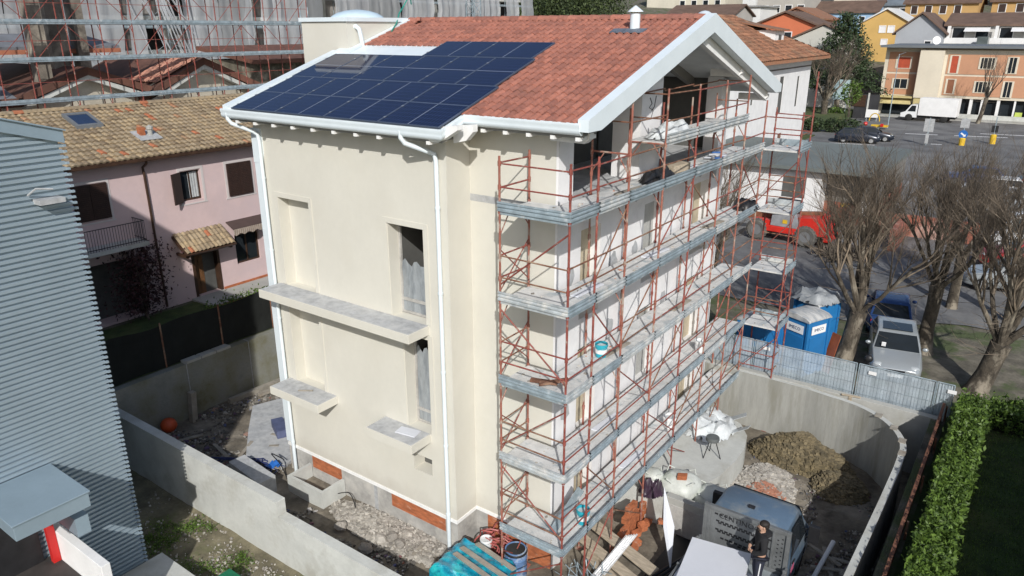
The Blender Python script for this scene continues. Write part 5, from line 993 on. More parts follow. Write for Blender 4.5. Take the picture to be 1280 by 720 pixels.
far_scaffold('wrapped_scaffold', 'grey tube scaffold hung with white netting along the large concrete block', -60.6, -61.6, 4, 87.5, [2.6, 5.6, 8.6, 11.6, 14.6, 17.6, 20.6], 22.5, 3.0, M['galv'], .04)
Ns = [(4, 14.5, .3, 0, 0), (14.5, 23.6, .9, 0, 0), (24.2, 25.6, .3, 0, 0), (29.6, 33.1, .9, 0, .4), (33.3, 36.3, .4, 1, .2), (36.0, 37.3, .6, 0, -.9), (38.2, 43.8, 1.0, 0, 0), (43.8, 46.2, .6, 1, .3), (48, 53.0, .9, 0, .4), (53, 58.5, .8, 1, -.3), (58.7, 64.5, .9, 0, 0), (65.5, 72, .8, 0, .3), (72.5, 79, .7, 0, -.3), (80.5, 83.5, .6, 0, .3), (84.3, 87.5, .6, 0, 0)]
for a, b_, am, g_, sh in Ns:
    t = None; mb = MB(); nu, nv = max(6, int((b_ - a) * 4)), 16; vs = []; ph_ = random.uniform(0, 9)
    for j in range(nv + 1):
        f = j / nv; z = .3 + 21.5 * f
        for i in range(nu + 1):
            u = i / nu; y = a + (b_ - a) * u + sh * 2.2 * (1 - f) * (u - .5) * abs(math.sin(f * 6)) + .25 * gnoise(f * 5, u * 2, ph_)
            vs.append((-60.3 + am * .28 * (gnoise(y * 1.3 + ph_, f * 1.5) + .6 * gnoise(y * 3.1, f * 2, ph_)) + .25 * math.sin(f * math.pi * 7) ** 2, y, z))
    mb.add(vs, [(j * (nu + 1) + i, j * (nu + 1) + i + 1, (j + 1) * (nu + 1) + i + 1, (j + 1) * (nu + 1) + i) for j in range(nv) for i in range(nu)], 0, .5)
    nn = mb.build('netting', M['net_grey'] if g_ else M['net'], bpy.data.objects['wrapped_scaffold'], smooth=True)
mb = MB()
for k in range(16): y = 25 + random.uniform(0, 5); mb.tube([(-60.2, y, 20), (-59.8, y + random.uniform(-1, 1.5), 14), (-60.0, y + random.uniform(0, 3), 9)], [.02, .09, .03], 4)
mb.build('torn_netting', M['net'], bpy.data.objects['wrapped_scaffold'])
# small stone shed between net and stair tower
t = thing('stone_shed', 'low dark stone shed in front of the netting, left of the stair tower', 'shed', (-44, 27, 0)); mb = MB(); mb.box(-48, -42, 23.5, 34, 0, 9.2); mb.build('wall', mat('stone_wall', (.13, .115, .085), .95, .35, 1.5, .6, 4, col2=(.30, .27, .22), c2scale=1.2), t); mb = MB(); mb.prism([(-41.4, 23, 9.0), (-48.6, 23, 9.9), (-48.6, 34.5, 9.9), (-41.4, 34.5, 9.0)], (0, 0, .3)); mb.build('roof', rb, t)
mb = MB(); 
for a in (-.35, .35): mb.bar((-39, 26.6 + a * .6, 0), (-39.2, 26.2 + a, 13), .05, 6)
tag(mb.build('steel_mast', M['galv'], None), 'pair of thin pale steel poles in front of the stone shed', 'pole')
# lattice crane mast against the netting
t = thing('crane_mast', 'grey lattice crane mast in front of the netting, above the ridge of the red roof', 'crane', (-50, 60.5, 0)); mb = MB()
cx, cy = -50.5, 60.6
for sx in (-.6, .6):
    for sy in (-.6, .6): mb.bar((cx + sx, cy + sy, 0), (cx + sx, cy + sy, 24), .06, 4)
for k in range(20):
    z = k * 1.2
    for (a, b_), (c, d) in (((-.6, -.6), (.6, -.6)), ((.6, -.6), (.6, .6)), ((.6, .6), (-.6, .6)), ((-.6, .6), (-.6, -.6))): mb.bar((cx + a, cy + b_, z), (cx + c, cy + d, z + 1.2), .035, 4); mb.bar((cx + a, cy + b_, z), (cx + c, cy + d, z), .03, 4)
mb.build('lattice', M['galv'], t)
# ------------------------------------------------------------------ vehicles
def loft(mb, st, ring, mi=0):
    k = None; vs = []
    for s in st: r = ring(*s); k = len(r); vs += r
    n = len(st); mb.add(vs, [(i * k + j, i * k + (j + 1) % k, (i + 1) * k + (j + 1) % k, (i + 1) * k + j) for i in range(n - 1) for j in range(k)] + [tuple(range(k)), tuple(range((n - 1) * k, n * k))], mi, .5)
def make_car(name, label, paint, L=4.1, Wd=1.74, Ht=1.48, hood=.28, group=None, van=False):
    """front at +x; body loft, greenhouse, glass panels, four wheels, lamps, mirrors, bumpers, plates"""
    t = local(name, label, 'car' if not van else 'van', group); h = Wd / 2; x = lambda f: L / 2 - f * L
    mb = MB(); ring = lambda px, w_, zb, zs, zt_, wt: [(px, -w_ * .9, zb), (px, w_ * .9, zb), (px, w_, zb + .12), (px, w_, zs), (px, wt, zt_), (px, wt * .5, zt_ + .02), (px, -wt * .5, zt_ + .02), (px, -wt, zt_), (px, -w_, zs), (px, -w_, zb + .12)]
    zb = .95 if not van else 1.02
    loft(mb, [(x(0), h * .78, .32, .55, .62, h * .72), (x(.03), h * .9, .24, .62, .72, h * .8), (x(.10), h * .98, .2, .66, .80, h * .86), (x(hood), h, .2, .78, zb, h * .92), (x(.5), h, .2, .82, zb + .01, h * .94), (x(.85), h, .2, .84, zb + .03, h * .92), (x(.96), h * .95, .24, .82, zb, h * .88), (x(1), h * .86, .34, .7, .86, h * .8)], ring)
    body = mb.build('body', paint, t, smooth=True, bevel=.02)
    f0, f1, r0, r1 = (hood - .02, hood + .20, .80, .965) if not van else (hood - .05, hood + .1, .95, .985)
    wb, wt = h * .93, h * .74; B0, B1, T0, T1 = x(f0), x(r1), x(f1), x(r0)
    mb = MB(); lo = [(B0, -wb, zb), (B0, wb, zb), (B1, wb, zb + .02), (B1, -wb, zb + .02)]; md = [((B0 + T0 * 3) / 4, -wt * 1.06, Ht - .07), ((B0 + T0 * 3) / 4, wt * 1.06, Ht - .07), ((B1 + 3 * T1) / 4, wt * 1.06, Ht - .07), ((B1 + 3 * T1) / 4, -wt * 1.06, Ht - .07)]; tp = [(T0, -wt, Ht - .02), (T0, wt, Ht - .02), (T1, wt, Ht - .02), (T1, -wt, Ht - .02)]; cr = [(T0 * .8 + T1 * .2, -wt * .7, Ht), (T0 * .8 + T1 * .2, wt * .7, Ht), (T1 * .8 + T0 * .2, wt * .7, Ht), (T1 * .8 + T0 * .2, -wt * .7, Ht)]
    mb.add(lo + md + tp + cr, [(4 * q + i, 4 * q + (i + 1) % 4, 4 * q + 4 + (i + 1) % 4, 4 * q + 4 + i) for q in range(3) for i in range(4)] + [(12, 13, 14, 15)], 0, .5); mb.build('roof_shell', paint, t, smooth=True, bevel=.03)
    def glass(a, b_, c, d, nm, s=.9, off=.012):
        P_ = [Vector(p) for p in (a, b_, c, d)]; ce = sum(P_, Vector()) / 4; nn = (P_[1] - P_[0]).cross(P_[3] - P_[0]).normalized()
        if nn.dot(ce - Vector((0, 0, .9))) < 0: nn = -nn
        mb = MB(); mb.quad(*[ce + (p - ce) * s + nn * off for p in P_]); mb.build(nm, M['glass'], t)
    glass(lo[0], lo[1], md[1], md[0], 'windscreen', .93); glass(lo[2], lo[3], md[3], md[2], 'rear_window', .88)
    for sgn, (a, b_, c, d) in ((1, (lo[1], lo[2], md[2], md[1])), (-1, (lo[0], lo[3], md[3], md[0]))):
        A, B_, C_, D_ = map(Vector, (a, b_, c, d)); 
        m1, m2 = A.lerp(B_, .5), D_.lerp(C_, .5)
        glass(A.lerp(B_, .12), m1, m2, D_.lerp(C_, .02), 'side_window', .88); 
        if not van: glass(m1, A.lerp(B_, .93), D_.lerp(C_, .97), m2, 'side_window', .88)
    for fx in (.19, .80):
        for sg in (-1, 1):
            mb = MB(); ax = (Vector((1, 0, 0)), Vector((0, 0, 1)), Vector((0, sg, 0))); c = (x(fx), sg * (h - .19), .31)
            mb.lathe([(.20, .0), (.30, .02), (.315, .06), (.315, .15), (.29, .19), (.2, .19)], c, 18, 0, ax, False); wv = mb.build('wheel', M['rubber'], t, smooth=True); mb = MB(); mb.lathe([(.2, .185), (.19, .17), (.06, .18), (0, .19)], c, 12, 0, ax); mb.build('rim', M['alu'], wv, smooth=True)
    for sg in (-1, 1):
        mb = MB(); mb.ball((x(.055), sg * h * .66, .68), .16, .20, .085, 12, 8); mb.build('headlight', mat('lamp_lens', (.42, .45, .47), .1, .05, 4), t, smooth=True)
        mb = MB(); mb.obox((x(.985), sg * h * .74, .72), (.05, 0, 0), (0, .1, 0), (0, 0, .11)); mb.build('tail_light', M['red_paint'], t, bevel=.01)
        mb = MB(); mb.ball((x(f0 + .09), sg * (h + .09), zb + .04), .06, .1, .075, 8, 6); mb.build('mirror', paint, t, smooth=True)
    mb = MB(); mb.obox((x(0) + .02, 0, .38), (.03, 0, 0), (0, h * .62, 0), (0, 0, .05)); mb.obox((x(0) + .03, 0, .58), (.03, 0, 0), (0, h * .34, 0), (0, 0, .045)); mb.build('grille', M['black'], t)
    mb = MB(); mb.obox((x(0) + .05, 0, .42), (.006, 0, 0), (0, .25, 0), (0, 0, .055)); mb.build('number_plate', M['white_paint'], t)
    return t
c1 = make_car('parked_car', 'silver hatchback parked nose to the mesh fence under the bare trees', M['silver_car'], 4.1, 1.74, 1.46); place(c1, (4.12, 17.3, gz(4.1, 17)), R_(-79))
mb = MB(); mb.obox((-.25, 0, 1.465), (.42, 0, 0), (0, .5, 0), (0, 0, .006)); mb.build('sunroof', M['glass'], c1)
mb = MB(); mb.obox((.95, -.45, 1.12), (.02, 0, -.01), (0, .07, 0), (.02, 0, .07)); mb.build('permit_card', M['white_paint'], c1)
c2 = make_car('parked_car', 'dark blue hatchback parked behind the silver one, beside the tree trunk', M['blue_car'], 3.9, 1.68, 1.50); place(c2, (3.2, 21.5, gz(3, 21) + .02), R_(100))
c3 = make_car('parked_car', 'silver blue car in the right hand row, the nearest one behind the rightmost bare tree', M['silver_car'], 4.2, 1.74, 1.48); place(c3, (7.2, 29.6, gz(7, 29.6) + .03), R_(190))
c4 = make_car('parked_car', 'red car in the right hand row between the silver blue car and the white van', M['red_car'], 4.1, 1.72, 1.46); place(c4, (7.5, 33.4, gz(7, 33.4) + .03), R_(190))
c5 = make_car('parked_van', 'white van in the right hand row behind the red car', M['white_car'], 4.7, 1.9, 2.0, .2, van=True); place(c5, (7.5, 37.2, gz(7, 37.2) + .03), R_(190))
c6 = make_car('parked_car', 'second red car in the right hand row, beyond the white van', M['red_car'], 4.0, 1.7, 1.45); place(c6, (7.8, 41.2, gz(7, 41) + .03), R_(188))
for x, y, a, pm, lab in ((4.2, 47, 190, M['dark_car'], 'dark car in the middle of the car park, seen through the bare crowns'), (4.9, 50.2, 190, M['white_car'], 'white car in the middle of the car park, beyond the dark one'), (6.1, 46, 190, M['silver_car'], 'silver car in the middle of the car park, right of the dark one'), (6.9, 52.5, 190, M['red_car'], 'red car in the middle of the car park, farthest right'), (3.2, 54.5, 190, M['blue_car'], 'blue car in the middle of the car park, farthest left')):
    place(make_car('distant_car', lab, pm, 4.2, 1.75, 1.48), (x, y, gz(x, y) + .02), R_(a))
for k, (x, y, a, pm, lab) in enumerate(((-9.2, 73.5, 12, M['dark_car'], 'dark saloon car by the street hedge, the nearer of two'), (-8.3, 75.9, 12, M['dark_car'], 'dark saloon car by the street hedge, the farther of two'), (-25.5, 137, 100, M['white_car'], 'small white car climbing the side street by the dark conifer'))):
    place(make_car('distant_car', lab, pm, 4.4, 1.78, 1.5), (x, y, .03 if k < 2 else hill(x, y) + .25), R_(a))
mb = MB(); c = Vector((4.0, 12.32, 1.3)); mb.ball(c, .13, .1, .13, 10, 8); mb.bar((4.0, 12.25, .9), (4.0, 12.3, 1.25), .012, 5); mb.bar((4.0, 12.25, 1.06), (4.3, 12.25, 1.08), .035, 6); tag(mb.build('site_lamp', M['black'], None, smooth=True), 'round black site lamp clipped to the mesh fence in front of the silver car', 'lamp')
# ------------------------------------------------------------------ portable toilets
def toilet(name, label, x, y, rz, text=True):
    t = local(name, label, 'toilet', 'blue portable toilets by the fence'); w_ = .56
    mb = MB(); mb.box(-w_, w_, -w_, w_, 0, 2.12)
    for s in (-1, 1):
        for q in (-1, 1): mb.box(s * w_ - .05, s * w_ + .05, q * w_ - .05, q * w_ + .05, 0, 2.14)
    for k in range(5): z = .2 + k * .3; 
    mb.box(-w_ - .02, w_ + .02, -w_ - .02, w_ + .02, 0, .12); mb.box(w_, w_ + .02, -.42, .42, .3, 1.5); mb.box(-.42, .42, -w_ - .02, -w_, .3, 1.5)
    mb.build('cabin', M['blue_toilet'], t, bevel=.012)
    mb = MB(); n = 12
    prof = [(-.62, 2.12), (-.62, 2.18), (-.45, 2.27), (0, 2.33), (.45, 2.27), (.62, 2.18), (.62, 2.12)]
    mb.add([(px, -.62, z) for px, z in prof] + [(px, -.62 + .1, z + .03) for px, z in prof] + [(px, .52, z + .03) for px, z in prof] + [(px, .62, z) for px, z in prof], [(r * 7 + i, r * 7 + i + 1, r * 7 + 8 + i, r * 7 + 7 + i) for r in range(3) for i in range(6)] + [tuple(range(7)), tuple(range(21, 28))], 0, .5)
    mb.build('roof', mat('grey_dusty_roof', (.52, .52, .51), .7, .2, 2.5, col2=(.26, .29, .32), c2scale=1.6, c2lo=.48, c2hi=.62, stretch=(1, 3, 1)), t, smooth=True)
    mb = MB(); mb.box(-.44, .44, w_ + .0, w_ + .03, .15, 1.95); mb.build('door', M['blue_toilet'], t, bevel=.01)
    if text:
        for nm, loc, ux in (('sign_plate', (0, -w_ - .03, 1.78), (1, 0, 0)), ('sign_plate', (w_ + .03, 0, 1.78), (0, 1, 0))):
            mb = MB(); U = Vector(ux); nn = U.cross(Vector((0, 0, 1))); mb.obox(loc, U * .38, nn * .006, (0, 0, .16)); s_ = mb.build('sign_plate', M['white_paint'], t); text_mesh('IMECO', .17, Vector(loc) + nn * .009, ux, (0, 0, 1), mat('sign_navy', (.02, .05, .13), .5, .05, 5), 'lettering', s_)
    return place(t, (x, y, gz(x, y) + .01), rz)
toilet('portable_toilet', 'blue portable toilet with white lettering plates, middle one beside the leaning red board', 1.35, 14.85, R_(-24))
toilet('portable_toilet', 'blue portable toilet seen through the scaffold, the leftmost one', .1, 13.5, R_(-12), False)
toilet('portable_toilet', 'blue portable toilet with a grey sheet on its roof, standing behind the others', 1.25, 16.75, R_(-28), False)
crumple('grey_tarpaulin', 'crumpled grey tarpaulin on the rear blue toilet', 'tarpaulin', (1.2, 16.75, 1.58), (.85, .8), .55, mat('grey_tarp', (.27, .29, .31), .5, .2, 2, .5, 6), 27, .15, -.1)
mb = MB(); mb.strut((2.2, 15.0, -.72), (2.4, 15.3, .75), .4, .04); tag(mb.build('red_board', mat('red_brown_board', (.28, .075, .03), .7, .2, 3), None), 'red brown board leaning between the toilet and the tree trunk', 'board')
# ------------------------------------------------------------------ telehandler
t = local('telehandler', 'red telescopic handler with grey cab parked in the yard behind the scaffold', 'telehandler')
mb = MB(); mb.box(-1.9, 1.9, -.7, .7, .62, .95); mb.prism([(-1.9, -.9, .9), (-.5, -.9, .9), (-.5, -.9, 1.25), (-1.7, -.9, 1.2)], (0, .5, 0)); mb.prism([(.9, -1.0, .75), (2.5, -1.0, .75), (2.6, -1.0, 1.5), (1.9, -1.0, 1.75), (.9, -1.0, 1.6)], (0, 1.0, 0)); mb.box(1.95, 2.75, -.95, -.2, .75, 1.5); mb.box(1.95, 2.6, .0, .85, .7, 1.25); mb.box(-1.2, 1.0, -1.08, -.6, .62, .98); mb.build('chassis', M['machine_red'], t, bevel=.04)
mb = MB(); mb.box(2.5, 2.9, -.95, .95, .45, .72); mb.box(2.2, 2.55, -.5, .5, 1.4, 1.95); mb.build('counterweight', M['machine_red'], t, bevel=.03)
mb = MB(); mb.prism([(-.55, -1.02, 1.0), (1.0, -1.02, 1.0), (1.15, -1.02, 1.5), (.7, -1.02, 1.75), (-.5, -1.02, 1.62)], (0, .75, 0)); mb.build('engine_cover', mat('machine_grey', (.30, .31, .33), .5, .15, 3), t, bevel=.05); mb = MB(); mb.box(.15, .42, -1.045, -1.02, 1.2, 1.42); mb.build('warning_sticker', M['yellow'], t)
mb = MB()
for x, y in ((-.45, -.95), (.75, -.95), (-.45, -.1), (.75, -.1)): mb.bar((x, y, 1.5), (x * .9, y, 2.45), .05, 6)
mb.box(-.5, .75, -1.0, -.05, 2.42, 2.5); cb = mb.build('cab', M['black'], t); mb = MB(); mb.box(-.44, .72, -.92, -.13, 1.6, 2.42); mb.build('cab_glass', M['glass'], cb)
mb = MB(); mb.strut((2.2, .35, 1.75), (-2.9, .35, 1.05), .32, .38); mb.strut((-2.9, .35, 1.0), (-3.3, .35, .5), .25, .3); mb.build('boom', mat('boom_brown', (.28, .11, .06), .6, .2, 3), t, bevel=.02)
mb = MB(); mb.box(-3.45, -3.35, -.6, 1.2, .1, .7)
for y in (-.4, .8): mb.box(-4.5, -3.4, y, y + .12, .1, .16)
mb.build('fork', M['black'], t)
for x in (-1.35, 1.55):
    for sg in (-1, 1):
        ax = (Vector((1, 0, 0)), Vector((0, 0, 1)), Vector((0, sg, 0))); c = (x, sg * .78, .62); mb = MB(); mb.lathe([(.3, .05), (.5, .0), (.61, .06), (.62, .3), (.52, .38), (.32, .36)], c, 22, 0, ax, False)
        for k in range(20): a = k * .314; mb.obox((c[0] + .62 * math.cos(a), c[1] + sg * .19, c[2] + .62 * math.sin(a)), (.05 * math.sin(a), 0, -.05 * math.cos(a)), (0, .14, 0), (.025 * math.cos(a), 0, .025 * math.sin(a)))
        wv = mb.build('wheel', mat('dusty_rubber', (.13, .125, .115), .95, .2, 4), t, smooth=True); mb = MB(); mb.lathe([(.33, .34), (.3, .26), (.12, .28), (.1, .33), (0, .33)], c, 16, 0, ax); mb.build('rim', M['alu'], wv, smooth=True)
place(t, (-4.45, 32.3, gz(-4.4, 32)), R_(-4))
# logs, junk heap by the machine
mb = MB()
for k in range(500):
    x, y = -.9 + random.gauss(0, .6), 30.6 + random.gauss(0, .7); a, b_ = random.uniform(0, 3.1), random.uniform(-.5, .5); l = random.uniform(.2, .8); mb.bar((x, y, random.uniform(-.6, -.2)), (x + l * math.cos(a), y + l * math.sin(a), random.uniform(-.6, -.1)), random.uniform(.01, .04), 4)
tag(mb.build('brushwood', M['twig'], None, fixn=False), 'heap of cut brushwood beside the red machine', 'brushwood', kind='stuff')
# ------------------------------------------------------------------ bare pollarded trees
def bare_tree(label, x, y, h, seed, trunk_r=.32, spread=1.0, nl=7, lean=(0, 0), fork=2.0, group='bare trees along the car park', tw=1.0, nsub=(6, 7, 9)):
    """tapered trunk, steep limbs, three orders of branches and thin twigs, with a few stray low shoots"""
    rng = random.Random(seed); z0 = gz(x, y); t = thing('bare_tree', label, 'tree', (x, y, z0), 0, group); tm = MB(); bmh = MB()
    top = Vector((x + lean[0], y + lean[1], z0 + fork)); base = Vector((x, y, z0 - .1))
    tm.tube([base, base + Vector((0, 0, .15)), base.lerp(top, .35) + Vector((rng.gauss(0, .05), rng.gauss(0, .05), 0)), base.lerp(top, .75), top], [trunk_r * 1.55, trunk_r * 1.15, trunk_r, trunk_r * .95, trunk_r * 1.05], 12)
    H_ = h - fork
    def grow(p, d, L, r, lev, mbx):
        k = (5, 4, 4, 3)[lev]; pts = [p]; dd = d.copy()
        for s in range(k): dd = (dd + Vector((rng.gauss(0, .13), rng.gauss(0, .13), rng.gauss(.07, .08)))).normalized(); pts.append(pts[-1] + dd * L / k)
        m_ = tm if lev == 0 else bmh; n_ = (8, 5, 3, 3)[lev]; m_.tube(pts, [r * (1 - .55 * i / k) for i in range(k + 1)], n_, 0, rng.random())
        if lev == 0: m_.ball(pts[-1], r * .62, r * .62, r * .5, 8, 6, 0, .2)
        if lev == 3: return
        for c in range(nsub[lev] + rng.randint(0, 1)):
            f = rng.uniform(.35, 1.0) if lev else rng.uniform(.45, 1.0); f = 1.0 if c == 0 else f; i = min(int(f * k), k - 1); q = pts[i].lerp(pts[i + 1], f * k - i)
            az = rng.uniform(0, 6.28); sp = rng.uniform(.25, .75) * (1, 1, 1.15)[lev]; e = dd.orthogonal().normalized(); e = (Matrix.Rotation(az, 3, dd) @ e); nd = (dd + e * sp + Vector((0, 0, .18))).normalized()
            grow(q, nd, L * rng.uniform(.42, .72) * (1, 1, .95)[lev], r * (.40, .38, .32)[lev] * rng.uniform(.8, 1.1), lev + 1, m_)
    for i in range(nl):
        a = 2 * math.pi * i / nl + rng.uniform(-.35, .35); tl = rng.uniform(.25, .8) * spread
        grow(top - Vector((0, 0, rng.uniform(.05, .3))), Vector((math.cos(a) * tl, math.sin(a) * tl, 1)).normalized(), H_ * rng.uniform(.48, .62), trunk_r * rng.uniform(.30, .42) * (1 + .0 * tw), 0, tm)
    for k in range(26):                                              # stray shoots on trunk and limbs
        p = Vector((x + lean[0] * .6 + rng.gauss(0, .25), y + lean[1] * .6 + rng.gauss(0, .25), z0 + rng.uniform(fork * .7, fork + H_ * .3))); az = rng.uniform(0, 6.28); dd = Vector((math.cos(az), math.sin(az), rng.uniform(-.3, .4))); pts = [p]
        for s in range(5): dd = (dd + Vector((rng.gauss(0, .28), rng.gauss(0, .28), rng.gauss(.03, .2)))).normalized(); pts.append(pts[-1] + dd * rng.uniform(.25, .42))
        bmh.tube(pts, [.014, .012, .01, .008, .006, .003], 3, 0, rng.random())
    if tw > 1: bmh.v = [tuple(v) for v in bmh.v]
    tm.build('trunk', M['bark'], t, smooth=True, fixn=False); bmh.build('crown', M['twig'], t, fixn=False)
    return t
bare_tree('thick forked bare tree beside the toilets, its trunk left of the silver car', 2.5, 16.8, 8.0, 3, .32, 1.0, 8, (.2, .3), 1.9)
bare_tree('bare tree with straight trunk behind and right of the silver car', 4.96, 19.3, 8.1, 5, .26, .85, 8, (0, 0), 2.8)
bare_tree('bare tree at the right edge beside the hedge, with pale knotted trunk', 7.0, 16.7, 7.7, 8, .34, 1.1, 8, (.4, .2), 1.8)
bare_tree('bare tree over the right hand row of cars', 7.6, 25.0, 7.4, 12, .26, 1.0, 7, (0, 0), 2.4)
bare_tree('bare tree between the straight trunked tree and the row of cars', 5.2, 25.5, 7.2, 13, .22, 1.0, 7, (0, 0), 2.6)
bare_tree('slender bare tree behind the scaffold, in front of the white house', -7.2, 26, 7.2, 14, .2, 1.0, 6, (0, 0), 1.2)
bare_tree('small bare tree behind the far end of the scaffold, half hidden by its decks', -4.6, 21, 6.2, 15, .16, 1.1, 6, (0, 0), 1.0)
bare_tree('street tree without leaves in front of the orange building', -.4, 100, 8.5, 18, .24, 1.0, 6, (.4, 0), 3.2, 'street trees', nsub=(4, 4, 4))
# ------------------------------------------------------------------ low building behind the car park
t = thing('flat_roof_shed', 'low flat roofed store with brick red base wall behind the red handler', 'shed', (-6, 42, 0))
mb = MB(); mb.box(-16, -3.6, 36, 47, -.9, 3.1, 0); mb.box(-3.6, -.6, 37.5, 47, 1.0, 3.1, 1); mb.box(-3.6, -.6, 37.45, 47, -.9, 1.0, 2); mb.build('wall', [M['white_paint'], mat('grey_timber_cladding', (.20, .19, .175), .9, .15, 1.5, wave=(3, 'X', 0, (.10, .095, .085))), mat('brick_red_base', (.30, .10, .06), .9, .15, 1.2)], t)
mb = MB(); mb.box(-16.4, -.3, 35.4, 47.4, 3.1, 3.32); mb.build('roof', mat('green_grey_roofing', (.145, .165, .16), .85, .1, .25), t)
mb = MB(); mb.box(-5.9, -4.5, 35.94, 36, 1.3, 2.6); mb.build('window', M['dark'], t); mb = MB(); mb.box(-1.4, -.7, 37.40, 37.46, .3, 1.2); mb.build('notice', M['white_paint'], t); mb = MB(); mb.box(-2.6, -2.1, 37.40, 37.46, .75, .95); mb.build('yellow_plate', M['yellow'], t)
mb = MB(); mb.box(-.3, 5.2, 36.6, 36.85, -.9, .9); mb.box(1.1, 1.5, 33, 36.6, -.9, .8); tag(mb.build('brick_wall', mat('brick_red_wall', (.33, .12, .08), .9, .2, 1.5, col2=(.45, .33, .28), c2scale=.6), None), 'low brick red wall seen through the bare branches of the car park', 'wall')
# ------------------------------------------------------------------ white house behind the gable
t = thing('white_house', 'tall white house with brown hipped roof right behind the red roof gable', 'house', (-18, 58, 0))
mb = MB(); wh = [(49.5, 50.0, 5.5, 6.3, .04, 1), (56.9, 58.1, 4.2, 7.4, .05, 1), (62.3, 63.0, 4.4, 7.2, .05, 1), (58.0, 59.2, .3, 2.3, .05, 2)]
hole_wall(mb, lambda u, z: (-13, u, z), 42, 66.5, 0, 8.7, wh, (-1, 0, 0)); mb.quad((-13, 66.5, 0), (-26, 66.5, 0), (-26, 66.5, 8.7), (-13, 66.5, 8.7)); mb.quad((-13, 42, 0), (-26, 42, 0), (-26, 42, 8.7), (-13, 42, 8.7)); mb.build('wall', [M['white_paint'], M['dark'], M['rust2']], t)
mb = MB(); mb.box(-13, -12.9, 42, 66.5, 8.0, 8.1); mb.build('cable_line', M['black'], t)
E_ = 8.9; z2 = 12.6; mb = MB(); q = [(-12.0, 41, E_), (-12.0, 69.5, E_), (-27, 69.5, E_), (-27, 41, E_), (-19.5, 50, z2), (-19.5, 61, z2)]
mb.add(q + [(a, b_, c - .25) for a, b_, c in q[:4]], [(0, 1, 5, 4), (2, 3, 4, 5), (3, 0, 4), (0, 1, 7, 6), (1, 2, 8, 7), (2, 3, 9, 8), (3, 0, 6, 9), (6, 7, 8, 9)]); mb.build('roof_base', M['tile_brown'], t)
ft = Vector((-7.5, 0, z2 - E_)); 
tile_roof((-12.0, 41, E_ + .03), (0, 1, 0), ft, 28.5, ft.length, .5, .6, lambda u, v: 9 * v / ft.length < u < 28.5 - 8.5 * v / ft.length, amp=.09, lift=.06).build('roof_tiles', M['tile_brown'], t)
fe = Vector((0, -8.5, z2 - E_)); tile_roof((-27, 69.5, E_ + .03), (1, 0, 0), fe, 15, fe.length, .5, .6, lambda u, v: 7.5 * v / fe.length < u < 15 - 7.5 * v / fe.length, amp=.09, lift=.06).build('roof_tiles', M['tile_brown'], t)
mb = MB(); mb.box(-17.6, -14.8, 60, 62.6, 9.6, 11.3); mb.prism([(-18, 59.6, 11.9), (-14.4, 59.6, 11.25), (-14.4, 63, 11.25), (-18, 63, 11.9)], (0, 0, .12), 1); mb.box(-14.82, -14.77, 61, 61.8, 10.1, 10.9, 2); mb.build('dormer', [M['white_paint'], M['tile_brown'], M['dark']], t)
mb = MB(); mb.lathe([(.8, 0), (.7, .4), (.3, .65), (0, .7)], (-18.5, 52, 12.2), 14); mb.build('roof_dome', mat('pale_dome', (.6, .66, .72), .3, .05, 1), t, smooth=True)
# ------------------------------------------------------------------ orange and cream corner building with shops
t = thing('shop_building', 'three storey orange and cream building with shops at street level', 'building', (-3, 110, 0)); OR = mat('orange_render', (.50, .265, .16), .9, .05, .4); CR = mat('cream_render', (.64, .58, .47), .9, .05, .4)
mb = MB(); mb.box(-13.4, 22, 106.2, 120, 0, 9.0, 1); mb.box(-12.9, -9.2, 106.15, 106.2, 2.75, 5.5, 0); mb.box(-12.9, -9.2, 106.15, 106.2, 5.75, 8.4, 0); mb.box(-8.9, -6.0, 104.7, 106.2, 2.5, 8.75, 1); mb.box(-8.95, -8.9, 104.75, 106.2, 2.7, 8.5, 0); mb.box(-6.0, 21, 105.3, 106.2, 2.6, 8.75, 1); mb.box(-5.6, 20.5, 105.24, 105.3, 2.95, 5.45, 0); mb.box(-5.6, 20.5, 105.24, 105.3, 5.7, 8.2, 0); mb.build('wall', [OR, CR], t)
mb = MB(); mb.box(-13.9, 22.5, 104.3, 120.5, 9.0, 9.3); mb.build('roof', mat('lead_roof', (.15, .165, .18), .6, .1, .4), t)
def win(x0, x1, z0, z1, y, n=2, m=None):
    mb = MB(); f_ = .09
    for a, b_, c, d in ((x0, x1, z1 - f_, z1), (x0, x1, z0, z0 + f_), (x0, x0 + f_, z0 + f_, z1 - f_), (x1 - f_, x1, z0 + f_, z1 - f_)): mb.box(a - .07, b_ + .07, y - .06, y, c, d)
    for k in range(1, n): xx = x0 + (x1 - x0) * k / n; mb.box(xx - .035, xx + .035, y - .05, y, z0 + f_, z1 - f_)
    w_ = mb.build('window', CR, t); mb = MB(); mb.box(x0 + f_, x1 - f_, y - .02, y - .01, z0 + f_, z1 - f_); mb.build('pane', m or M['glass'], w_)
RS = mat('red_blind', (.42, .07, .03), .7, .1, 2)
win(-11.9, -10.0, 6.2, 7.8, 106.15, 1, RS); win(-12.0, -10.0, 3.5, 4.9, 106.15, 2); win(-5.3, -4.2, 5.75, 8.1, 105.24, 1, RS); win(-5.3, -4.2, 3.1, 5.1, 105.24, 1, mat('brown_blind', (.25, .10, .05), .7, .1, 2))
for x0, x1, z0, n in ((-1.9, -.1, 6.4, 4), (4.2, 5.4, 6.4, 2), (8, 9.8, 6.4, 4), (-2.0, -.1, 3.4, 4), (3.8, 5.0, 3.4, 2), (8, 9.8, 3.4, 4), (13, 14.4, 6.4, 2), (13, 14.4, 3.4, 2)): win(x0, x1, z0, z0 + 1.5, 105.24, n)
win(1.2, 2.3, 5.9, 8.0, 105.24, 2); win(1.2, 2.3, 2.9, 5.0, 105.24, 2)
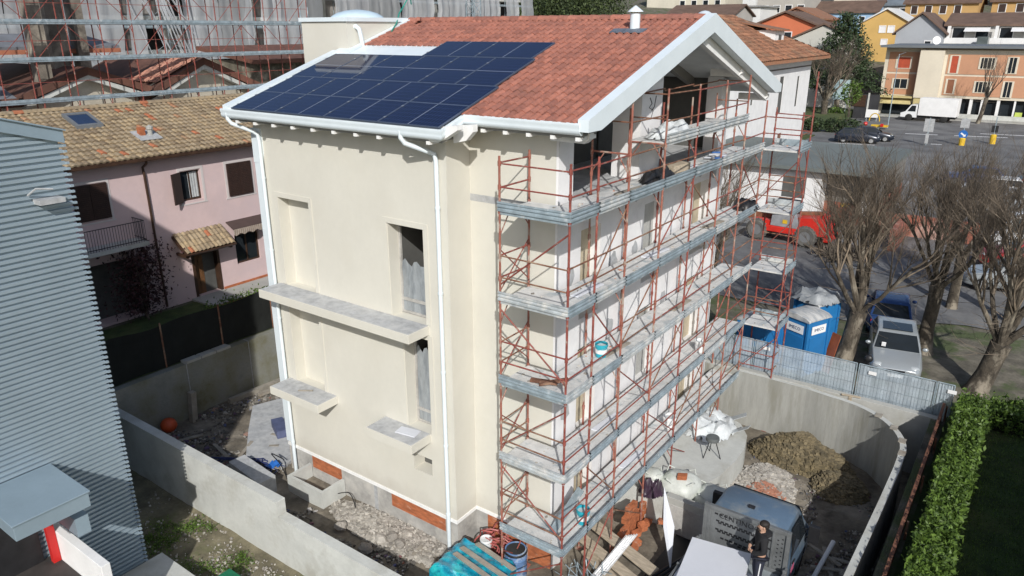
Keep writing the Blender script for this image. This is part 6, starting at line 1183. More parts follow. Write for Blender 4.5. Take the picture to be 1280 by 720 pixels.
mb = MB(); mb.box(-13.2, -9.0, 104.9, 106.2, 2.35, 2.6); mb.prism([(-13.0, 104.8, 1.55), (-9.1, 104.8, 1.55), (-9.1, 106.1, 2.4), (-13.0, 106.1, 2.4)], (0, 0, .1)); mb.box(-8.8, -4.9, 104.6, 104.75, 1.3, 2.4); mb.build('awning', mat('straw_awning', (.55, .46, .22), .8, .12, 2), t)
mb = MB(); mb.box(-4.6, 20, 106.0, 106.15, .2, 2.55); mb.box(-12.8, -5, 106.0, 106.15, .1, 1.6); mb.build('shop_window', M['glass'], t)
for x, w_ in ((-4.7, .35), (-2.2, .35), (-.9, .35), (.9, .35), (2.8, .2), (4.3, .35), (8, .35), (12, .35), (16, .35)): mb = MB(); mb.box(x, x + w_, 105.4, 106.0, 0, 2.6); mb.build('shop_pillar', M['white_paint'], t)
mb = MB(); mb.box(3.1, 3.9, 105.85, 106.0, .4, 1.1); mb.build('poster', mat('lime_poster', (.5, .6, .12), .6, .1, 2), t); mb = MB(); mb.box(-4.7, 20, 104.2, 104.4, 0, .7); mb.build('terrace_wall', M['concrete_lt'], t)
# ------------------------------------------------------------------ white box truck and street things
t = local('box_truck', 'white box truck parked in front of the shops', 'truck'); mb = MB(); mb.box(-3.2, 1.2, -1.05, 1.05, .75, 2.95); mb.build('cargo_box', M['white_paint'], t, bevel=.03); mb = MB(); mb.prism([(1.3, -.98, .45), (3.2, -.98, .45), (3.25, -.98, .95), (2.7, -.98, 1.15), (2.1, -.98, 2.05), (1.3, -.98, 2.1)], (0, 1.96, 0)); cb = mb.build('cab', M['white_car'], t, bevel=.05); mb = MB(); mb.prism([(1.5, -1.0, 1.2), (2.45, -1.0, 1.2), (2.0, -1.0, 1.95), (1.5, -1.0, 1.95)], (0, 2.0, 0)); mb.build('side_window', M['glass'], cb); mb = MB(); mb.quad((2.70, -.85, 1.2), (2.70, .85, 1.2), (2.16, .8, 2.0), (2.16, -.8, 2.0)); mb.build('windscreen', M['glass'], cb)
mb = MB(); mb.box(-3.1, 2.2, -.6, .6, .45, .72); mb.build('chassis', M['black'], t)
for x in (-1.9, 2.2):
    for sg in (-1, 1): mb = MB(); mb.lathe([(.2, 0), (.42, .02), (.44, .2), (.3, .26), (0, .24)], (x, sg * .8, .44), 16, 0, (Vector((1, 0, 0)), Vector((0, 0, 1)), Vector((0, sg, 0)))); mb.build('wheel', M['rubber'], t, smooth=True)
mb = MB(); mb.box(-.6, .9, -1.062, -1.052, 2.35, 2.5); mb.box(-2.6, -2.2, -1.062, -1.052, 1.0, 1.12); mb.build('faded_lettering', mat('faded_grey', (.45, .45, .46), .7, .1, 3), t); place(t, (-5.9, 99.3, .03), R_(176))
def sign_post(label, x, y, kind):
    t = thing('road_sign', label, 'sign', (x, y, 0)); mb = MB(); mb.bar((x, y, 0), (x, y, 2.8), .05, 6); mb.build('post', M['galv'], t)
    if kind == 'arrow': 
        mb = MB(); mb.lathe([(0, 0), (.42, 0), (.42, .03), (0, .03)], (x, y - .06, 1.15), 20, 0, (Vector((1, 0, 0)), Vector((0, 0, 1)), Vector((0, -1, 0)))); d = mb.build('disc', M['sign_blue'], t); mb = MB(); mb.obox((x - .02, y - .1, 1.13), (.2, 0, -.14), (0, .004, 0), (.045, 0, .06)); mb.prism([(x + .22, y - .11, .93), (x + .26, y - .11, 1.2), (x - .02, y - .11, .9)], (0, .008, 0)); mb.build('arrow', M['white_paint'], d)
        mb = MB(); mb.lathe([(.28, 0), (.3, .7), (.2, .8), (0, .8)], (x, y, .0), 12); mb.build('bollard', M['yellow'], t); mb = MB(); mb.box(x - .4, x + .4, y - .05, y - .01, 1.8, 2.7); mb.build('upper_plate', M['spot'], t)
    elif kind == 'back': mb = MB(); mb.box(x - .45, x + .45, y - .04, y, 1.4, 2.7); mb.box(x - .15, x + .15, y - .1, y - .05, .2, 1.2); mb.build('plate_back', M['spot'], t)
    else: mb = MB(); mb.lathe([(.28, 0), (.3, .9), (.2, 1.0), (0, 1.0)], (x, y, .0), 12); mb.build('bollard', M['yellow'], t); mb = MB(); mb.box(x - .3, x + .3, y - .04, y, 1.2, 1.9); mb.build('plate_back', M['black'], t)
sign_post('blue arrow sign over a yellow bollard on the street island', .1, 77.5, 'arrow'); sign_post('grey backed sign on the street island, left of the blue arrow', -2.9, 75.5, 'back'); sign_post('dark sign over a yellow bollard, right of the blue arrow', 2.6, 80.5, 'bollard')
mb = MB(); mb.bar((-8.9, 88.8, 0), (-8.9, 88.8, 8.6), .07, 8, .04); mb.bar((-8.9, 88.8, 8.5), (-8.2, 88.6, 8.8), .03, 5); tag(mb.build('lamp_post', M['galv'], None, smooth=True), 'thin grey lamp post at the street corner before the orange building', 'lamp post')
for x, y, w_, h_, z, lab, cols in ((-19.5, 86.5, 1.9, 2.9, 1.6, 'poster hoarding with yellow and pink bills behind the white house', 0), (-16.6, 97, 2.0, 2.6, 2.4, 'pale blue map board by the dark conifer', 1), (-12.0, 95, 1.5, 1.0, .5, 'small white sign board by the gate', 2)):
    t = thing('sign_board', lab, 'sign', (x, y, 0)); mb = MB(); mb.bar((x - w_ * .4, y + .05, 0), (x - w_ * .4, y + .05, z), .05, 5); mb.bar((x + w_ * .4, y + .05, 0), (x + w_ * .4, y + .05, z), .05, 5); mb.build('post', M['galv'], t); mb = MB(); mb.box(x - w_ / 2, x + w_ / 2, y - .04, y, z, z + h_); p_ = mb.build('panel', [mat('board_pink', (.5, .33, .36), .7, .25, 1.2), mat('board_blue', (.42, .55, .58), .7, .2, 1.5), M['white_paint']][cols], t)
    if cols == 0:
        mb = MB()
        for k in range(6): a, b_ = x - w_ / 2 + .1 + (k % 2) * .9, z + .15 + (k // 2) * .9; mb.box(a, a + .75, y - .05, y - .04, b_, b_ + .75, k % 3)
        mb.build('poster', [M['yellow'], mat('bill_orange', (.6, .3, .1), .7, .2, 3), mat('bill_mauve', (.4, .3, .5), .7, .2, 3)], p_)
t = thing('street_planter', 'yellow and red play equipment frame beside the street signs', 'play equipment', (-9.6, 87, 0)); mb = MB(); mb.tube([(-10.2 + .6 * math.cos(a), 87 + .1 * a, .9 + .9 * math.sin(a)) for a in [k * .35 for k in range(10)]], .06, 6); mb.box(-10.4, -8.6, 86.6, 87.4, .3, .5); mb.build('hoop', M['yellow'], t); mb = MB(); mb.ball((-11.0, 86.5, .6), .25, .25, .25, 8, 6); mb.box(-9.3, -9.0, 86.2, 86.6, .4, .7); mb.build('seat', M['red_paint'], t)
mb = MB(); mb.box(-14.8, -11.8, 97.4, 97.6, 0, 3.2); mb.box(-15.0, -13.4, 97.3, 97.4, 1.6, 3.1, 1); mb.box(-13.2, -13.0, 97.3, 97.4, .2, 3.4, 2); tag(mb.build('gate_house', [mat('dark_kiosk', (.04, .04, .045), .5, .2, 1), M['wood_dark'], M['concrete_lt']], None), 'dark kiosk front beside the orange building', 'kiosk')
def bush(name, label, cat, c, r, n, m, size, group=None, stem=True):
    t = thing(name, label, cat, (c[0], c[1], c[2] - r[2]), 0, group); mb = MB(); pts = []
    for _ in range(n):
        v = Vector((random.gauss(0, 1), random.gauss(0, 1), random.gauss(0, 1))).normalized() * random.uniform(.55, 1.0); q = 1 + .35 * gnoise(v.x * 2 + c[0], v.y * 2 + c[1], v.z * 2); pts.append((c[0] + v.x * r[0] * q, c[1] + v.y * r[1] * q, c[2] + v.z * r[2] * q))
    leaves(mb, pts, size); mb.build('foliage', m, t, fixn=False); mb = MB(); mb.bar((c[0], c[1], hill(c[0], c[1]) - .2), (c[0], c[1], c[2]), .15, 6); mb.build('stem', M['bark'], t); return t
for k in range(4): bush('street_hedge', f'clump of dark hedge beside the parked dark cars, {["leftmost", "second from left", "third from left", "rightmost"][k]}', 'hedge', (-17.2 + k * 1.9, 79.5 + k * .6, .8), (1.3, .9, .9), 900, M['leaf_dark'], .16, 'hedge by the street')
bush('yellow_green_bush', 'yellow green leafy bush in front of the dark conifer', 'bush', (-14.5, 93.5, 3.6), (1.5, 1.2, 1.6), 900, M['leaf'], .16); bush('yellow_green_bush', 'small light green bush below the map board', 'bush', (-16.2, 94, 1.0), (1.1, .8, .9), 500, M['leaf'], .14)
mb = MB(); mb.prism([(-24, 84, 0), (-14.6, 84, 0), (-15.2, 101, 0), (-24, 101, 0)], (0, 0, .9)); struct(mb, 'grass_bank', M['grass'])
# conifer and big bare tree
t = thing('conifer', 'tall dark green conifer behind the white house roof', 'tree', (-17.5, 103, 0)); mb = MB(); mb.tube([(-18.3, 103, 0), (-18.3, 103, 6), (-18.3, 103, 13.0)], [.4, .3, .08], 8); mb.build('trunk', M['bark'], t, smooth=True); mb = MB()
for k in range(60):
    f = k / 60; z = 4.2 + f * 9.0; a = k * 2.4; L = (1 - f) ** .8 * 6.2 + .5; L *= random.uniform(.75, 1.15); 
    for q in range(int(90 + 190 * (1 - f))):
        u = random.random() ** .5; dx, dy = math.cos(a) * L * u, math.sin(a) * L * u; w_ = .25 + .45 * u; leaves(mb, [(-18.3 + dx + random.gauss(0, w_ * .6), 103 + dy + random.gauss(0, w_ * .6), z - .25 * L * u * u + .35 * u + random.gauss(0, .25))], .20)
mb.build('crown', M['leaf_dark'], t, fixn=False)
t2 = bush('dark_evergreen', 'round dark evergreen between the conifer and the orange building', 'tree', (-11.5, 116, 5.2), (2.8, 2.2, 3.6), 3500, M['leaf_dark'], .2)
bare_tree('large leafless brown tree in front of the dark conifer', -17.3, 92, 9.6, 21, .42, 1.2, 9, (0, 0), 2.6, 'street trees', nsub=(5, 6, 6))
# ------------------------------------------------------------------ the town on the hillside
def town_house(name, label, x0, x1, y0, y1, ze, zrg, wall, roofm, ridge='x', wins=(), z0=None, over=.5, extra=None, cat='house'):
    """plain rendered house: walls to the eaves, pitched roof with overhang, windows (x0, x1, z0, z1[, material]) on the side towards the camera"""
    z0 = min(hill(x0, y0), hill(x1, y0)) - 1 if z0 is None else z0; t = thing(name, label, cat, ((x0 + x1) / 2, (y0 + y1) / 2, z0), 0, 'houses on the hillside'); mb = MB(); mb.box(x0, x1, y0, y1, z0, ze)
    if ridge == 'y': xm = (x0 + x1) / 2; mb.add([(x0, y0, ze), (x1, y0, ze), (xm, y0, zrg - .15), (x0, y1, ze), (x1, y1, ze), (xm, y1, zrg - .15)], [(0, 1, 2), (3, 5, 4)])
    else: ym = (y0 + y1) / 2; mb.add([(x0, y0, ze), (x0, y1, ze), (x0, ym, zrg - .15), (x1, y0, ze), (x1, y1, ze), (x1, ym, zrg - .15)], [(0, 1, 2), (3, 5, 4)])
    mb.build('wall', wall, t); mb = MB(); o = over
    if ridge == 'y':
        xm = (x0 + x1) / 2; s = (zrg - ze) / (xm - x0); mb.prism([(x0 - o, y0 - o, ze - o * s), (xm, y0 - o, zrg), (x1 + o, y0 - o, ze - o * s), (x1 + o, y0 - o, ze - o * s + .25), (xm, y0 - o, zrg + .28), (x0 - o, y0 - o, ze - o * s + .25)], (0, y1 - y0 + 2 * o, 0))
    elif ridge == 'x':
        ym = (y0 + y1) / 2; s = (zrg - ze) / (ym - y0); mb.prism([(x0 - o, y0 - o, ze - o * s), (x0 - o, ym, zrg), (x0 - o, y1 + o, ze - o * s), (x0 - o, y1 + o, ze - o * s + .25), (x0 - o, ym, zrg + .28), (x0 - o, y0 - o, ze - o * s + .25)], (x1 - x0 + 2 * o, 0, 0))
    else: mb.box(x0 - o, x1 + o, y0 - o, y1 + o, ze, ze + .3)
    mb.build('roof', roofm, t)
    for wn_ in wins:
        a, b_, c, d = wn_[:4]; mm = wn_[4] if len(wn_) > 4 else M['glass']; mb = MB(); f_ = .12
        for e in ((a - f_, b_ + f_, d, d + f_), (a - f_, b_ + f_, c - f_, c), (a - f_, a, c, d), (b_, b_ + f_, c, d)): mb.box(e[0], e[1], y0 - .08, y0 + .02, e[2], e[3])
        w_ = mb.build('window', M['white_paint'], t); mb = MB(); mb.box(a, b_, y0 - .03, y0 - .01, c, d); mb.build('pane', mm, w_)
    return t
TB, TD = M['tile_brown'], mat('roof_dark_brown', (.15, .095, .07), .9, .2, .6)
cl = lambda n, c: mat(n, c, .9, .06, .3)
g = town_house('town_house', 'grey gabled house with white balconies above the orange and cream building', -15.2, -8.6, 122, 134, 10.9, 13.6, cl('grey_render_town', (.36, .38, .41)), TD, 'y', ((-11.0, -10.2, 8.7, 9.6),))
g = town_house('balcony_house', 'long house with white balconies and brown roof behind the orange and cream building', -8.6, 16, 125, 137, 11.9, 13.5, cl('pale_render', (.56, .55, .53)), TD, 'x', [(-7.8 + k * 3.1, -6.2 + k * 3.1, 9.9, 11.5) for k in range(7)] + [(-7.2, -5.9, 8.2, 8.9), (-.5, 1.4, 7.7, 8.6)])
for k in range(2): mb = MB(); mb.box(-8.6, 16, 123.4, 125, 9.0 - k * 2.6, 9.3 - k * 2.6); mb.box(-8.6, 16, 123.4, 123.5, 9.3 - k * 2.6, 10.1 - k * 2.6, 1); mb.build('balcony', [M['concrete_lt'], M['white_paint']], g)
for k in range(4): mb = MB(); mb.box(-8.4 + k * 6.2, -8.0 + k * 6.2, 123.5, 124, 9.3, 11.8); mb.build('balcony_post', M['white_paint'], g)
for a, b_ in ((-6.2, -2.9), (-.2, 3.4)): mb = MB(); mb.prism([(a, 123.2, 11.0), (b_, 123.2, 11.0), (b_, 125, 11.6), (a, 125, 11.6)], (0, 0, .08)); mb.build('awning', M['white_paint'], g)
mb = MB(); mb.box(-4.0, -2.6, 120, 122.5, 7.2, 10.3); tag(mb.build('roof_shaft', mat('dark_glazed_shaft', (.10, .12, .12), .3, .2, 1), None), 'dark glazed lift shaft on the roof behind the orange and cream building', 'shaft')
def dish(label, x, y, z, r): mb = MB(); mb.lathe([(0, .0), (r * .5, r * .06), (r * .85, r * .2), (r, r * .32), (r * .9, r * .3), (r * .4, r * .1), (0, r * .06)], (x, y, z), 14, 0, (Vector((.85, .5, 0)), Vector((-.1, .2, .97)), Vector((.5, -.82, .2)))); mb.bar((x, y, z), (x, y + .3, z - 1.6), .05, 5); tag(mb.build('satellite_dish', M['white_paint'], None, smooth=True), label, 'satellite dish', 'satellite dishes')
dish('white satellite dish on the roof edge of the orange and cream building', -7.6, 107, 9.9, .55); dish('white satellite dish on the brown roofs at the top right', 3.4, 128, 15.4, .6); dish('white satellite dish at the far right above the balconies', 1.1, 130, 15.6, .6)
town_house('yellow_house', 'yellow house with white gable beside the grey gabled house', -26.4, -17.6, 150, 162, 12.4, 14.9, cl('yellow_render', (.58, .38, .13)), mat('white_roof', (.62, .62, .61), .7, .1, .4), 'y', ((-22.9, -21.9, 10.8, 11.9, M['white_paint']), (-21.4, -20.4, 10.8, 11.9, M['white_paint']), (-22.3, -21.3, 8.6, 9.5, M['white_paint'])), over=.4)
town_house('blue_house', 'pale blue house with brown roof left of the dark conifer top', -43.5, -29.5, 180, 192, 15.0, 17.4, cl('sky_blue_render', (.30, .46, .66)), TD, 'x', ((-41, -40, 12.4, 13.6), (-36, -34.5, 12.8, 14.0), (-33, -32, 12.8, 14.0)))
town_house('blue_house', 'strong blue gable end on the left side of the pale blue house', -45.8, -43.6, 178, 190, 15.4, 17.2, cl('strong_blue_render', (.06, .18, .46)), TD, 'y')
town_house('orange_house', 'orange house with dark roof edge right behind the brown hipped roof', -35.5, -25.9, 116, 126, 12.0, 13.9, cl('orange_house_render', (.56, .165, .08)), TD, 'y', ((-30.6, -29.5, 9.2, 10.9),))
town_house('peach_house', 'peach coloured house behind the orange one', -37.8, -29.4, 132, 144, 13.1, 14.9, cl('peach_render', (.62, .36, .26)), TB, 'y', ((-33.2, -32.2, 12.9, 13.7),))
town_house('pale_shed', 'pale grey shed with slanted roof edge between orange house and conifer', -27.2, -18.2, 108.5, 113, 10.0, 12.0, cl('pale_grey_render', (.52, .51, .46)), TD, 'y', over=.3)
town_house('white_block', 'white block with two dark windows at the upper middle', -59, -49.4, 160, 172, 16.0, 16.3, cl('white_render', (.68, .68, .67)), mat('flat_roof_grey', (.30, .30, .30), .9, .1, .3), 'f', ((-56.4, -55.2, 12.8, 14.2), (-53.2, -52, 12.8, 14.2)))
town_house('grey_tower', 'grey apartment tower cut by the top edge, above the orange house', -54.2, -43.6, 172, 186, 23.5, 23.8, cl('stone_grey_render', (.40, .38, .345)), mat('flat_roof_grey', (.3, .3, .3)), 'f', [(-53 + k * 2.7, -51.6 + k * 2.7, 15 + j * 3, 16.5 + j * 3) for k in range(4) for j in range(2)])
town_house('cream_block', 'cream building with green shutters at the top edge, left of the yellow strip', -44, -31, 200, 212, 26, 26.4, cl('cream_town', (.60, .56, .46)), TB, 'f', [(-42 + k * 3.2, -40.8 + k * 3.2, 18.5, 20.4, mat('green_shutter', (.04, .10, .06), .6, .1, 3)) for k in range(4)])
town_house('pink_annexe', 'small pink annexe right of the ridge end of the red roof', -40.5, -36.5, 112, 118, 12.2, 12.7, cl('pale_pink_render', (.62, .47, .42)), TD, 'y', over=.5)
town_house('broad_roof_house', 'low house with broad dark brown roof just above the red ridge', -61.5, -47.5, 138, 150, 13.9, 15.9, cl('drab_render', (.42, .40, .37)), TD, 'x', [(-59 + k * 3, -57.4 + k * 3, 12.2, 13.3) for k in range(4)])
town_house('ochre_house', 'ochre house with brown shutters at the top right', -22, -9.0, 168, 180, 16.3, 18.6, cl('ochre_render', (.48, .30, .12)), TD, 'x', [(-20.8 + k * 2.6, -19.7 + k * 2.6, 14.3, 15.8, M['shutter']) for k in range(4)])
town_house('ochre_house', 'second ochre house farther right at the top edge', -7, 8, 172, 184, 16.6, 19.4, cl('ochre_render', (.48, .30, .12)), TD, 'x', [(-5.8 + k * 3, -4.6 + k * 3, 14.5, 16.0, M['shutter']) for k in range(4)])
town_house('grey_roof_house', 'house with blue grey roof behind the yellow one', -31, -18, 186, 198, 16.6, 19.4, cl('drab_render2', (.38, .36, .33)), mat('slate_blue', (.16, .19, .22), .8, .15, .5), 'x', [(-29 + k * 3, -27.8 + k * 3, 14.6, 15.8) for k in range(4)])
town_house('terrace_house', 'white walled house with brown roof below the top right corner', 9.5, 26, 160, 172, 16.4, 18.8, cl('white_render', (.68, .68, .67)), TB, 'x', [(11 + k * 3, 12.2 + k * 3, 13.8, 15.3) for k in range(5)])
town_house('cream_house', 'cream house left of the grey apartment tower, mostly behind trees', -75, -62, 172, 184, 20, 22.3, cl('cream_town', (.60, .56, .46)), TB, 'x', [(-73.5 + k * 3, -72.3 + k * 3, 16.5, 18) for k in range(4)])
# more roofs climbing the slope behind
rng = random.Random(4); cols = [('white_render', (.68, .68, .67)), ('cream_town', (.60, .56, .46)), ('ochre_render', (.48, .30, .12)), ('salmon_render', (.56, .33, .24)), ('drab_render', (.42, .40, .37))]
words = ['white', 'cream', 'ochre', 'salmon', 'drab grey']
cells = [(x, y) for y in (215, 245, 280, 320) for x in range(-150, 100, 24)]
for k, (x, y) in enumerate(cells):
    if x < -.62 * y + 30: continue
    i = rng.randrange(5); x0 = x + rng.uniform(-4, 4); wv = rng.uniform(10, 15); zb = hill(x0, y) ; h_ = rng.uniform(6.5, 9.5)
    town_house('hill_house', f'{words[i]} house high on the hill behind the town', x0, x0 + wv, y, y + 11, zb + h_, zb + h_ + 2.4, cl(*cols[i]), rng.choice((TB, TD)), 'x', [(x0 + 1.5 + q * 3.2, x0 + 2.8 + q * 3.2, zb + h_ - 2.2, zb + h_ - .7) for q in range(int(wv / 3.2))])
# woodland on the slope, behind the long red ridge and between the houses
mb = MB(); spots = []
for k in range(60):
    y = random.uniform(125, 165); spots.append((random.uniform(-.78 * y - 4, -.53 * y), y, random.uniform(4, 6.5)))
for k in range(34): y = random.uniform(205, 330); spots.append((random.uniform(-.62 * y, 40), y, random.uniform(2.5, 4)))
for k in range(16): y = random.uniform(150, 200); spots.append((random.uniform(-34, 20), y, random.uniform(1.6, 2.6)))
blocked = [(-61.5, -47.5, 138, 150), (-59, -49.4, 160, 172), (-54.2, -43.6, 172, 186), (-75, -62, 172, 184), (-26.4, -17.6, 148, 162), (-22, 8, 166, 186), (-31, -18, 186, 198), (-46, -29.5, 176, 192), (-37.8, -29.4, 130, 144)]
for x, y, r in spots:
    if any(a - r * .6 < x < b_ + r * .6 and c - 5 < y < d for a, b_, c, d in blocked): continue
    zc = hill(x, y) + r * 1.25 + (2.5 if y < 166 and x < -36 else 0)
    for q in range(int(150 * r)):
        v = Vector((random.gauss(0, 1), random.gauss(0, 1), random.gauss(0, 1))).normalized() * random.uniform(.6, 1); s = 1 + .4 * gnoise(v.x * 1.7 + x, v.y * 1.7 + y, v.z * 1.7); leaves(mb, [(x + v.x * r * s, y + v.y * r * s, zc + v.z * r * 1.15 * s)], .34)
tag(mb.build('hillside_wood', M['leaf_wood'], None, fixn=False), 'green woodland covering the slope behind the red ridge and between the houses', 'woodland', kind='stuff')
# ------------------------------------------------------------------ flatbed truck with the worker on it
T = thing('flatbed_truck', 'grey blue flatbed truck with slotted steel headboard, in the rubble yard', 'truck', (3.15, 3, -2.05)); GT = M['grey_truck']
x0, x1 = 2.12, 4.22
mb = MB(); st = [(3.62, .0), (3.72, 0), (4.6, 0), (5.1, 0), (5.45, 0)]
def ringc(y, zr_, zb_, ins, top): return [(x0 + .02, y, zb_), (x1 - .02, y, zb_), (x1, y, zb_ + .25), (x1, y, -.92), (x1 - ins, y, zr_ - .08), (x1 - ins - .12, y, zr_), (x0 + ins + .12, y, zr_), (x0 + ins, y, zr_ - .08), (x0, y, -.92), (x0, y, zb_ + .25)]
loft(mb, [(3.60, .02, -1.75, .16, 0), (3.68, .08, -1.8, .14, 0), (4.6, .08, -1.8, .14, 0), (4.85, .0, -1.8, .16, 0), (5.45, -.85, -1.8, .03, 0), (5.75, -1.0, -1.7, .03, 0), (5.85, -1.2, -1.62, .08, 0)], lambda y, a, b_, c, d: ringc(y, a, b_, c, d)); cabn = mb.build('cab', GT, T, smooth=True, bevel=.03)
for sx, xx in ((1, x1), (-1, x0)):
    mb = MB(); i_ = .13 * sx; mb.quad((xx - .02 * sx + .02 * sx, 3.95, -.88), (xx + .0, 5.2, -.88), (xx - i_ + .045 * sx, 4.75, -.12), (xx - i_ + .035 * sx, 3.98, -.1)); mb.build('side_window', M['glass'], cabn)
    mb = MB(); mb.box(xx - .012, xx + .012, 3.85, 3.87, -1.6, -.15); mb.box(xx - .015, xx + .015, 5.25, 5.27, -1.6, -.95); mb.box(xx - .02, xx + .03, 4.0, 4.2, -1.1, -1.05); mb.build('door_seam', M['black'], cabn)
    mb = MB(); mb.obox((xx + .22 * sx, 5.05, -.78), (.13, 0, 0), (0, .07, 0), (0, 0, .24)); mb.bar((xx, 5.05, -.7), (xx + .2 * sx, 5.05, -.66), .018, 5); mb.bar((xx, 5.05, -.95), (xx + .2 * sx, 5.05, -.9), .018, 5); mb.build('mirror', M['black'], T, bevel=.02)
    mb = MB(); mb.obox((xx - .3 * sx, 5.84, -1.2), (.2, 0, 0), (0, .04, 0), (0, 0, .1)); mb.build('headlight', MATS.get('lamp_lens', M['white_paint']), T, bevel=.02)
mb = MB(); mb.quad((x0 + .2, 4.93, -.02), (x1 - .2, 4.93, -.02), (x1 - .08, 5.46, -.82), (x0 + .08, 5.46, -.82)); mb.build('windscreen', M['glass'], cabn)
mb = MB(); mb.obox((x1 + .012, 4.1, -1.3), (.006, 0, 0), (0, .1, .03), (0, 0, .1)); mb.build('door_emblem', mat('pink_emblem', (.55, .12, .22), .5, .2, 9), cabn)
mb = MB(); mb.obox((3.1, 4.0, .1), (.08, 0, 0), (0, .05, 0), (0, 0, .03)); mb.build('roof_aerial', M['black'], cabn)
# headboard
mb = MB(); yh = 3.46
for a, b_, c, d in ((x0 - .02, x0 + .08, -1.15, .16), (x1 - .08, x1 + .02, -1.15, .16), (x0 + .08, x1 - .08, .06, .16), (x0 + .08, x1 - .08, -1.15, -1.0)): mb.box(a, b_, yh - .06, yh + .04, c, d)
mb.box(x0 + .08, x1 - .08, yh - .01, yh + .03, -1.0, .06, 0); mb.box(x0 + .08, x0 + .16, yh - .05, yh - .01, -1.0, .06); mb.box(x1 - .4, x1 - .34, yh - .05, yh - .01, -1.0, .06)
hb = mb.build('headboard', M['grey_steel'], T, bevel=.008); mb = MB()
for r_, (zz, n_, s0) in enumerate(((-.06, 4, .25), (-.25, 13, .3), (-.30, 13, .36), (-.50, 13, .3), (-.55, 13, .36), (-.72, 10, .45), (-.78, 7, .9))):
    for k in range(n_):
        xx = x0 + s0 + k * .118
        if xx < x1 - .45: mb.box(xx, xx + .085, yh - .014, yh - .006, zz - .024, zz + .024)
for k in range(14): mb.box(x1 - .28 + (k % 2) * .1, x1 - .24 + (k % 2) * .1, yh - .014, yh - .006, -.9 + k * .06, -.87 + k * .06)
mb.build('slots', M['black'], hb)
text_mesh('CENTINOCAR', .2, (3.12, yh - .014, -.08), (1, 0, 0), (0, 0, 1), M['black'], 'stamped_lettering', hb)
mb = MB(); mb.box(x0, x1, -.6, 3.4, -1.2, -1.1); mb.build('bed_floor', mat('bed_plate', (.42, .47, .50), .45, .15, 3, metal=.4), T)
for xx in (x0 - .03, x1 + .03): mb = MB(); mb.box(xx - .03, xx + .03, -.6, 3.38, -1.22, -.78); [mb.box(xx - .045, xx + .045, yy - .03, yy + .03, -1.25, -.74) for yy in (-.4, .8, 2.0, 3.2)]; mb.build('side_board', M['grey_steel'], T, bevel=.01)
mb = MB(); mb.box(x0 + .5, x1 - .5, -.5, 5.6, -1.6, -1.2); mb.build('chassis', M['black'], T)
for yy in (4.95, .7):
    for sg, xx in ((-1, x0 + .12), (1, x1 - .12)):
        ax = (Vector((0, 1, 0)), Vector((0, 0, 1)), Vector((sg, 0, 0))); c = (xx - .1 * sg, yy, -1.7); mb = MB(); mb.lathe([(.2, 0), (.33, .02), (.35, .06), (.35, .18), (.32, .22), (.22, .21)], c, 20, 0, ax, False); wv = mb.build('wheel', M['rubber'], T, smooth=True); mb = MB(); mb.lathe([(.22, .2), (.2, .15), (.08, .17), (0, .18)], c, 14, 0, ax); mb.build('rim', M['grey_steel'], wv, smooth=True)
for k, (cx, cy, w_, l_, z, a) in enumerate(((2.95, 1.75, .72, 1.35, -.70, .16), (2.85, 1.4, .7, 1.2, -.86, .02), (3.0, 1.6, .68, 1.3, -1.02, -.05))):
    mb = MB(); mb.obox((cx, cy, z), (w_ * math.cos(a), w_ * math.sin(a), .0), (-l_ * math.sin(a), l_ * math.cos(a), 0), (0, 0, .07)); tag(mb.build('insulation_sheet', M['white_board'], None, bevel=.006), ['white insulation sheet on top of the stack in the truck bed', 'white insulation sheet in the middle of the stack in the truck bed', 'white insulation sheet at the bottom of the stack in the truck bed'][k], 'insulation sheet', 'sheets in the truck bed')
# the worker: one skinned figure, standing in the bed, looking left, hands together at the waist
def skin_figure(name, V, E, Rr, parent, m, lvl=2):
    me = bpy.data.meshes.new(name); me.from_pydata(V, E, []); me.materials.append(m); o = bpy.data.objects.new(name, me); COL.objects.link(o); o.parent = parent
    sk = o.modifiers.new('skin', 'SKIN'); sk.use_smooth_shade = True; sl = me.skin_vertices[0].data
    for i, r in enumerate(Rr): sl[i].radius = r if isinstance(r, tuple) else (r, r); sl[i].use_root = (i == 0)
    sb = o.modifiers.new('smooth', 'SUBSURF'); sb.levels = lvl; sb.render_levels = lvl; return o
P = local('person', 'man in black hooded jacket and dark striped trousers standing in the truck bed', 'person')
V = [(0, 0, .95), (0, .01, 1.12), (0, .0, 1.30), (0, -.01, 1.43), (0, .0, 1.51), (0, -.012, 1.57), (0, -.02, 1.64), (0, -.01, 1.70),
     (.11, 0, .90), (.125, -.02, .52), (.13, .02, .10), (.13, -.10, .045), (.135, -.17, .035),
     (-.11, 0, .90), (-.12, -.03, .52), (-.12, .03, .10), (-.125, -.09, .045), (-.13, -.16, .035),
     (.19, 0, 1.42), (.27, .02, 1.17), (.14, -.17, 1.05), (.06, -.215, 1.06),
     (-.19, 0, 1.42), (-.275, .01, 1.18), (-.15, -.18, 1.06), (-.06, -.225, 1.05)]
E = [(0, 1), (1, 2), (2, 3), (3, 4), (4, 5), (5, 6), (6, 7), (0, 8), (8, 9), (9, 10), (10, 11), (11, 12), (0, 13), (13, 14), (14, 15), (15, 16), (16, 17), (3, 18), (18, 19), (19, 20), (20, 21), (3, 22), (22, 23), (23, 24), (24, 25)]
Rr = [(.16, .115), (.155, .11), (.175, .12), (.12, .09), (.055, .058), (.068, .08), (.078, .095), (.06, .075), .095, .07, .05, .045, .035, .095, .07, .05, .045, .035, .068, .055, .042, .036, .068, .055, .042, .036]
body = skin_figure('body', V, E, Rr, P, M['skin'])
def part_mb(nm, m, f, **k): mb = MB(); f(mb); return mb.build(nm, m, P, **k)
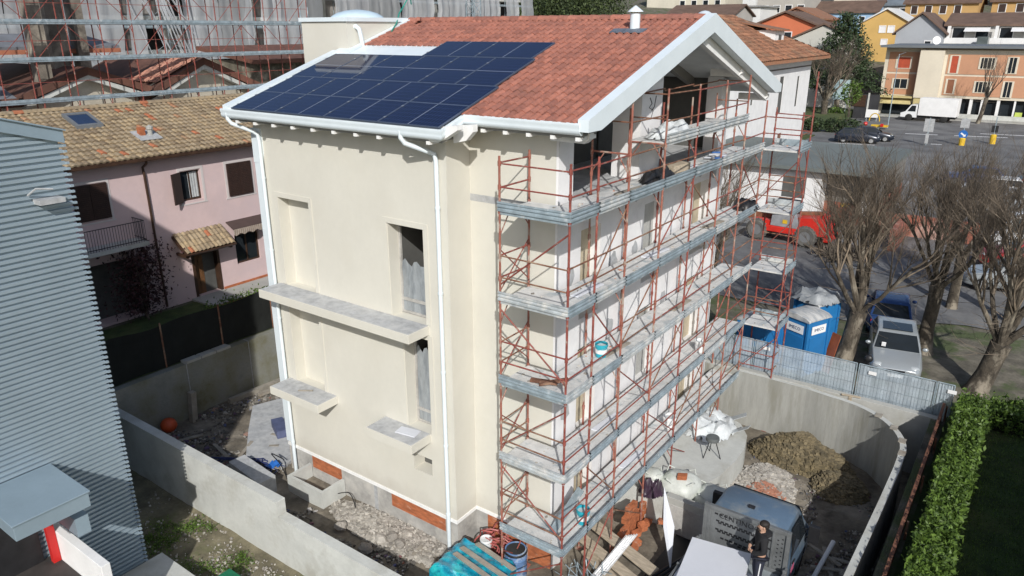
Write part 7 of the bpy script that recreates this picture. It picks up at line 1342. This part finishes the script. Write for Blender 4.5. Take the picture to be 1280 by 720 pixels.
jv = [(0, .01, .93), (0, .01, 1.12), (0, .0, 1.30), (0, -.005, 1.44), (0, .0, 1.50), (.19, 0, 1.43), (.275, .02, 1.17), (.16, -.15, 1.055), (.10, -.19, 1.055), (-.19, 0, 1.43), (-.28, .01, 1.18), (-.17, -.16, 1.065), (-.10, -.205, 1.055)]
skin_figure('jacket', jv, [(0, 1), (1, 2), (2, 3), (3, 4), (3, 5), (5, 6), (6, 7), (7, 8), (3, 9), (9, 10), (10, 11), (11, 12)], [(.19, .14), (.185, .135), (.205, .145), (.14, .11), (.075, .078), .085, .075, .058, .05, .085, .075, .058, .05], P, M['black_cloth'])
def hood(mb): mb.lathe([(.09, -.05), (.135, .0), (.125, .05), (.08, .06)], (0, .07, 1.46), 14)
part_mb('hood', M['black_cloth'], hood, smooth=True)
tv = [(0, 0, .97), (.11, 0, .88), (.125, -.02, .52), (.13, .025, .09), (-.11, 0, .88), (-.12, -.03, .52), (-.12, .035, .09)]
skin_figure('trousers', tv, [(0, 1), (1, 2), (2, 3), (0, 4), (4, 5), (5, 6)], [(.17, .13), .112, .085, .068, .112, .085, .068], P, M['navy_cloth'])
for s, nm in ((1, .0), (-1, 0)): part_mb('trouser_stripe', M['white_paint'], lambda mb: mb.tube([(s * .225, -.02, .84), (s * .207, -.03, .52), (s * .198, .01, .12)], .014, 5))
for s in (1, -1): part_mb('shoe', M['black'], lambda mb: (mb.ball((s * .13, -.08, .045), .055, .15, .055, 10, 7),), smooth=True)
part_mb('hair', M['hair'], lambda mb: (mb.ball((0, .018, 1.705), .092, .108, .075, 14, 9, 0, .03), mb.ball((0, .055, 1.66), .086, .07, .075, 12, 8, 0, .03)), smooth=True)
part_mb('beard', mat('beard', (.035, .024, .018), .8, .2, 40), lambda mb: (mb.ball((0, -.075, 1.565), .058, .045, .04, 12, 8), mb.ball((0, -.108, 1.603), .03, .012, .008, 8, 6)), smooth=True)
part_mb('nose', M['skin'], lambda mb: mb.prism([(0, -.112, 1.665), (.017, -.11, 1.62), (0, -.142, 1.622), (-.017, -.11, 1.62)], (0, .02, .002)), smooth=True)
for s in (1, -1):
    part_mb('eye', M['black'], lambda mb: mb.ball((s * .033, -.106, 1.658), .013, .008, .007, 8, 6), smooth=True); part_mb('eyebrow', M['hair'], lambda mb: mb.tube([(s * .015, -.112, 1.676), (s * .035, -.113, 1.68), (s * .055, -.098, 1.675)], .006, 5)); part_mb('ear', M['skin'], lambda mb: mb.ball((s * .084, .0, 1.64), .014, .024, .035, 8, 6), smooth=True)
    def hand(mb):
        mb.ball((s * .045, -.222, 1.045), .036, .02, .04, 10, 7)
        for k in range(4): z = 1.07 - k * .018; L_ = (.05, .058, .054, .042)[k]; mb.tube([(s * .03, -.24, z), (s * .012, -.255, z - .004), (s * (.03 - L_), -.25, z - .01), (s * (.028 - L_), -.236, z - .014)], [.0095, .0095, .0085, .007], 7)
        mb.tube([(s * .05, -.225, 1.075), (s * .03, -.245, 1.095), (s * .01, -.25, 1.10)], [.011, .01, .008], 7)
    part_mb('hand', M['skin'], hand, smooth=True)
part_mb('jacket_logo', M['white_paint'], lambda mb: mb.obox((-.16, -.13, 1.32), (.012, .004, 0), (0, .004, 0), (0, 0, .012)))
place(P, (3.78, 2.62, -1.09), R_(-62), 1.07)
